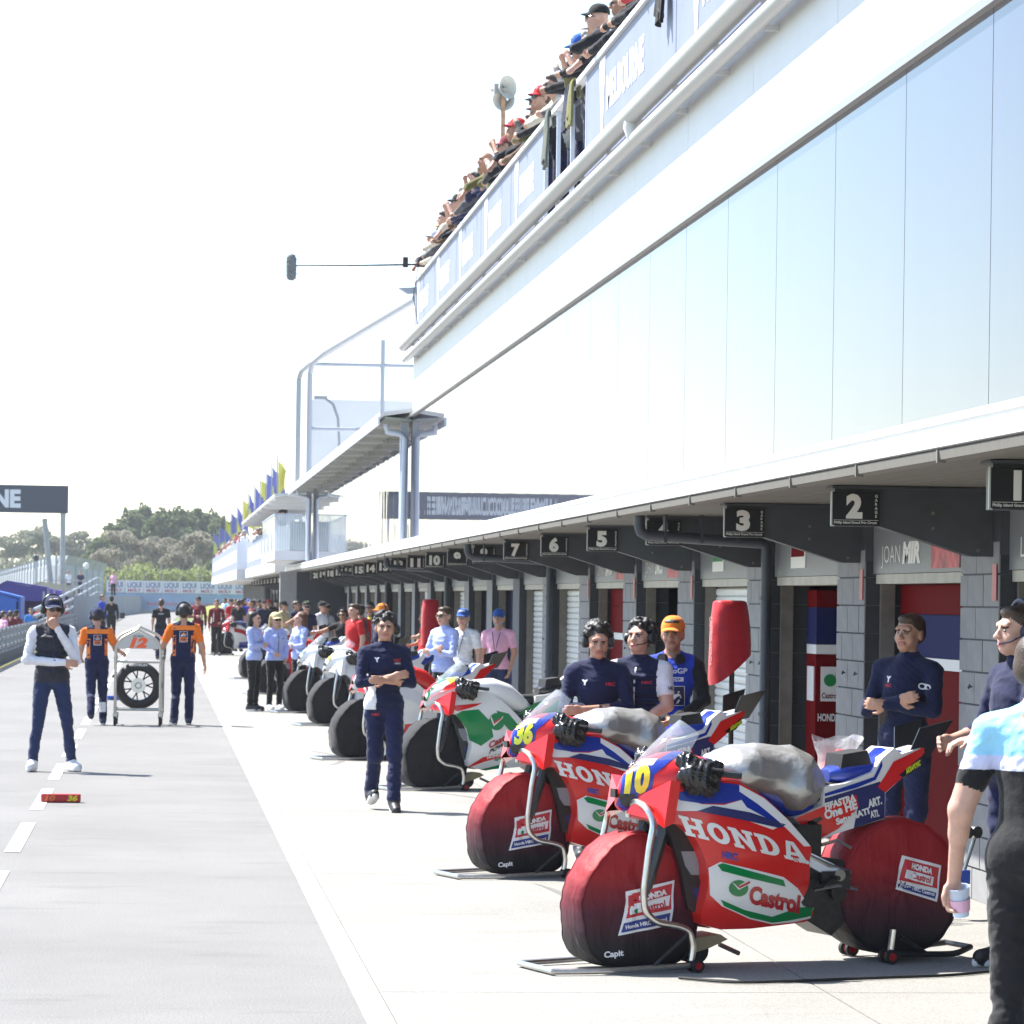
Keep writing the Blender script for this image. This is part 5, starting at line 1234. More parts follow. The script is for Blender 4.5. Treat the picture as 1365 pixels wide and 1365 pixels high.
# two mechanics wheeling the tyre trolley, seen from behind
def ktm(label, loc, rz, P, H, extras):
    shirt = {**P, 'sleeve':'short'}
    ex = [pp('p', 0, 1.28, .118, .155, M_pw, face=1, name='back_patch'), pp('p', 0, 1.28, .108, .145, M_pn, face=1, off=.0055, name='back_patch'), pp('p', 0, 1.245, .098, .055, M_po, face=1, off=.007), tx('KTM', 0, 1.243, .07, .028, M_pn, face=1, off=.009, bold=.08),
          ('prt', dict(poly=[(-.5,-.2),(-.2,.5),(0,0),(.2,.5),(.5,-.2),(0,-.5)], at=(0,1.322), size=(.075,.03), M=M_pr, face=1, off=.007)), pp('p', 0, 1.322, .02, .02, M_py, face=1, off=.009), tx('RACING', 0, 1.296, .07, .013, M_pw, face=1, off=.007), tx('Motorex', 0, 1.207, .06, .012, M_pw, face=1, off=.007),
          pp('p', 0, 1.41, .34, .07, M_po, face=1, name='orange_yoke'), pp('p', .135, 1.15, .05, .30, M_po, face=1, name='orange_panel'), pp('p', -.135, 1.15, .05, .30, M_po, face=1, name='orange_panel')]
    return person(label, loc, rz, shirt, navy, navy2, M_shoen, 0, 'black', sleeve=orange_c, vox=V_*1.1, H=H, extras=ex+extras)
ktm('mechanic in orange and navy shirt without a hat pushing the tyre trolley', G(243,966), R(180), {'l_elbow':(.30,-.05,1.13), 'l_wrist':(.36,-.22,1.12), 'l_palm':(0,0,-1), 'r_elbow':(-.27,.02,1.13), 'r_wrist':(-.31,-.03,.88), 'l_ankle':(.12,.09,.105), 'l_foot':.2, 'r_ankle':(-.09,-.03,.105), 'hair':'short'}, 1.68, [('phones', dict(col=M_hs))])
ktm('mechanic in orange and navy shirt and dark cap pulling the tyre trolley', G(128,966), R(186), {'r_elbow':(-.29,-.03,1.15), 'r_wrist':(-.37,-.16,1.12), 'r_palm':(0,0,-1), 'l_elbow':(.24,-.05,1.15), 'l_wrist':(.22,-.22,1.05), 'l_knee':(.09,.04,.50), 'l_ankle':(.10,.26,.20), 'l_toe':.7, 'lean':.10, 'head':(0,.30,0), 'hair':'short'}, 1.60, [('cap', dict(col=M_skincap, back=False)), ('phones', dict(col=M_hsn)), pp('p', .09, .27, .10, .15, M_pw, face=1, name='white_shin_patch')])
# three women in pale blue jackets
WOM = {'fem':1, 'slim':1, 'hair':'long'}
person('woman with long black hair in pale blue jacket talking to two others', G(338,948), R(60), {**WOM, 'l_elbow':(.21,-.06,1.15), 'l_wrist':(.03,-.19,1.17), 'r_elbow':(-.21,-.06,1.15), 'r_wrist':(-.03,-.17,1.17)}, pale, blk, M_shoeb, 2, 'black', vox=.011, H=1.56, extras=[('box', dict(name='radio', c=(.14,-.10,1.02), size=(.05,.03,.08), M=M_hs)), ('tube', dict(name='cable', pts=[(.15,-.09,1.03),(.20,-.04,1.10),(.19,.02,1.25),(.10,.05,1.42)], r=.004, M=M_hs))])
person('woman in sand-coloured cap and sunglasses with pale blue jacket', G(366,947), R(25), {**WOM, 'l_elbow':(.22,.0,1.14), 'l_wrist':(.17,-.10,.96), 'r_elbow':(-.22,.0,1.14), 'r_wrist':(-.12,-.16,1.05)}, pale, blk, M_shoew, 2, 'blond', vox=.011, H=1.54, extras=[('cap', dict(col=caps)), ('shades', {}), pp('p', 0, 1.18, .012, .42, M_pn, name='zip'), tx('Alpine', .08, 1.30, .06, .018, M_pn)])
person('woman with auburn hair in pale blue jacket seen from the side', G(398,945), R(-60), {**WOM, 'l_elbow':(.21,-.06,1.15), 'l_wrist':(.03,-.19,1.13), 'r_elbow':(-.21,-.06,1.15), 'r_wrist':(-.03,-.17,1.15)}, pale, blk, M_shoew, 2, 'auburn', vox=.011, H=1.56, extras=[pp('p', .0, 1.08, .010, .12, M_pn, name='pocket_zip', dirv=(-1,0,0))])
# the three behind the number thirty-six motorcycle
person('dark-haired young man in navy jacket with headset and crossed forearms', at_depth(797,3.03), R(-8), {**CROSS, 'l_wrist':(-.10,-.20,1.13), 'r_wrist':(.08,-.18,1.10), 'collar':1, 'sleeve':'roll', 'hair':'curly', 'head':(.12,.16,0), 'seed':9}, navy, navy2, M_shoeb, 0, 'black', vox=.0078, H=1.63, extras=[('phones', dict(col=M_hs)), tx('HRC', .10, 1.32, .07, .026, M_pr), tx('Y', -.09, 1.33, .045, .035, M_pw, bold=.08), ('tube', dict(name='watch', pts=[(.02,-.215,1.135),(.045,-.215,1.135)], r=.034, M=M_hs))])
person('curly-haired young man in navy quilted vest with white short sleeves', at_depth(852,3.33), R(-22), {'vest':1, 'puff':.004, 'sleeve':'short', 'l_elbow':(.235,-.06,1.14), 'l_wrist':(.02,-.22,1.00), 'l_palm':(0,0,-1), 'r_elbow':(-.245,-.04,1.13), 'r_wrist':(-.05,-.20,.98), 'r_palm':(0,0,-1), 'hair':'curly', 'head':(-.20,-.12,0), 'seed':5, 'collar':1}, white_c, navy2, M_shoeb, 2, 'black', vest=navy, vox=.0078, H=1.66, extras=[('phones', dict(col=M_hs)), pp('p', 0, 1.2, .012, .44, M_pw, name='zip'), tx('Y', -.08, 1.34, .045, .035, M_pw, bold=.08), tx('HRC', .09, 1.31, .07, .02, M_pr), ('tube', dict(name='watch', pts=[(.045,-.205,1.02),(.065,-.195,1.03)], r=.034, M=M_hs)), tx('HRC', .06, 1.27, .05, .03, M_pn, dirv=(-.9,.45,0))])
person('smiling man in orange cap and blue marshal bib with a flag print', at_depth(897,3.72), R(-14), {'sleeve':'long', 'l_elbow':(.25,-.03,1.14), 'l_wrist':(.05,-.20,1.00), 'r_elbow':(-.24,-.03,1.14), 'r_wrist':(-.03,-.20,1.00), 'vest':1, 'hair':'short', 'collar':0, 'head':(-.05,.02,0)}, blk, navy2, M_shoeb, 1, 'brown', sleeve=blk, vest=royal, vox=.0078, H=1.68, extras=[('cap', dict(col=capo)), ('phones', dict(col=M_hs, neck=True)), tx('MotoGP', .02, 1.36, .20, .04, M_pw, bold=.02), pp('p', .03, 1.295, .13, .032, M_pw), tx('MEDIA', .03, 1.295, .10, .02, mat('print_royal', (.02,.05,.42), .7), off=.0055), pp('p', .02, 1.17, .17, .15, M_pw, name='flag_border'), pp('p', .02, 1.17, .16, .14, M_pn, off=.0055, name='flag_field'),
    pp('p', -.025, 1.212, .06, .010, M_pr, off=.007), pp('p', -.025, 1.212, .010, .055, M_pr, off=.008), pp('p', .06, 1.20, .012, .012, M_pw, off=.007), pp('p', .075, 1.16, .012, .012, M_pw, off=.007), pp('p', .055, 1.125, .012, .012, M_pw, off=.007), pp('p', .042, 1.17, .010, .010, M_pw, off=.007), pp('p', -.02, 1.14, .018, .018, M_pw, off=.007), pp('p', .0, 1.755, .05, .014, mat('cap_print', (.25,.06,.01), .7))])
# man in the shaded second garage doorway
person('man with short brown hair in navy jacket leaning with folded arms in garage doorway', at_depth(1208,4.72), R(-40), {**CROSS, 'collar':1, 'sleeve':'long', 'hair':'short', 'head':(-.05,0,.06), 'l_ankle':(.06,-.10,.105), 'r_ankle':(-.10,-.06,.105), 'lean':-.05}, navy, navy2, M_shoeb, 0, 'brown', vox=.0078, H=1.74, extras=[tx('Y', -.08, 1.34, .045, .035, M_pw, bold=.08), tx('HRC', -.08, 1.30, .06, .02, M_pr), tx('O', .03, 1.30, .05, .04, M_pw, dirv=(-.85,.5,0))])
person('man in navy jacket and headset reaching down beside garage doorway one', at_depth(1356,4.25), R(-75), {'l_elbow':(.25,-.10,1.17), 'l_wrist':(.20,-.34,1.12), 'l_palm':(0,0,-1), 'r_elbow':(-.25,-.05,1.14), 'r_wrist':(-.16,-.26,1.10), 'sleeve':'roll', 'collar':1, 'hair':'short'}, navy, navy2, M_shoeb, 4, 'brown', vox=.0078, H=1.80, extras=[('phones', dict(col=M_hsn)), pp('p', .03, 1.36, .04, .03, M_pr, dirv=(-1,.1,0)), pp('p', .03, 1.29, .05, .012, M_pw, dirv=(-1,.1,0))])
# man with a paper cup, back to the camera
fg = Vector((3.035, 11.45, .004))
fgm = person('man in pale blue and black polo shirt carrying a paper cup', fg, R(142), {'sleeve':'short', 'hair':'short', 'zones':[(1.262, ACC), (1.315, VEST)], 'l_elbow':(.275,.035,1.12), 'l_wrist':(.335,-.045,.865), 'l_palm':(-.6,.2,-.2), 'l_curl':.85, 'r_elbow':(-.25,.03,1.13), 'r_wrist':(-.26,-.05,.89), 'head':(-.35,.12,0), 'l_knee':(.10,-.03,.49), 'l_ankle':(.10,.06,.105), 'r_knee':(-.11,-.06,.50), 'r_ankle':(-.12,-.10,.105), 'lean':.06, 'arms_T':False}, skyb, blk, M_shoeb, 4, 'brown', sleeve=skyb, vest=lil, acc=blk, vox=.0075, H=1.70)
# people around the further motorcycles
person('man in pale blue hoodie with folded arms near the red hanging hood', at_depth(592,3.6), R(-50), {**CROSS, 'sleeve':'long', 'hair':'short', 'collar':1}, pale, blk, M_shoeb, 2, 'brown', vox=.011, H=1.70, extras=[('shades', {})])
person('man in blue cap and white team shirt behind the hooded man', at_depth(617,4.05), R(-25), {'sleeve':'short', 'hair':'short'}, white_c, blk, M_shoeb, 2, 'grey', vox=.011, H=1.66, extras=[('cap', dict(col=capblue)), ('tube', dict(name='lanyard', pts=[(.06,-.10,1.44),(.02,-.15,1.25),(0,-.155,1.12),(-.02,-.15,1.25),(-.06,-.10,1.44)], r=.006, M=M_hsn))])
person('man in pink shirt and blue cap wearing a lanyard', at_depth(664,4.62), R(-20), {'sleeve':'short', 'hair':'beard', 'l_elbow':(.24,.03,1.14), 'l_wrist':(.20,-.06,.90), 'lean':-.05}, pink, jean, M_shoeb, 0, 'grey', vox=.011, H=1.66, extras=[('cap', dict(col=capblue)), ('tube', dict(name='lanyard', pts=[(.06,-.10,1.44),(.02,-.15,1.25),(0,-.155,1.12),(-.02,-.15,1.25),(-.06,-.10,1.44)], r=.006, M=M_hsn)), pp('p', 0, 1.12, .06, .08, M_hs, name='pass_card')])
REACH = {'l_elbow':(.24,-.18,1.27), 'l_wrist':(.20,-.42,1.24), 'r_elbow':(-.25,-.05,1.14), 'r_wrist':(-.17,-.24,1.10), 'sleeve':'short', 'hair':'short'}
STAND = {'sleeve':'short', 'hair':'short'}; STANDL = {'sleeve':'long', 'hair':'short'}
person('man in red shirt reaching from a garage beside the red hanging hood', at_depth(566,4.6), R(-80), REACH, red_c, blk, M_shoeb, 0, 'black', vox=.013, H=1.58)
person('man in orange cap and navy jacket behind the walking man', at_depth(508,3.5), R(-60), STANDL, navy, navy2, M_shoeb, 0, 'brown', vox=.013, H=1.70, extras=[('cap', dict(col=capo)), ('phones', dict(col=M_hs))])
person('man in sunglasses with yellow scarf by the dark garage doors', at_depth(493,4.4), R(-30), STAND, char, blk, M_shoeb, 1, 'black', vox=.013, H=1.72, extras=[('shades', {}), pp('p', .03, 1.36, .09, .16, M_py, name='scarf')])
person('person in red jacket with a black backpack seen from behind', at_depth(481,3.9), R(165), STANDL, red_c, blk, M_shoeb, 0, 'black', vox=.013, H=1.66, extras=[('cap', dict(col=capb)), ('box', dict(name='backpack', c=(0,.20,1.24), size=(.30,.16,.42), M=blk))])
person('man in black shirt and headset pointing along the lane', at_depth(457,3.5), R(-20), {'r_elbow':(-.34,-.16,1.30), 'r_wrist':(-.52,-.26,1.26), 'l_elbow':(.25,.0,1.14), 'l_wrist':(.16,-.18,1.0), 'sleeve':'short', 'hair':'short'}, blk, blk, M_shoeb, 1, 'black', vox=.012, H=1.58, extras=[('shades', {}), ('phones', dict(col=M_hs))])
person('man in black cap standing behind the pointing man', at_depth(468,4.2), R(-10), STAND, char, blk, M_shoeb, 1, 'black', key='stand', vox=.013, H=1.66, extras=[('cap', dict(col=capb)), ('shades', {})])
person('man in grey shirt and black cap bending over the white motorcycles', at_depth(441,4.0), R(-60), {**STAND, 'lean':.25}, grey_c, blk, M_shoeb, 1, 'black', vox=.013, H=1.66, extras=[('cap', dict(col=capb))])
person('man in lime-fronted cap and dark shirt by the garages', at_depth(408,3.3), R(10), STAND, navy, blk, M_shoeb, 2, 'brown', key='stand', vox=.013, H=1.70, extras=[('cap', dict(col=capb, brim=capb)), ('shades', {}), pp('p', 0, 1.75, .10, .05, mat('print_lime', (.25,.55,.05), .7))])
person('man in tan shirt and dark cap gesturing with raised hand', at_depth(378,3.2), R(60), {'r_elbow':(-.24,-.15,1.12), 'r_wrist':(-.18,-.36,1.27), 'l_elbow':(.24,-.12,1.12), 'l_wrist':(.16,-.34,1.20), 'sleeve':'short', 'hair':'short'}, tan, blk, M_shoeb, 0, 'brown', vox=.013, H=1.70, extras=[('cap', dict(col=capb)), ('shades', {})])
far_p = [(313,3.0,'man in white shirt crouching beside the purple motorcycle',white_c,blk,None,-30),(322,3.05,'man in royal blue shirt beside the purple motorcycle',royal,blk,None,150),(331,3.4,'man in royal blue cap far along the garages',royal,navy2,capblue,20),(345,3.6,'person in dark shirt and black cap far along the garages',char,blk,capb,-40),(352,3.2,'person in black cap and navy shirt behind the long-haired woman',navy,blk,capb,30),(305,3.5,'person in sky blue shirt far along the garages',skyb,blk,None,0),(326,4.3,'person in red shirt far along the garages',red_c,blk,None,60),(299,3.4,'person in light shirt at the far end of the garages',lil,blk,None,-50)]
far_p += [(308,2.7,'mechanic in red shirt between the far motorcycles',red_c,blk,capb,40),(318,2.6,'mechanic in black shirt bent beside the far motorcycles',blk,blk,None,160),(335,2.9,'mechanic in maroon shirt between the far motorcycles',maroon_c,blk,None,-70),(340,4.2,'person in grey shirt and pale cap outside the far garages',grey_c,blk,capw,10),(358,4.0,'person in red cap and black shirt outside the far garages',blk,blk,cloth('cap_red',(.5,.02,.03)),-20),(368,4.3,'person in dark red jacket outside the far garages',maroon_c,navy2,capb,30),(386,4.2,'person in black jacket behind the woman with auburn hair',blk,blk,None,0),(395,3.6,'person in navy shirt behind the woman with auburn hair',navy,blk,None,60),(420,4.4,'man in black shirt and red cap by the twentieth garage',char,blk,cloth('cap_red',(.5,.02,.03)),-15),(430,3.8,'man in white shirt and black cap by the white motorcycles',white_c,blk,capb,45),(472,3.3,'man in red shirt leaning behind the white motorcycles',red_c,blk,None,-60)]
for u, X, lab, tp, pa, cp, rz in far_p:
    person(lab, at_depth(u, X), R(rz), STAND, tp, pa, M_shoeb, random.choice((0,1,2)), 'brown', key='stand', H=1.70, extras=[('cap', dict(col=cp))] if cp else [])
person('man in maroon team jacket standing beside the purple motorcycle', G(288,874), R(15), {**STANDL, 'l_wrist':(.08,-.20,1.05), 'l_elbow':(.24,-.04,1.14)}, maroon_c, blk, M_shoeb, 1, 'brown', vox=.014, H=1.70, extras=[pp('p', -.12, 1.2, .02, .3, M_pw), pp('p', .12, 1.2, .02, .3, M_pw)])
person('man in wide hat and maroon team jacket standing on the lane edge', G(263,872), R(-10), {**STANDL, 'r_wrist':(-.02,-.22,1.15), 'r_elbow':(-.25,-.06,1.14)}, maroon_c, blk, M_shoeb, 0, 'black', vox=.014, H=1.78, extras=[('cap', dict(col=char)), pp('p', -.12, 1.2, .02, .3, M_pw), pp('p', .12, 1.2, .02, .3, M_pw)])
WALKB = {'sleeve':'short', 'hair':'short', 'l_ankle':(.09,.10,.12), 'r_ankle':(-.09,-.10,.105)}
person('man in black tee walking away up the pit lane', G(214,880), R(178), WALKB, blk, navy2, M_shoeb, 0, 'brown', key='walkb', vox=.013, H=1.70, extras=[tx('KAWASAKI', 0, 1.33, .16, .03, M_pw, face=1)])
person('person in black jacket walking away near the pit wall with a camera', G(148,856), R(180), {**WALKB, 'sleeve':'long'}, blk, blk, M_shoeb, 0, 'black', vox=.014, H=1.74, extras=[('cap', dict(col=capb)), ('box', dict(name='camera', c=(-.42,-.05,1.02), size=(.18,.2,.22), M=M_hs)), ('tube', dict(name='strap', pts=[(-.26,-.05,.9),(-.40,-.05,1.0)], r=.012, M=M_hs))])
person('person in royal blue jacket beside the pit wall steps', G(136,852), R(60), STANDL, royal, blk, M_shoeb, 0, 'brown', vox=.016, H=1.80)
# paper cup in the man's hand
dgm = Matrix.Translation(fg) @ Matrix.Rotation(R(142), 4, 'Z') @ Matrix.Scale(1.70/1.75, 4)
cp = dgm @ Vector((.335-.012, -.085, .725))
mb = MB(); mb.lathe((0,0,0), (0,0,1), [(0,0),(.028,0),(.040,.105),(.042,.107),(.039,.107),(.028,.006)], 20); o = mb.build('paper_cup', mat('cup_paper', (.55,.66,.85), .5, var=.1), None, smooth=True); o.location = cp; o.rotation_euler = (R(12), R(-10), 0); tag(o, 'pale blue paper cup held low by the man in black trousers', 'cup')
MB().lathe((0,0,.02), (0,0,1), [(.0335,0),(.0385,.045)], 20).build('printed_band', mat('cup_pink', (.75,.45,.62), .5), o, smooth=True)
# ================================================================== things along the lane
# tyre trolley
TX, TY = -.262, 47.2
tr = thing('tyre_trolley', 'tubular steel tyre trolley with gabled plate numbered twelve', 'trolley', (TX, TY, 0), R(-2))
M_tr = mat('trolley_tube', (.50, .48, .42), .4, metal=.6, var=.1, vscale=12)
for s in (1, -1):
    MB().tube(arc([(s*.31,-.22,.16),(s*.31,-.22,1.16),(0,-.22,1.33)], 5), .020, 10).build('front_frame', M_tr, tr, smooth=True)
    MB().tube(arc([(s*.33,.25,.16),(s*.33,.25,1.22),(0,.25,1.36)], 5), .020, 10).build('rear_frame', M_tr, tr, smooth=True)
    MB().tube([(s*.31,-.22,.20),(s*.33,.25,.20)], .017, 8).build('base_rail', M_tr, tr)
    MB().tube([(s*.31,-.20,.93),(s*.33,.25,.95)], .028, 10).build('grip', mat('grip_grey', (.2,.2,.2), .6), tr)
for z in (.22, .88): MB().tube([(-.31,-.22,z),(.31,-.22,z)], .018, 8).build('cross_tube', M_tr, tr)
MB().tube([(-.33,.25,.22),(.33,.25,.22)], .018, 8).build('cross_tube', M_tr, tr)
pl = MB().prism([(-.30,1.06),(.30,1.06),(.29,1.15),(0,1.30),(-.29,1.15)], lambda q, t: (q[0], t, q[1]), -.225, -.215).build('name_plate', mat('plate_alloy', (.42,.42,.42), .35, metal=.5), tr)
text_on('number', '12', (0,-.225,1.085), (1,0,0), (0,0,1), .125, mat('number_orange', (.80,.10,.02), .5), pl, w=.25, bold=.07, shear=.25, center=True)
text_on('lettering', 'LECUREUX', (0,-.225,1.225), (1,0,0), (0,0,1), .022, M_black, pl, w=.15, center=True)
for sx in (1, -1):
    for yy in (-.22, .25):
        c = MB(); c.disc((sx*.31, yy, .065), (1,0,0), .065, .035, 18); w = c.build('castor', M_rub, tr, smooth=True)
        link('castor_fork', MB().box(sx*.31-.028, sx*.31+.028, yy-.03, yy+.03, .10, .17).mesh('cf', M_tr), w)
wh = thing('motorcycle_wheel', 'slick rear tyre on spoked wheel standing in the trolley', 'wheel', (TX, TY-.02, .22), R(-2))
pr = []
for k in range(13):
    a = math.pi*k/12; pr.append((.235+.095*math.sin(a)**.8, -.085*math.cos(a)))
MB().lathe((0,0,.33), (0,1,0), [(.215,-.07)] + pr + [(.215,.07)], 48).build('tyre', mat('slick_tyre', (.014,.014,.016), .55, var=.15, vscale=20), wh, smooth=True)
MB().lathe((0,0,.33), (0,1,0), [(.222,-.072),(.205,-.066),(.200,-.03),(.200,.03),(.205,.066),(.222,.072)], 48).build('rim', M_dkm, wh, smooth=True)
MB().lathe((0,0,.33), (0,1,0), [(0,-.05),(.035,-.05),(.055,-.03),(.06,.03),(.03,.05),(0,.05)], 24).build('hub', M_alu, wh, smooth=True)
MB().lathe((0,0,.33), (0,1,0), [(.045,-.056),(.105,-.056),(.105,-.050),(.045,-.050),(.045,-.056)], 32).build('brake_disc', M_alu, wh)
for k in range(7):
    a = 2*math.pi*k/7
    for d in (-.13, .13): MB().tube([(.05*math.cos(a),0,.33+.05*math.sin(a)), (.13*math.cos(a+d*.4),0,.33+.13*math.sin(a+d*.4)), (.205*math.cos(a+d*1.3),0,.33+.205*math.sin(a+d*1.3))], .010, 6).build('spoke', M_dkm, wh)
text_on('lettering', 'MICHELIN', (-.12,-.088,.60), (1,0,0), (0,0,1), .028, M_pw, wh, w=.24)
# pit-stop marker boards lying on the lane
def marker(u, v, w, label, M, text, cols):
    p = onz(u, v, .005); t = thing('stop_marker', label, 'marker', p, 0, 'stop markers on the lane')
    MB().box(-w/2, w/2, -.05, .05, 0, .07).build('block', M, t, bevel=.008)
    for s, x, c in text: text_on('number', s, (x, -.05, .014), (1,0,0), (0,0,1), .045, cols[c], t, w=.035*len(s)+.02, center=True, bold=.05, shear=.2)
    return t
redm = mat('marker_red', (.35,.015,.02), .6, var=.1); bluem = mat('marker_blue', (.04,.10,.50), .6); darkm = mat('marker_maroon', (.12,.02,.03), .6)
marker(81, 1069, .34, 'red stop marker with yellow numbers lying on the lane', redm, [('10', -.09, 0), ('36', .10, 1)], [mat('marker_orange', (.5,.12,.02), .6), mat('marker_yellow', (.6,.5,.02), .6)])
marker(157, 933, .36, 'blue stop marker lying beside the tyre trolley', bluem, [('20', -.08, 0)], [M_pn])
marker(153, 903, .12, 'small maroon stop marker lying beyond the tyre trolley', darkm, [], [])
# red hanging hoods on black poles
def hood(u, X, ztop, hh, label):
    p = at_depth(u, X); t = thing('hanging_hood', label, 'hood', p, R(15))
    M = cloth('hood_red', (.42,.012,.02), .45, .008, 8); n = 20; V = []; rows = [(.0,.10,.05),(.008,.125,.07),(.03,.138,.085),(.2,.15,.10),(.45,.16,.11),(.75,.168,.125),(1.0,.165,.13)]
    mb = MB()
    for f, a, b in rows:
        for k in range(n):
            q = 2*math.pi*k/n; e = 2.8; c, s = math.cos(q), math.sin(q); x = a*math.copysign(abs(c)**(2/e), c)*(1+.03*math.sin(5*q+f*6)); y = b*math.copysign(abs(s)**(2/e), s)*(1+.04*math.sin(4*q+f*9))
            mb.v.append((x*.9, y, ztop - hh*f + (.12*(x/a)*f*f)))
    for i in range(len(rows)-1):
        for k in range(n): mb.f.append([i*n+k, i*n+(k+1)%n, (i+1)*n+(k+1)%n, (i+1)*n+k]); mb.m.append(0)
    mb.f.append(list(range(n))); mb.m.append(0)
    o = mb.build('canopy', M, t, smooth=True, angle=60)
    MB().tube([(.02,0,0),(.02,0,ztop-.08)], .020, 8).build('pole', M_hs, t); MB().disc((.02,0,.02), (0,0,1), .2, .04, 18).build('base', M_dkm, t)
    text_on('lettering', 'CASTROL HONDA', (-.152,.02,ztop-.12), (0,0,-1), (0,-1,0), .05, mat('hood_print', (.65,.3,.3), .6), t, w=.36)
hood(973, 4.15, 1.82, .50, 'red fabric hood hanging on a black pole before the fourth garage')
hood(574, 4.3, 1.80, .62, 'tall red fabric hood on a pole beyond the pale blue hoodie')
# clear plastic bag behind the first motorcycle's seat
M_bag = mat('clear_plastic', (.80,.80,.82), .15, alpha=.38, bump=.02, bscale=14); bp = onz(1117, 1110, .5); bp = at_depth(1117, 3.9)
mb = MB(); prof = [(.0,.72),(.07,.72),(.10,.75),(.105,.85),(.10,.92),(.12,.97),(.15,1.03)]; n = 28
for r_, z_ in prof:
    for k in range(n): q = 2*math.pi*k/n; e_ = 1+.10*math.sin(5*q+z_*20)*(r_ > .08)*(z_ > .9)+.05*math.sin(9*q+z_*30); mb.v.append((r_*e_*math.cos(q), r_*e_*math.sin(q)*.75, z_+.02*math.sin(3*q)*(z_ > 1)))
for j in range(len(prof)-1):
    for k in range(n): mb.f.append([j*n+k, j*n+(k+1)%n, (j+1)*n+(k+1)%n, (j+1)*n+k]); mb.m.append(0)
bag = thing('plastic_bag', 'clear plastic bag of red rags standing behind the first motorcycle', 'bag', bp)
mb.build('bag_skin', M_bag, bag, smooth=True, angle=80)
V, F, _ = sdf_mesh([('e',(0,0,0.83),(.10,.075,.10),None,0,.05,0),('e',(.03,0,0.91),(.07,.06,.05),None,0,.03,0)], .014); V = V + vnormals(V, F)*ridged(V, 23, (25,50), .010)[:,None]
link('rags', np_mesh('rags', V, F, None, [cloth('rag_red', (.6,.03,.03))]), bag)
MB().box(-.20,.20,-.16,.16,.66,.71).build('shelf', M_dkm, bag)
for sx in (-.18,.18):
    for sy in (-.14,.14): MB().box(sx-.015,sx+.015,sy-.015,sy+.015,0,.66).build('leg', M_dkm, bag)
# small chrome trestle by the pier
p = at_depth(1272, 4.55); t = thing('chrome_trestle', 'chrome trestle with rollers leaning by the block pier', 'trestle', p, R(20))
for s in (-.07,.07): MB().tube([(s-.08,0,.0),(s+.10,0,.50)], .012, 8).build('leg', M_steel, t)
for x in (.02, .09, .15): MB().disc((x,-.02,.50), (0,1,0), .035, .05, 14).build('roller', M_alu, t, smooth=True)
MB().box(-.02,.12,-.02,.02,.20,.28).build('panel', bluem, t)
# crumpled white cloths on the far apron
for (u, v, w) in ((305,886,.9), (318,872,.6)):
    p = onz(u, v, .006); g = np.linspace(-1,1,26); X, Y = np.meshgrid(g, g, indexing='ij'); Zz = np.maximum(0, ridged(np.stack([X.ravel(), Y.ravel(), X.ravel()*0], 1), 31+u, (3,7), .06)).reshape(X.shape)*(1-np.maximum(abs(X),abs(Y))**4)
    V = np.stack([X*w, Y*w*.7, Zz+.004], -1).reshape(-1,3); i = np.arange(26*25).reshape(25,26)[:, :25].ravel() if False else (np.arange(25)[:,None]*26+np.arange(25)[None]).ravel(); F = np.stack([i, i+26, i+27, i+1], 1)
    o = link('cloth_sheet', np_mesh('cloth_sheet', V, F, None, [cloth('sheet', (.66,.66,.70))])); o.location = p; tag(o, 'crumpled white cloth sheet lying on the far apron' if u == 305 else 'small white cloth lying beside the purple motorcycle', 'cloth', 'cloths on the apron')
# blower units behind the front wheels
for bf, lab in ((B1, 'black blower with tan plate behind the front wheel of number ten'), (B3, 'black blower with tan plate behind the white and green motorcycle')):
    t = thing('blower', lab, 'blower', bf.o, bf.rz)
    MB().disc((.36,-.05,.075), (0,1,0), .065, .16, 16).build('drum', M_hs, t, smooth=True); MB().prism([(.50,.13),(.24,.155),(.20,.13),(.30,.09),(.46,.05),(.52,.02)], lambda q, tt: (q[0], tt, q[1]), -.16, .05).build('casing', mat('casing_tan', (.38,.33,.20), .5), t)
    MB().tube([(.22,.0,.10),(.10,-.02,.05)], .012, 8).build('nozzle', M_alu, t); MB().disc((.36,.032,.075), (0,1,0), .04, .01, 14).build('grille', M_dkm, t)
# cable on the ground
pts = [onz(u, v, .014) for u, v in ((905,1303),(980,1310),(1080,1307),(1180,1303),(1270,1300),(1364,1290))]
o = MB().tube(arc(pts, 4), .008, 6).build('power_cable', M_rub, None, smooth=True); tag(o, 'thin black power cable lying under the nearest motorcycle', 'cable')

# ================================================================== roof terrace
DARK = [cloth('sp_black', (.015,.016,.02)), cloth('sp_navy', (.015,.02,.06)), cloth('sp_grey', (.09,.09,.10)), cloth('sp_olive', (.12,.11,.04)), cloth('sp_cream', (.55,.5,.42)), cloth('sp_red', (.45,.04,.05)), cloth('sp_white', (.6,.6,.62)), cloth('sp_brown', (.12,.07,.04))]
LEANS = []
for i in range(4):
    LEANS.append({'lean':.30+.12*i, 'sleeve':('long','roll','long','roll')[i], 'hair':('short','curly','short','none')[i], 'arms_T':False, 'fingers':False, 'seed':i+20, 'head':(0,.25-.1*i,0),
        'l_elbow':(.24,-.36-.05*i,1.18), 'l_wrist':((.04,-.55,1.14),(.10,-.50,1.42),(.02,-.58,1.10),(.12,-.45,1.15))[i], 'r_elbow':(-.24,-.36-.05*i,1.18), 'r_wrist':((-.06,-.56,1.14),(-.06,-.52,1.40),(-.10,-.56,1.12),(-.14,-.62,1.05))[i]})
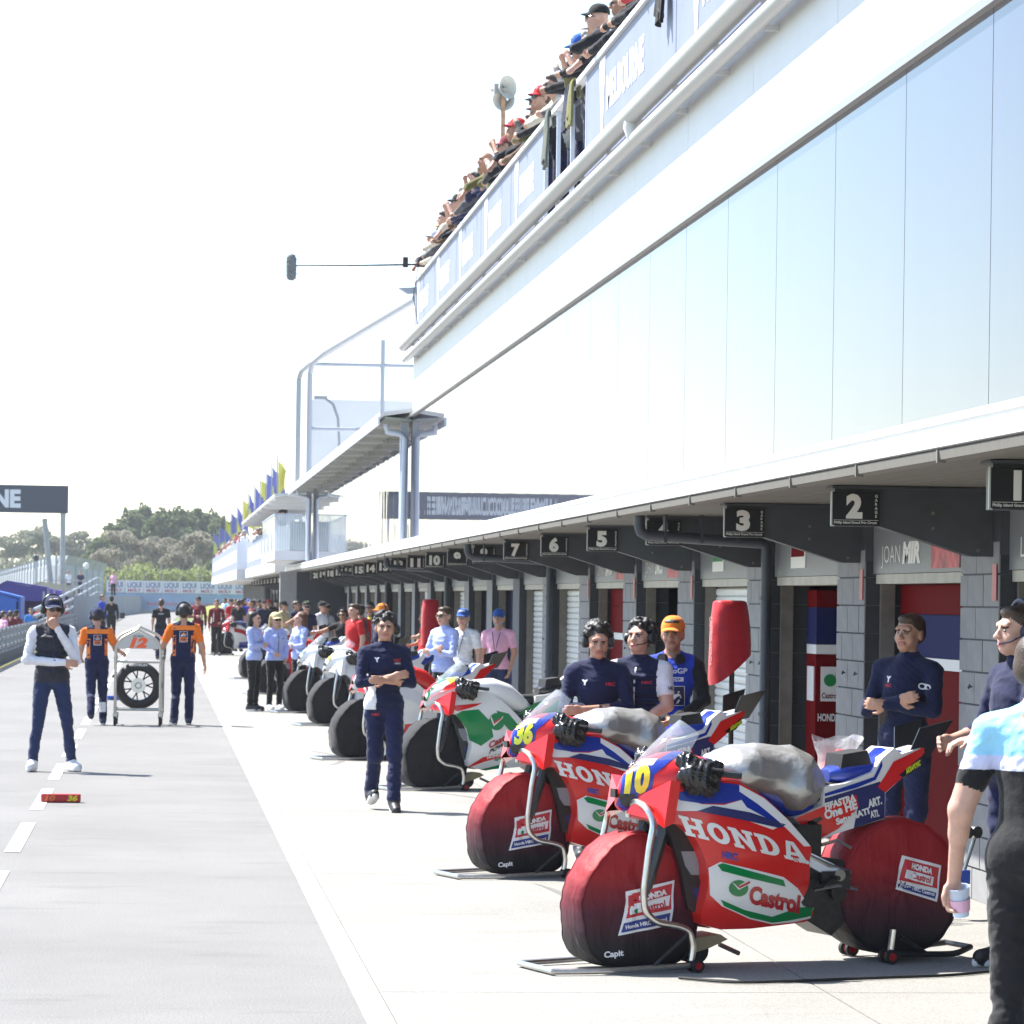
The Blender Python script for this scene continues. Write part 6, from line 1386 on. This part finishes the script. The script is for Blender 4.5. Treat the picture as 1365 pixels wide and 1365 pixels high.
LEANS.append({'lean':.22, 'sleeve':'long', 'hair':'short', 'arms_T':False, 'fingers':False, 'head':(.2,.1,0), 'l_elbow':(.25,-.26,1.20), 'l_wrist':(.05,-.40,1.46), 'r_elbow':(-.25,-.26,1.20), 'r_wrist':(-.03,-.40,1.45)})
def spectator(Y, i, col, pants, hair, cap, sk, label, H=1.72, dz=0, X=4.62, shades=False, group='spectators along the terrace rail'):
    ex = ([('cap', dict(col=cap))] if cap else []) + ([('shades', {})] if shades else [])
    return person(label, (X, Y, 5.84+dz), R(-90+random.uniform(-22,22)), LEANS[i], col, pants, M_shoeb, sk, hair, key=f'lean{i}', vox=.015, H=H, extras=ex, group=group)
tops = [('black',0),('navy',1),('grey',2),('olive',3),('cream',4),('red',5),('white',6),('brown',7)]
heads = [('bare brown hair','brown',None),('a black cap','brown',capb),('grey hair','grey',None),('black hair','black',None),('a straw hat','blond',caps),('a maroon cap','brown',cloth('cap_maroon',(.2,.03,.04))),('a royal blue cap','brown',capblue),('a red cap','brown',cloth('cap_red',(.5,.02,.03))),('a pale cap','brown',capw)]
acts = ['forearms on the terrace rail','phone raised over the terrace rail','leaning far over the terrace rail','hanging one arm off the terrace rail','hands lifted to the face']
g = random.Random(11); used = set(); Y = 24.2
while Y < 53.8:
    while True:
        i = g.choice((0,0,0,0,2,2,2,2,3,3,1,4)); ti = g.choice((0,0,0,0,1,1,1,2,2,3,7,4,6)) if g.random() < .93 else 5; hi = g.choice((0,0,1,1,1,2,3,3,4,5,6,7,8)); sh = g.random() < .45
        if (i, ti, hi, sh) not in used: used.add((i, ti, hi, sh)); break
    spectator(Y, i, DARK[tops[ti][1]], DARK[1], heads[hi][1], heads[hi][2], g.choice((0,1,2,2,4)), f"spectator in {tops[ti][0]} with {heads[hi][0]}{' and sunglasses' if sh else ''}, {acts[i]}", shades=sh, dz=.06+g.uniform(-.02,.12), X=4.50+g.uniform(-.04,.05)); Y += g.uniform(.55,.98)
# coats hung on the open railing
for yy, c, lab in ((33.0, olive, 'olive jacket hung over the open terrace railing'), (33.35, navy, 'navy jacket hung over the open terrace railing'), (35.1, cloth('grey_green', (.10,.12,.10)), 'grey-green jacket hung low on the terrace railing'), (27.0, blk, 'black bag hung outside the terrace banner')):
    w, drop = .26, .34 if 'low' not in lab else .46; ny, nt_ = 16, 22; Vv = []
    for j in range(nt_+1):
        for i in range(ny+1):
            a_, b_ = j/nt_, i/ny-.5; s_ = a_*(drop+.25) - .18; fold = .022*math.sin(b_*22+yy*7)*max(0, s_/drop) + .012*math.sin(b_*41+3*a_)
            hem = 1 + .16*math.sin(b_*9+yy*3)
            if s_ < 0: p_ = (4.045 - .03*fold - s_*.1, yy + b_*w*.9, 6.93 + s_*.9)
            else: p_ = (3.985 - .02*(1-math.exp(-s_*30)) - abs(fold), yy + b_*w*(1+.5*s_), 6.935 - s_*hem)
            Vv.append(p_)
    ii = (np.arange(nt_)[:,None]*(ny+1)+np.arange(ny)[None]).ravel(); F = np.stack([ii, ii+1, ii+ny+2, ii+ny+1], 1); V = np.array(Vv)
    o = link('hung_jacket', np_mesh('hung_jacket', V, F, None, [c])); tag(o, lab, 'jacket', 'clothes hung on the terrace railing'); sm_ = o.modifiers.new('thick', 'SOLIDIFY'); sm_.thickness = .02
# horn loudspeaker on a rusty pole
hp = onX(668, 205, 5.0); ht = onX(671, 125, 5.0); t = thing('horn_speaker', 'white horn loudspeakers on a rusty pole above the terrace crowd', 'loudspeaker', (5.0, ht.y, 5.84), world_parts=True)
MB().tube([(5.0, ht.y, 5.84), (5.0, ht.y, ht.z+.05)], .035, 8).build('pole', mat('rusty_pole', (.42,.25,.16), .8, var=.5, vscale=6), t)
M_horn = mat('horn_white', (.50,.49,.45), .5, var=.1)
MB().lathe((4.95, ht.y, ht.z+.08), (.6,-.8,0), [(.035,-.18),(.045,-.08),(.06,0),(.09,.08),(.16,.16),(.175,.175),(.15,.16),(.04,.04)], 22).build('horn', M_horn, t, smooth=True)
MB().lathe((5.05, ht.y+.1, ht.z-.06), (-.3,-.9,-.2), [(.04,-.2),(.06,-.05),(.10,.06),(.17,.15),(.15,.14),(.04,.02)], 20).build('horn', M_horn, t, smooth=True)
MB().box(4.86, 4.98, ht.y-.06, ht.y+.06, ht.z, ht.z+.14).build('driver', mat('driver_grey', (.3,.3,.3), .5), t)
# boom microphone at the terrace corner
a, b = onX(566, 352, 4.05), onY(391, 354, onX(566, 352, 4.05).y); t = thing('boom_microphone', 'furry microphone on a long boom reaching from the terrace corner', 'microphone', a, world_parts=True)
MB().tube([a + Vector((.1,0,0)), a.lerp(b, .5) + Vector((0,0,-.01)), b], [.018,.013,.010], 8).build('boom', mat('boom_dark', (.06,.06,.07), .5), t)
MB().box(a.x-.34, a.x-.26, a.y-.04, a.y+.04, a.z-.06, a.z+.10).build('clamp', M_hs, t); MB().box(a.x-.12, a.x+.06, a.y-.05, a.y+.05, a.z-.05, a.z+.05).build('clamp', M_hs, t)
V, F, _ = sdf_mesh([('c', tuple(b+Vector((-.03,0,-.16))), tuple(b+Vector((-.03,0,.10))), .075, .075, 0, .02, 0)], .012); V = V + vnormals(V,F)*(wobble(V, 3, (90,150), .03))[:,None]
link('wind_shield', np_mesh('wind_shield', V, F, None, [mat('fur_grey', (.20,.21,.21), .95, var=.3, vscale=40)]), t)
MB().tube([a+Vector((-.1,0,-.05)), a+Vector((-.17,0,-.5)), a+Vector((-.10,0,-.9)), a+Vector((-.08,-.1,-1.25))], .006, 5).build('cable', M_hs, t, smooth=True)
p = onX(548, 388, 3.95); t = thing('floodlight', 'small grey floodlight bracketed to the terrace corner', 'lamp', p, world_parts=True)
MB().prism([(p.x-.20,p.z+.04),(p.x+.14,p.z+.06),(p.x+.14,p.z-.04),(p.x-.05,p.z-.05)], lambda q, tt: (q[0], tt, q[1]), p.y-.1, p.y+.1).build('housing', mat('flood_grey', (.30,.34,.40), .5), t)
# ================================================================== far end of the lane
M_galv = mat('galvanised', (.30,.32,.34), .5, metal=.3, var=.12, vscale=3); M_wallc = mat('pit_wall_concrete', (.22,.235,.26), .9, var=.12, vscale=.8)
pw = thing('pit_wall', 'low pit wall with steel rails along the left of the lane', 'wall', (-4.05, 100, 0), world_parts=True)
MB().box(-4.15,-3.95,55,170,0,.26).build('plinth', mat('plinth_dark', (.10,.105,.11), .9, var=.2), pw)
for z in (.36,.58,.80): MB().box(-4.10,-4.04,55,170,z,z+.075).build('rail', M_galv, pw)
k = 0; y = 55
while y < 170: MB().box(-4.13,-4.01,y,y+.09,.26,.90).build('post', M_galv, pw); y += 2.4
mb = MB(); y = 55.3
while y < 120: mb.box(-4.08,-4.065,y,y+.02,.28,.86); y += .30
mb.build('mesh_bars', M_galv, pw)['kind'] = 'stuff'
rs = thing('ramp_rail', 'raking handrails climbing to the pit wall platform', 'railing', (-4.3, 200, 0), world_parts=True)
for dz in (0, .5, 1.0): MB().tube([(-4.3,118,.75+dz*.5),(-4.3,165,1.1+dz*.8),(-4.35,240,2.0+dz),(-4.4,262,2.0+dz)], .06, 6).build('rail', M_galv, rs)
for k in range(10):
    y = 128 + k*13; z = .8 + (y-118)/122*1.2; MB().box(-4.34,-4.26,y,y+.1,0,min(z,2.0)+1.0).build('post', M_galv, rs)
cw = thing('concrete_wall', 'grey concrete barrier curving away at the end of the pit lane', 'wall', (-4.2, 250, 0), world_parts=True)
pl = [(-4.25,172),(-4.2,240),(-3.9,290),(-2.6,330),(-.3,362),(2.8,392)]
for (x0,y0),(x1,y1) in zip(pl, pl[1:]):
    n = max(1, int(math.hypot(x1-x0,y1-y0)/9))
    for k in range(n):
        a, b = k/n, (k+1)/n-.004; q = [(x0+(x1-x0)*a, y0+(y1-y0)*a), (x0+(x1-x0)*b, y0+(y1-y0)*b)]
        MB().add([(q[0][0],q[0][1],0),(q[1][0],q[1][1],0),(q[1][0],q[1][1],1.75),(q[0][0],q[0][1],1.75),(q[0][0]-.3,q[0][1],0),(q[1][0]-.3,q[1][1],0),(q[1][0]-.3,q[1][1],1.75),(q[0][0]-.3,q[0][1],1.75)], [(0,1,2,3),(4,7,6,5),(3,2,6,7),(0,3,7,4),(1,5,6,2)]).build('barrier_block', M_wallc, cw)
# start gantry over the track
gx0, gx1, gy = -19.5, -5.55, 207
gt = thing('gantry_board', 'dark gantry board lettered in white over the race track', 'gantry', (gx1, gy, 0), world_parts=True)
M_gan = mat('gantry_navy', (.028,.040,.062), .5)
MB().box(gx0, gx1, gy-.25, gy+.25, 6.72, 8.40).build('board', M_gan, gt)
text_on('lettering', 'MELBOURNE', (-15.9, gy-.25, 7.08), (1,0,0), (0,0,1), 1.02, mat('gantry_white', (.62,.64,.68), .6), gt, w=7.5, bold=.05, off=.02)
MB().tube([(-5.85,gy,0),(-5.85,gy,6.72)], .17, 10).build('post', M_galv, gt); MB().tube([(-6.3,gy+1,0),(-7.0,gy+1,6.4)], .17, 10).build('raking_post', M_galv, gt); MB().tube([(-19.2,gy,0),(-19.2,gy,6.72)], .17, 10).build('post', M_galv, gt)
# curved debris fence
cf = thing('debris_fence', 'tall grey panelled debris fence curving beyond the gantry', 'fence', (-9.6, 300, 0), world_parts=True)
ctrl = [(-30,520,4.6),(-19.7,420,4.5),(-13.5,345,4.8),(-9.7,300,5.1),(-8.2,296,5.2),(-6.6,312,5.0),(-5.3,330,4.8)]
M_fp = mat('fence_panel', (.24,.265,.29), .6, var=.1, vscale=.6)
for (x0,y0,h0),(x1,y1,h1) in zip(ctrl, ctrl[1:]):
    n = max(2, int(math.hypot(x1-x0,y1-y0)/6))
    for k in range(n):
        a, b = k/n, (k+1)/n - .02; P0 = (x0+(x1-x0)*a, y0+(y1-y0)*a, h0+(h1-h0)*a); P1 = (x0+(x1-x0)*b, y0+(y1-y0)*b, h0+(h1-h0)*b)
        MB().add([(P0[0],P0[1],0),(P1[0],P1[1],0),(P1[0],P1[1],P1[2]-.8),(P0[0],P0[1],P0[2]-.8),(P0[0]+.35,P0[1]-.3,P0[2]),(P1[0]+.35,P1[1]-.3,P1[2])], [(0,1,2,3),(3,2,5,4)]).build('panel', M_fp, cf)
        MB().box(P0[0]-.08,P0[0]+.08,P0[1]-.12,P0[1]+.04,0,P0[2]+.05).build('post', M_galv, cf)
# banner wall across the end of the lane
bw = thing('banner_wall', 'white and pale blue advertising banners across the end of the lane', 'banner', (1, 352, 0), world_parts=True)
M_lb = mat('banner_pale_blue', (.20,.30,.46), .6, var=.1, vscale=.5); M_lw = mat('banner_plain_white', (.6,.6,.62), .6); M_lr = mat('banner_red', (.42,.10,.14), .6); M_lt = mat('banner_letter_blue', (.18,.20,.34), .6)
for k in range(9):
    x0 = -5.2 + k*1.86; yy = 340 + k*2.2
    MB().box(x0, x0+1.80, yy, yy+.05, 2.05, 3.30).build('banner', M_lw, bw)
    text_on('lettering', 'LIQUI', (x0+.9, yy, 2.62), (1,0,0), (0,0,1), .52, M_lt, bw, w=1.45, center=True, bold=.05, off=.01)
    text_on('lettering', 'MOLY', (x0+.9, yy, 2.18), (1,0,0), (0,0,1), .28, M_lr, bw, w=1.35, center=True, bold=.05, off=.01)
    MB().box(x0, x0+1.82, yy-.3, yy-.25, .35, 2.0).build('banner', M_lb, bw)
    text_on('lettering', 'bwin', (x0+.9, yy-.3, .8), (1,0,0), (0,0,1), .4, M_lr, bw, w=1.2, center=True, off=.01)
    MB().box(x0-.05, x0+.02, yy+.1, yy+.2, 0, 4.1).build('post', M_galv, bw)
bank = MB(); n = 14
for i in range(n+1):
    for j in range(7):
        x = 1.6 + 12*i/n; y = 318 + 22*j/6; bank.v.append((x, y, -.02 + 1.0*math.sin(math.pi*j/6)*min(1, (x-1.6)/1.2)*(.85+.15*math.sin(i*1.7))))
for i in range(n):
    for j in range(6): bank.f.append([i*7+j, (i+1)*7+j, (i+1)*7+j+1, i*7+j+1]); bank.m.append(0)
struct(bank.build('grass_bank', mat('bank_grass', (.20,.25,.03), .95, var=.25, vscale=.8), None, smooth=True))
# team shelters on the pit wall
def shelter(u, X, w, d, h, M, M2, label):
    p = at_depth(u, X) if X > 0 else Vector((X, (FPX*X/((u-211)*math.cos(TH)) - X*math.sin(TH))/math.cos(TH), 0)); t = thing('pit_shelter', label, 'shelter', p, 0, 'team shelters behind the pit wall')
    MB().prism([(-w/2,h-.35),(-w*.2,h),(w/2,h-.25),(w/2,h-.32),(-w*.2,h-.08),(-w/2,h-.42)], lambda q, tt: (q[0], tt, q[1]), -d/2, d/2).build('roof', M, t)
    MB().box(-w/2,-w/2+.06,-d/2,d/2,.3,h-.42).build('side_panel', M2, t); MB().box(w/2-.06,w/2,-d/2,d/2,.3,h-.32).build('side_panel', M, t)
    for sx in (-w/2+.12, w/2-.12):
        for sy in (-d/2+.05, d/2-.05): MB().box(sx-.03,sx+.03,sy-.03,sy+.03,0,h-.4).build('leg', M_galv, t)
    MB().box(-w/2+.1,w/2-.1,-.3,.1,.6,.95).build('desk', M2, t)
    MB().prism([(-w/2+.07,.55),(w/2-.07,.55),(w/2-.07,h-.34),(-w*.2,h-.09),(-w/2+.07,h-.44)], lambda q, tt: (q[0], tt, q[1]), d/2-.08, d/2-.02).build('rear_panel', M2, t); MB().prism([(-w/2+.07,h-.85),(w/2-.07,h-.85),(w/2-.07,h-.34),(-w*.2,h-.09),(-w/2+.07,h-.44)], lambda q, tt: (q[0], tt, q[1]), -d/2+.02, -d/2+.06).build('front_panel', M, t)
Mpu = mat('shelter_purple', (.10,.03,.36), .5); Mpb = mat('shelter_blue', (.02,.10,.42), .5); Mpl = mat('shelter_lilac', (.32,.28,.50), .5); Mvi = mat('shelter_violet', (.03,.02,.20), .5)
shelter(0, -5.3, 1.5, 3.0, 1.95, Mpb, Mvi, 'bright blue team shelter behind the pit wall')
shelter(26, -5.9, 2.4, 3.6, 2.35, Mvi, Mpu, 'dark violet team shelter behind the pit wall')
shelter(56, -5.6, 2.1, 3.4, 2.20, Mpu, Mpl, 'purple and lilac team shelter behind the pit wall')
shelter(68, -6.4, 3.0, 4.0, 2.55, mat('shelter_cream', (.4,.36,.26), .5), M_black, 'flat cream-roofed team shelter behind the purple one')
def left_at(u, X): z = FPX*X/((u-211)*math.cos(TH)); return Vector((X, (z - X*math.sin(TH))/math.cos(TH), -.35))
for u, X, lab, tp, cp, rz in ((14,-4.55,'person in maroon vest seen from behind at the pit wall',maroon_c,None,170),(22,-4.45,'person in black and maroon leaning on the pit wall',maroon_c,capb,150),(41,-4.7,'person in bright blue shirt standing at the pit wall',cloth('azure',(.03,.22,.62)),None,20),(54,-4.6,'person in dark jacket by the purple shelter',char,capb,-30),(5,-4.6,'person in pink shirt at the edge of the pit wall',pink,None,120),(50,-5.0,'person in orange-red vest by the purple shelter',cloth('vermilion',(.5,.05,.02)),None,60),(90,-4.8,'person in striped red top on the pit wall steps',red_c,None,30)):
    person(lab, left_at(u, X), R(rz), STAND, tp, blk, M_shoeb, random.choice((0,2)), 'brown', key='stand', H=1.62, extras=[('cap', dict(col=cp))] if cp else [])
pf = thing('signal_platform', 'raised signalling platform with railings beyond the pit wall', 'platform', (-6, 232, 0), world_parts=True)
MB().box(-7.6,-4.45,222,246,1.55,1.70).build('deck', M_galv, pf)
for xx in (-7.5,-6.0,-4.6):
    for yy in (222.3,245.6): MB().box(xx-.06,xx+.06,yy-.06,yy+.06,0,1.55).build('leg', M_galv, pf)
for zz in (2.2, 2.7): MB().tube([(-7.5,222.2,zz),(-4.5,222.2,zz)], .04, 6).build('rail', M_galv, pf)
for u, lab, tp, rz in ((107,'person in navy shirt standing on the signalling platform',navy,10),(152,'person in pink shirt standing on the platform steps',pink,-20),(91,'person in white and black on the signalling platform',white_c,40),(83,'person in grey shirt on the signalling platform',grey_c,0)):
    X = (u-211)*(238 if u > 130 else 232)/FPX; person(lab, (X, 234, 1.70), R(rz), STAND, tp, blk, M_shoeb, 0, 'brown', key='stand', H=1.72)
# loudspeaker poles and camera on the fence line
for u, z0, lab in ((115, 4.0, 'slim pole with white globe camera beside the debris fence'), (49, 4.6, 'slim pole with dark loudspeaker before the debris fence')):
    x = (u-211)*285/FPX; t = thing('camera_pole', lab, 'pole', (x, 285, 0)); MB().tube([(0,0,0),(0,0,z0)], .06, 6).build('pole', M_galv, t); MB().lathe((0,0,z0+.2), (0,0,1), [(0,-.3),(.2,-.2),(.28,0),(.2,.2),(0,.3)], 12).build('head', M_white if u == 115 else M_black, t)
# flags on the roof of the far wing
M_fb = cloth('flag_blue', (.17,.18,.46), .8, .01, 3); M_fy = cloth('flag_yellow', (.62,.56,.12), .8, .01, 3)
for k in range(12):
    z = 1/(1/132 - k*(1/132-1/285)/11.0); X = 4.55; Y = (z - X*math.sin(TH))/math.cos(TH)
    t = thing('flag', ('blue flag with yellow lower edge' if k % 3 else 'yellow flag with blue lower edge') + ' on a slim pole above the far terrace', 'flag', (X, Y, 4.6), 0, 'flags along the far terrace roof'); g = np.random.default_rng(k)
    MB().tube([(0,0,-1.7),(0,0,2.75)], .03, 6).build('pole', M_galv, t)
    nx, nz = 10, 14; ph = g.uniform(0, 6); sl = g.uniform(.25,.6); mb = MB()
    for j in range(nz+1):
        for i in range(nx+1):
            a, b = i/nx, j/nz; w = .72*(.7+.3*math.sin(ph+3*b)); mb.v.append((.04 + a*w*(.85), .16*math.sin(6*a+ph+4*b)*a, 2.55 - b*1.75 - a*sl*(1-.3*b) + .06*math.sin(8*a+ph)*a))
    for j in range(nz):
        for i in range(nx):
            mb.f.append([j*(nx+1)+i, j*(nx+1)+i+1, (j+1)*(nx+1)+i+1, (j+1)*(nx+1)+i]); mb.m.append(1 if (j > nz*.55 + (i-nx/2)*.5*(1 if k % 2 else -1)) else 0)
    mb.build('cloth', [M_fb, M_fy] if k % 3 else [M_fy, M_fb], t, smooth=True, angle=80)
# crowd on the far terrace
far_cols = [('red', red_c), ('black', blk), ('white', white_c), ('maroon', maroon_c), ('grey', grey_c), ('pink', pink)]
g = random.Random(5)
for k in range(40):
    if k < 17: X, Y, zf = 3.75, 103.5 + k*1.9, 2.72
    else: X, Y, zf = 3.40, 137.5 + (k-17)*2.6, 2.75
    cn, cm = g.choice(far_cols)
    person(f'spectator in {cn} top watching from the far banner-fronted terrace', (X, Y+g.uniform(-.5,.5), zf), R(-90+g.uniform(-40,40)), STAND, cm, blk, M_shoeb, g.choice((0,1,2,4)), g.choice(('brown','black','grey')), key='stand', H=1.62+g.random()*.2, group='crowd on the far terrace', extras=[('cap', dict(col=g.choice((capb, cloth('cap_red',(.5,.02,.03)), capw))))] if k % 3 == 0 else [])
# ------------------------------------------------------------------ trees
def leaf_cloud(centres, radii, n, size, seed, flat=.8):
    g = np.random.default_rng(seed); C_ = np.array(centres); Rr = np.array(radii); w = (Rr[:,0]*Rr[:,1]*Rr[:,2])**.67; w /= w.sum()
    idx = g.choice(len(C_), n, p=w); d = g.normal(size=(n,3)); d /= np.linalg.norm(d, axis=1)[:,None]; r = g.uniform(.35,1,n)**.5
    P = C_[idx] + d*Rr[idx]*r[:,None]
    a = g.normal(size=(n,3)); a /= np.linalg.norm(a,axis=1)[:,None]; b = np.cross(a, g.normal(size=(n,3))); b /= np.linalg.norm(b,axis=1)[:,None]
    s = size*g.uniform(.5,1.3,n)[:,None]; a = a*s; b = b*s*flat
    V = np.stack([P-a-b*.4, P+b, P+a*1.1, P-b*.8], 1).reshape(-1,3); F = np.arange(4*n).reshape(-1,4); return V, F
def leaf_mat(name, c):
    M = mat('leaf_'+name, c, .7, var=.45, vscale=.55, spec=.2); nt = M.node_tree; b = nt.nodes['Principled BSDF']; out = nt.nodes['Material Output']
    if not any(n.type == 'BSDF_TRANSLUCENT' for n in nt.nodes):
        tr_ = nt.nodes.new('ShaderNodeBsdfTranslucent'); tr_.inputs[0].default_value = (*[min(1, x*1.5) for x in c], 1); mx = nt.nodes.new('ShaderNodeMixShader'); mx.inputs[0].default_value = .45
        nt.links.new(b.outputs[0], mx.inputs[1]); nt.links.new(tr_.outputs[0], mx.inputs[2]); nt.links.new(mx.outputs[0], out.inputs[0])
    return M
def tree(name, label, u, dist, top_v, kind, M, seed, n, group, wide=1.0):
    X = (u-211)*dist/FPX; Y = dist; yh = 794 + .014*(u-211); H = CAMH + (yh - top_v)*dist/FPX; g = np.random.default_rng(seed)
    t = thing(name, label, 'tree', (X, Y, 0), 0, group); cs, rs = [], []
    if kind == 'cypress':
        lim = []
        for k in range(54):
            f = g.uniform(.10,1)**.8; rad = H*.36*wide*(1-.60*f)*g.uniform(.35,1); q = g.uniform(0,6.28); c = (rad*math.cos(q), rad*math.sin(q), H*f*.90)
            cs.append(c); rs.append((H*.068*(1.5-f*.6)*wide, H*.068*(1.5-f*.6), H*.032)); 
        for k in range(14): q = g.uniform(0,6.28); rr = g.uniform(.2,1); cs.append((H*.16*rr*math.cos(q)*wide, H*.16*rr*math.sin(q), H*(.98-.16*rr-.05*g.random()))); rs.append((H*.025,H*.025,H*.06))
        size = H*.021
    elif kind == 'gum':
        for k in range(13): q = g.uniform(0,6.28); rad = H*.22*wide*g.uniform(.2,1); cs.append((rad*math.cos(q), rad*math.sin(q), H*g.uniform(.66,.93))); rs.append((H*.10,H*.10,H*.06))
        size = H*.020
    else:
        for k in range(14): q = g.uniform(0,6.28); rad = H*.5*wide*g.uniform(.1,1); cs.append((rad*math.cos(q), rad*math.sin(q), H*g.uniform(.15,.8))); rs.append((H*.26,H*.26,H*.2))
        size = H*.035
    M_tr_ = mat('bark_pale' if kind == 'gum' else 'bark_dark', (.34,.30,.26) if kind == 'gum' else (.07,.055,.04), .9, var=.3, vscale=2)
    mb = MB(); mb.tube([(0,0,0),(H*.02*g.normal(),0,H*.35),(H*.03*g.normal(),0,H*.62),(H*.03*g.normal(),0,H*.85)], [H*.022,H*.017,H*.012,H*.004], 8)
    for k in range(min(7, len(cs))): c = cs[k]; mb.tube([(0,0,H*(.35 if kind != 'bush' else .05)), (c[0]*.5,c[1]*.5,(H*.35+c[2])/2), c], [H*.012,H*.008,H*.003], 6)
    mb.build('trunk', M_tr_, t)
    V, F = leaf_cloud(cs, rs, n, size, seed); link('crown', np_mesh('crown', V, F, None, [M]), t)
Lc = leaf_mat('cypress', (.095,.125,.055)); Lg = leaf_mat('gum', (.21,.20,.15)); Lb = leaf_mat('bush', (.19,.22,.075)); Ld = leaf_mat('far', (.15,.165,.11))
for i, (u, tv, w, lab) in enumerate(((133,712,1.0,'low dark cypress at the left end of the clump'),(152,690,1.15,'dark cypress rising at the left of the tall clump'),(172,676,1.1,'dark cypress with a ragged top beside the tallest'),(192,668,1.0,'tallest dark cypress in the clump beyond the track'),(213,675,1.05,'dark cypress behind the grey gum trees'),(236,669,1.0,'dark cypress with a pointed top beyond the banners'),(257,674,1.0,'dark cypress right of the pointed one'),(277,676,1.05,'dark cypress close to the row of flags'),(300,684,1.1,'dark cypress behind the flags'))):
    tree('cypress_tree', lab, u, 470+12*((i*5)%4), tv, 'cypress', Lc, 100+i, 5200, 'cypress clump beyond the track', w)
for i, (u, d, tv, lab) in enumerate(((168,410,703,'grey-green gum tree with a pale trunk before the cypresses'),(212,420,712,'gum tree leaning before the middle cypresses'),(238,415,722,'low spreading gum tree above the bright bushes'),(262,405,702,'broad gum tree left of the flags'),(148,425,728,'small gum tree at the foot of the clump'),(186,430,726,'gum tree with thin crown above the bushes'))):
    tree('gum_tree', lab, u, d, tv, 'gum', Lg, 200+i, 2600, 'gum trees before the cypress clump', 1.2)
for i, (u, tv, w, lab) in enumerate(((172,745,1.0,'bright olive bush above the banner wall at left'),(196,748,1.0,'bright olive bush beside the gum trunks'),(226,756,.9,'low olive bush above the middle banners'),(248,750,1.1,'rounded olive bush above the banners'),(272,752,1.0,'olive bush below the row of flags'),(296,756,1.0,'olive bush at the right end of the banners'),(150,752,.9,'olive bush behind the debris fence'))):
    tree('bush', lab, u, 385, tv, 'bush', Lb, 300+i, 1700, 'bushes above the banner wall', w)
for i, (u, tv, lab) in enumerate(((17,710,'far gum tree left of the gantry post'),(33,702,'tall far gum tree under the gantry board'),(62,700,'far gum tree behind the raking gantry post'),(78,708,'far gum tree between the gantry posts'),(100,706,'far gum tree right of the gantry post'),(118,716,'slight far gum tree beside the cypress clump'))):
    tree('gum_tree', lab, u, 620, tv, 'gum', Ld, 400+i, 1800, 'far gum trees behind the gantry', 1.0)
for i in range(11):
    tree('bush', ('dark scrub bush behind the debris fence'), -6+i*14.5, 560, 736+((i*7)%5)*3, 'bush', Ld, 500+i, 1100, 'scrub behind the debris fence', 1.1)
# the land closes with a long low scrub bank
hb = MB(); n = 60
for i in range(n+1):
    x = -700 + 1500*i/n
    for j in range(5): hb.v.append((x, 700+60*j, [ -.1, 3.2, 4.5, 4.8, -.1][j]*(.8+.25*math.sin(i*1.3))))
for i in range(n):
    for j in range(4): hb.f.append([i*5+j,(i+1)*5+j,(i+1)*5+j+1,i*5+j+1]); hb.m.append(0)
struct(hb.build('scrub_bank', mat('scrub', (.06,.075,.03), .95, var=.4, vscale=.05), None, smooth=True))

# ------------------------------------------------------------------ thin summer haze
hz = MB().box(-2600, 2600, -260, 5300, -1, 17).build('haze', None if False else mat('haze_air', (1,1,1)), None); hz['kind'] = 'stuff'
hm = MATS['haze_air']; hm.node_tree.nodes.clear(); out = hm.node_tree.nodes.new('ShaderNodeOutputMaterial'); pv = hm.node_tree.nodes.new('ShaderNodeVolumePrincipled')
pv.inputs['Color'].default_value = (.93,.96,1,1); pv.inputs['Density'].default_value = .00022; pv.inputs['Anisotropy'].default_value = .1; hm.node_tree.links.new(pv.outputs[0], out.inputs['Volume'])
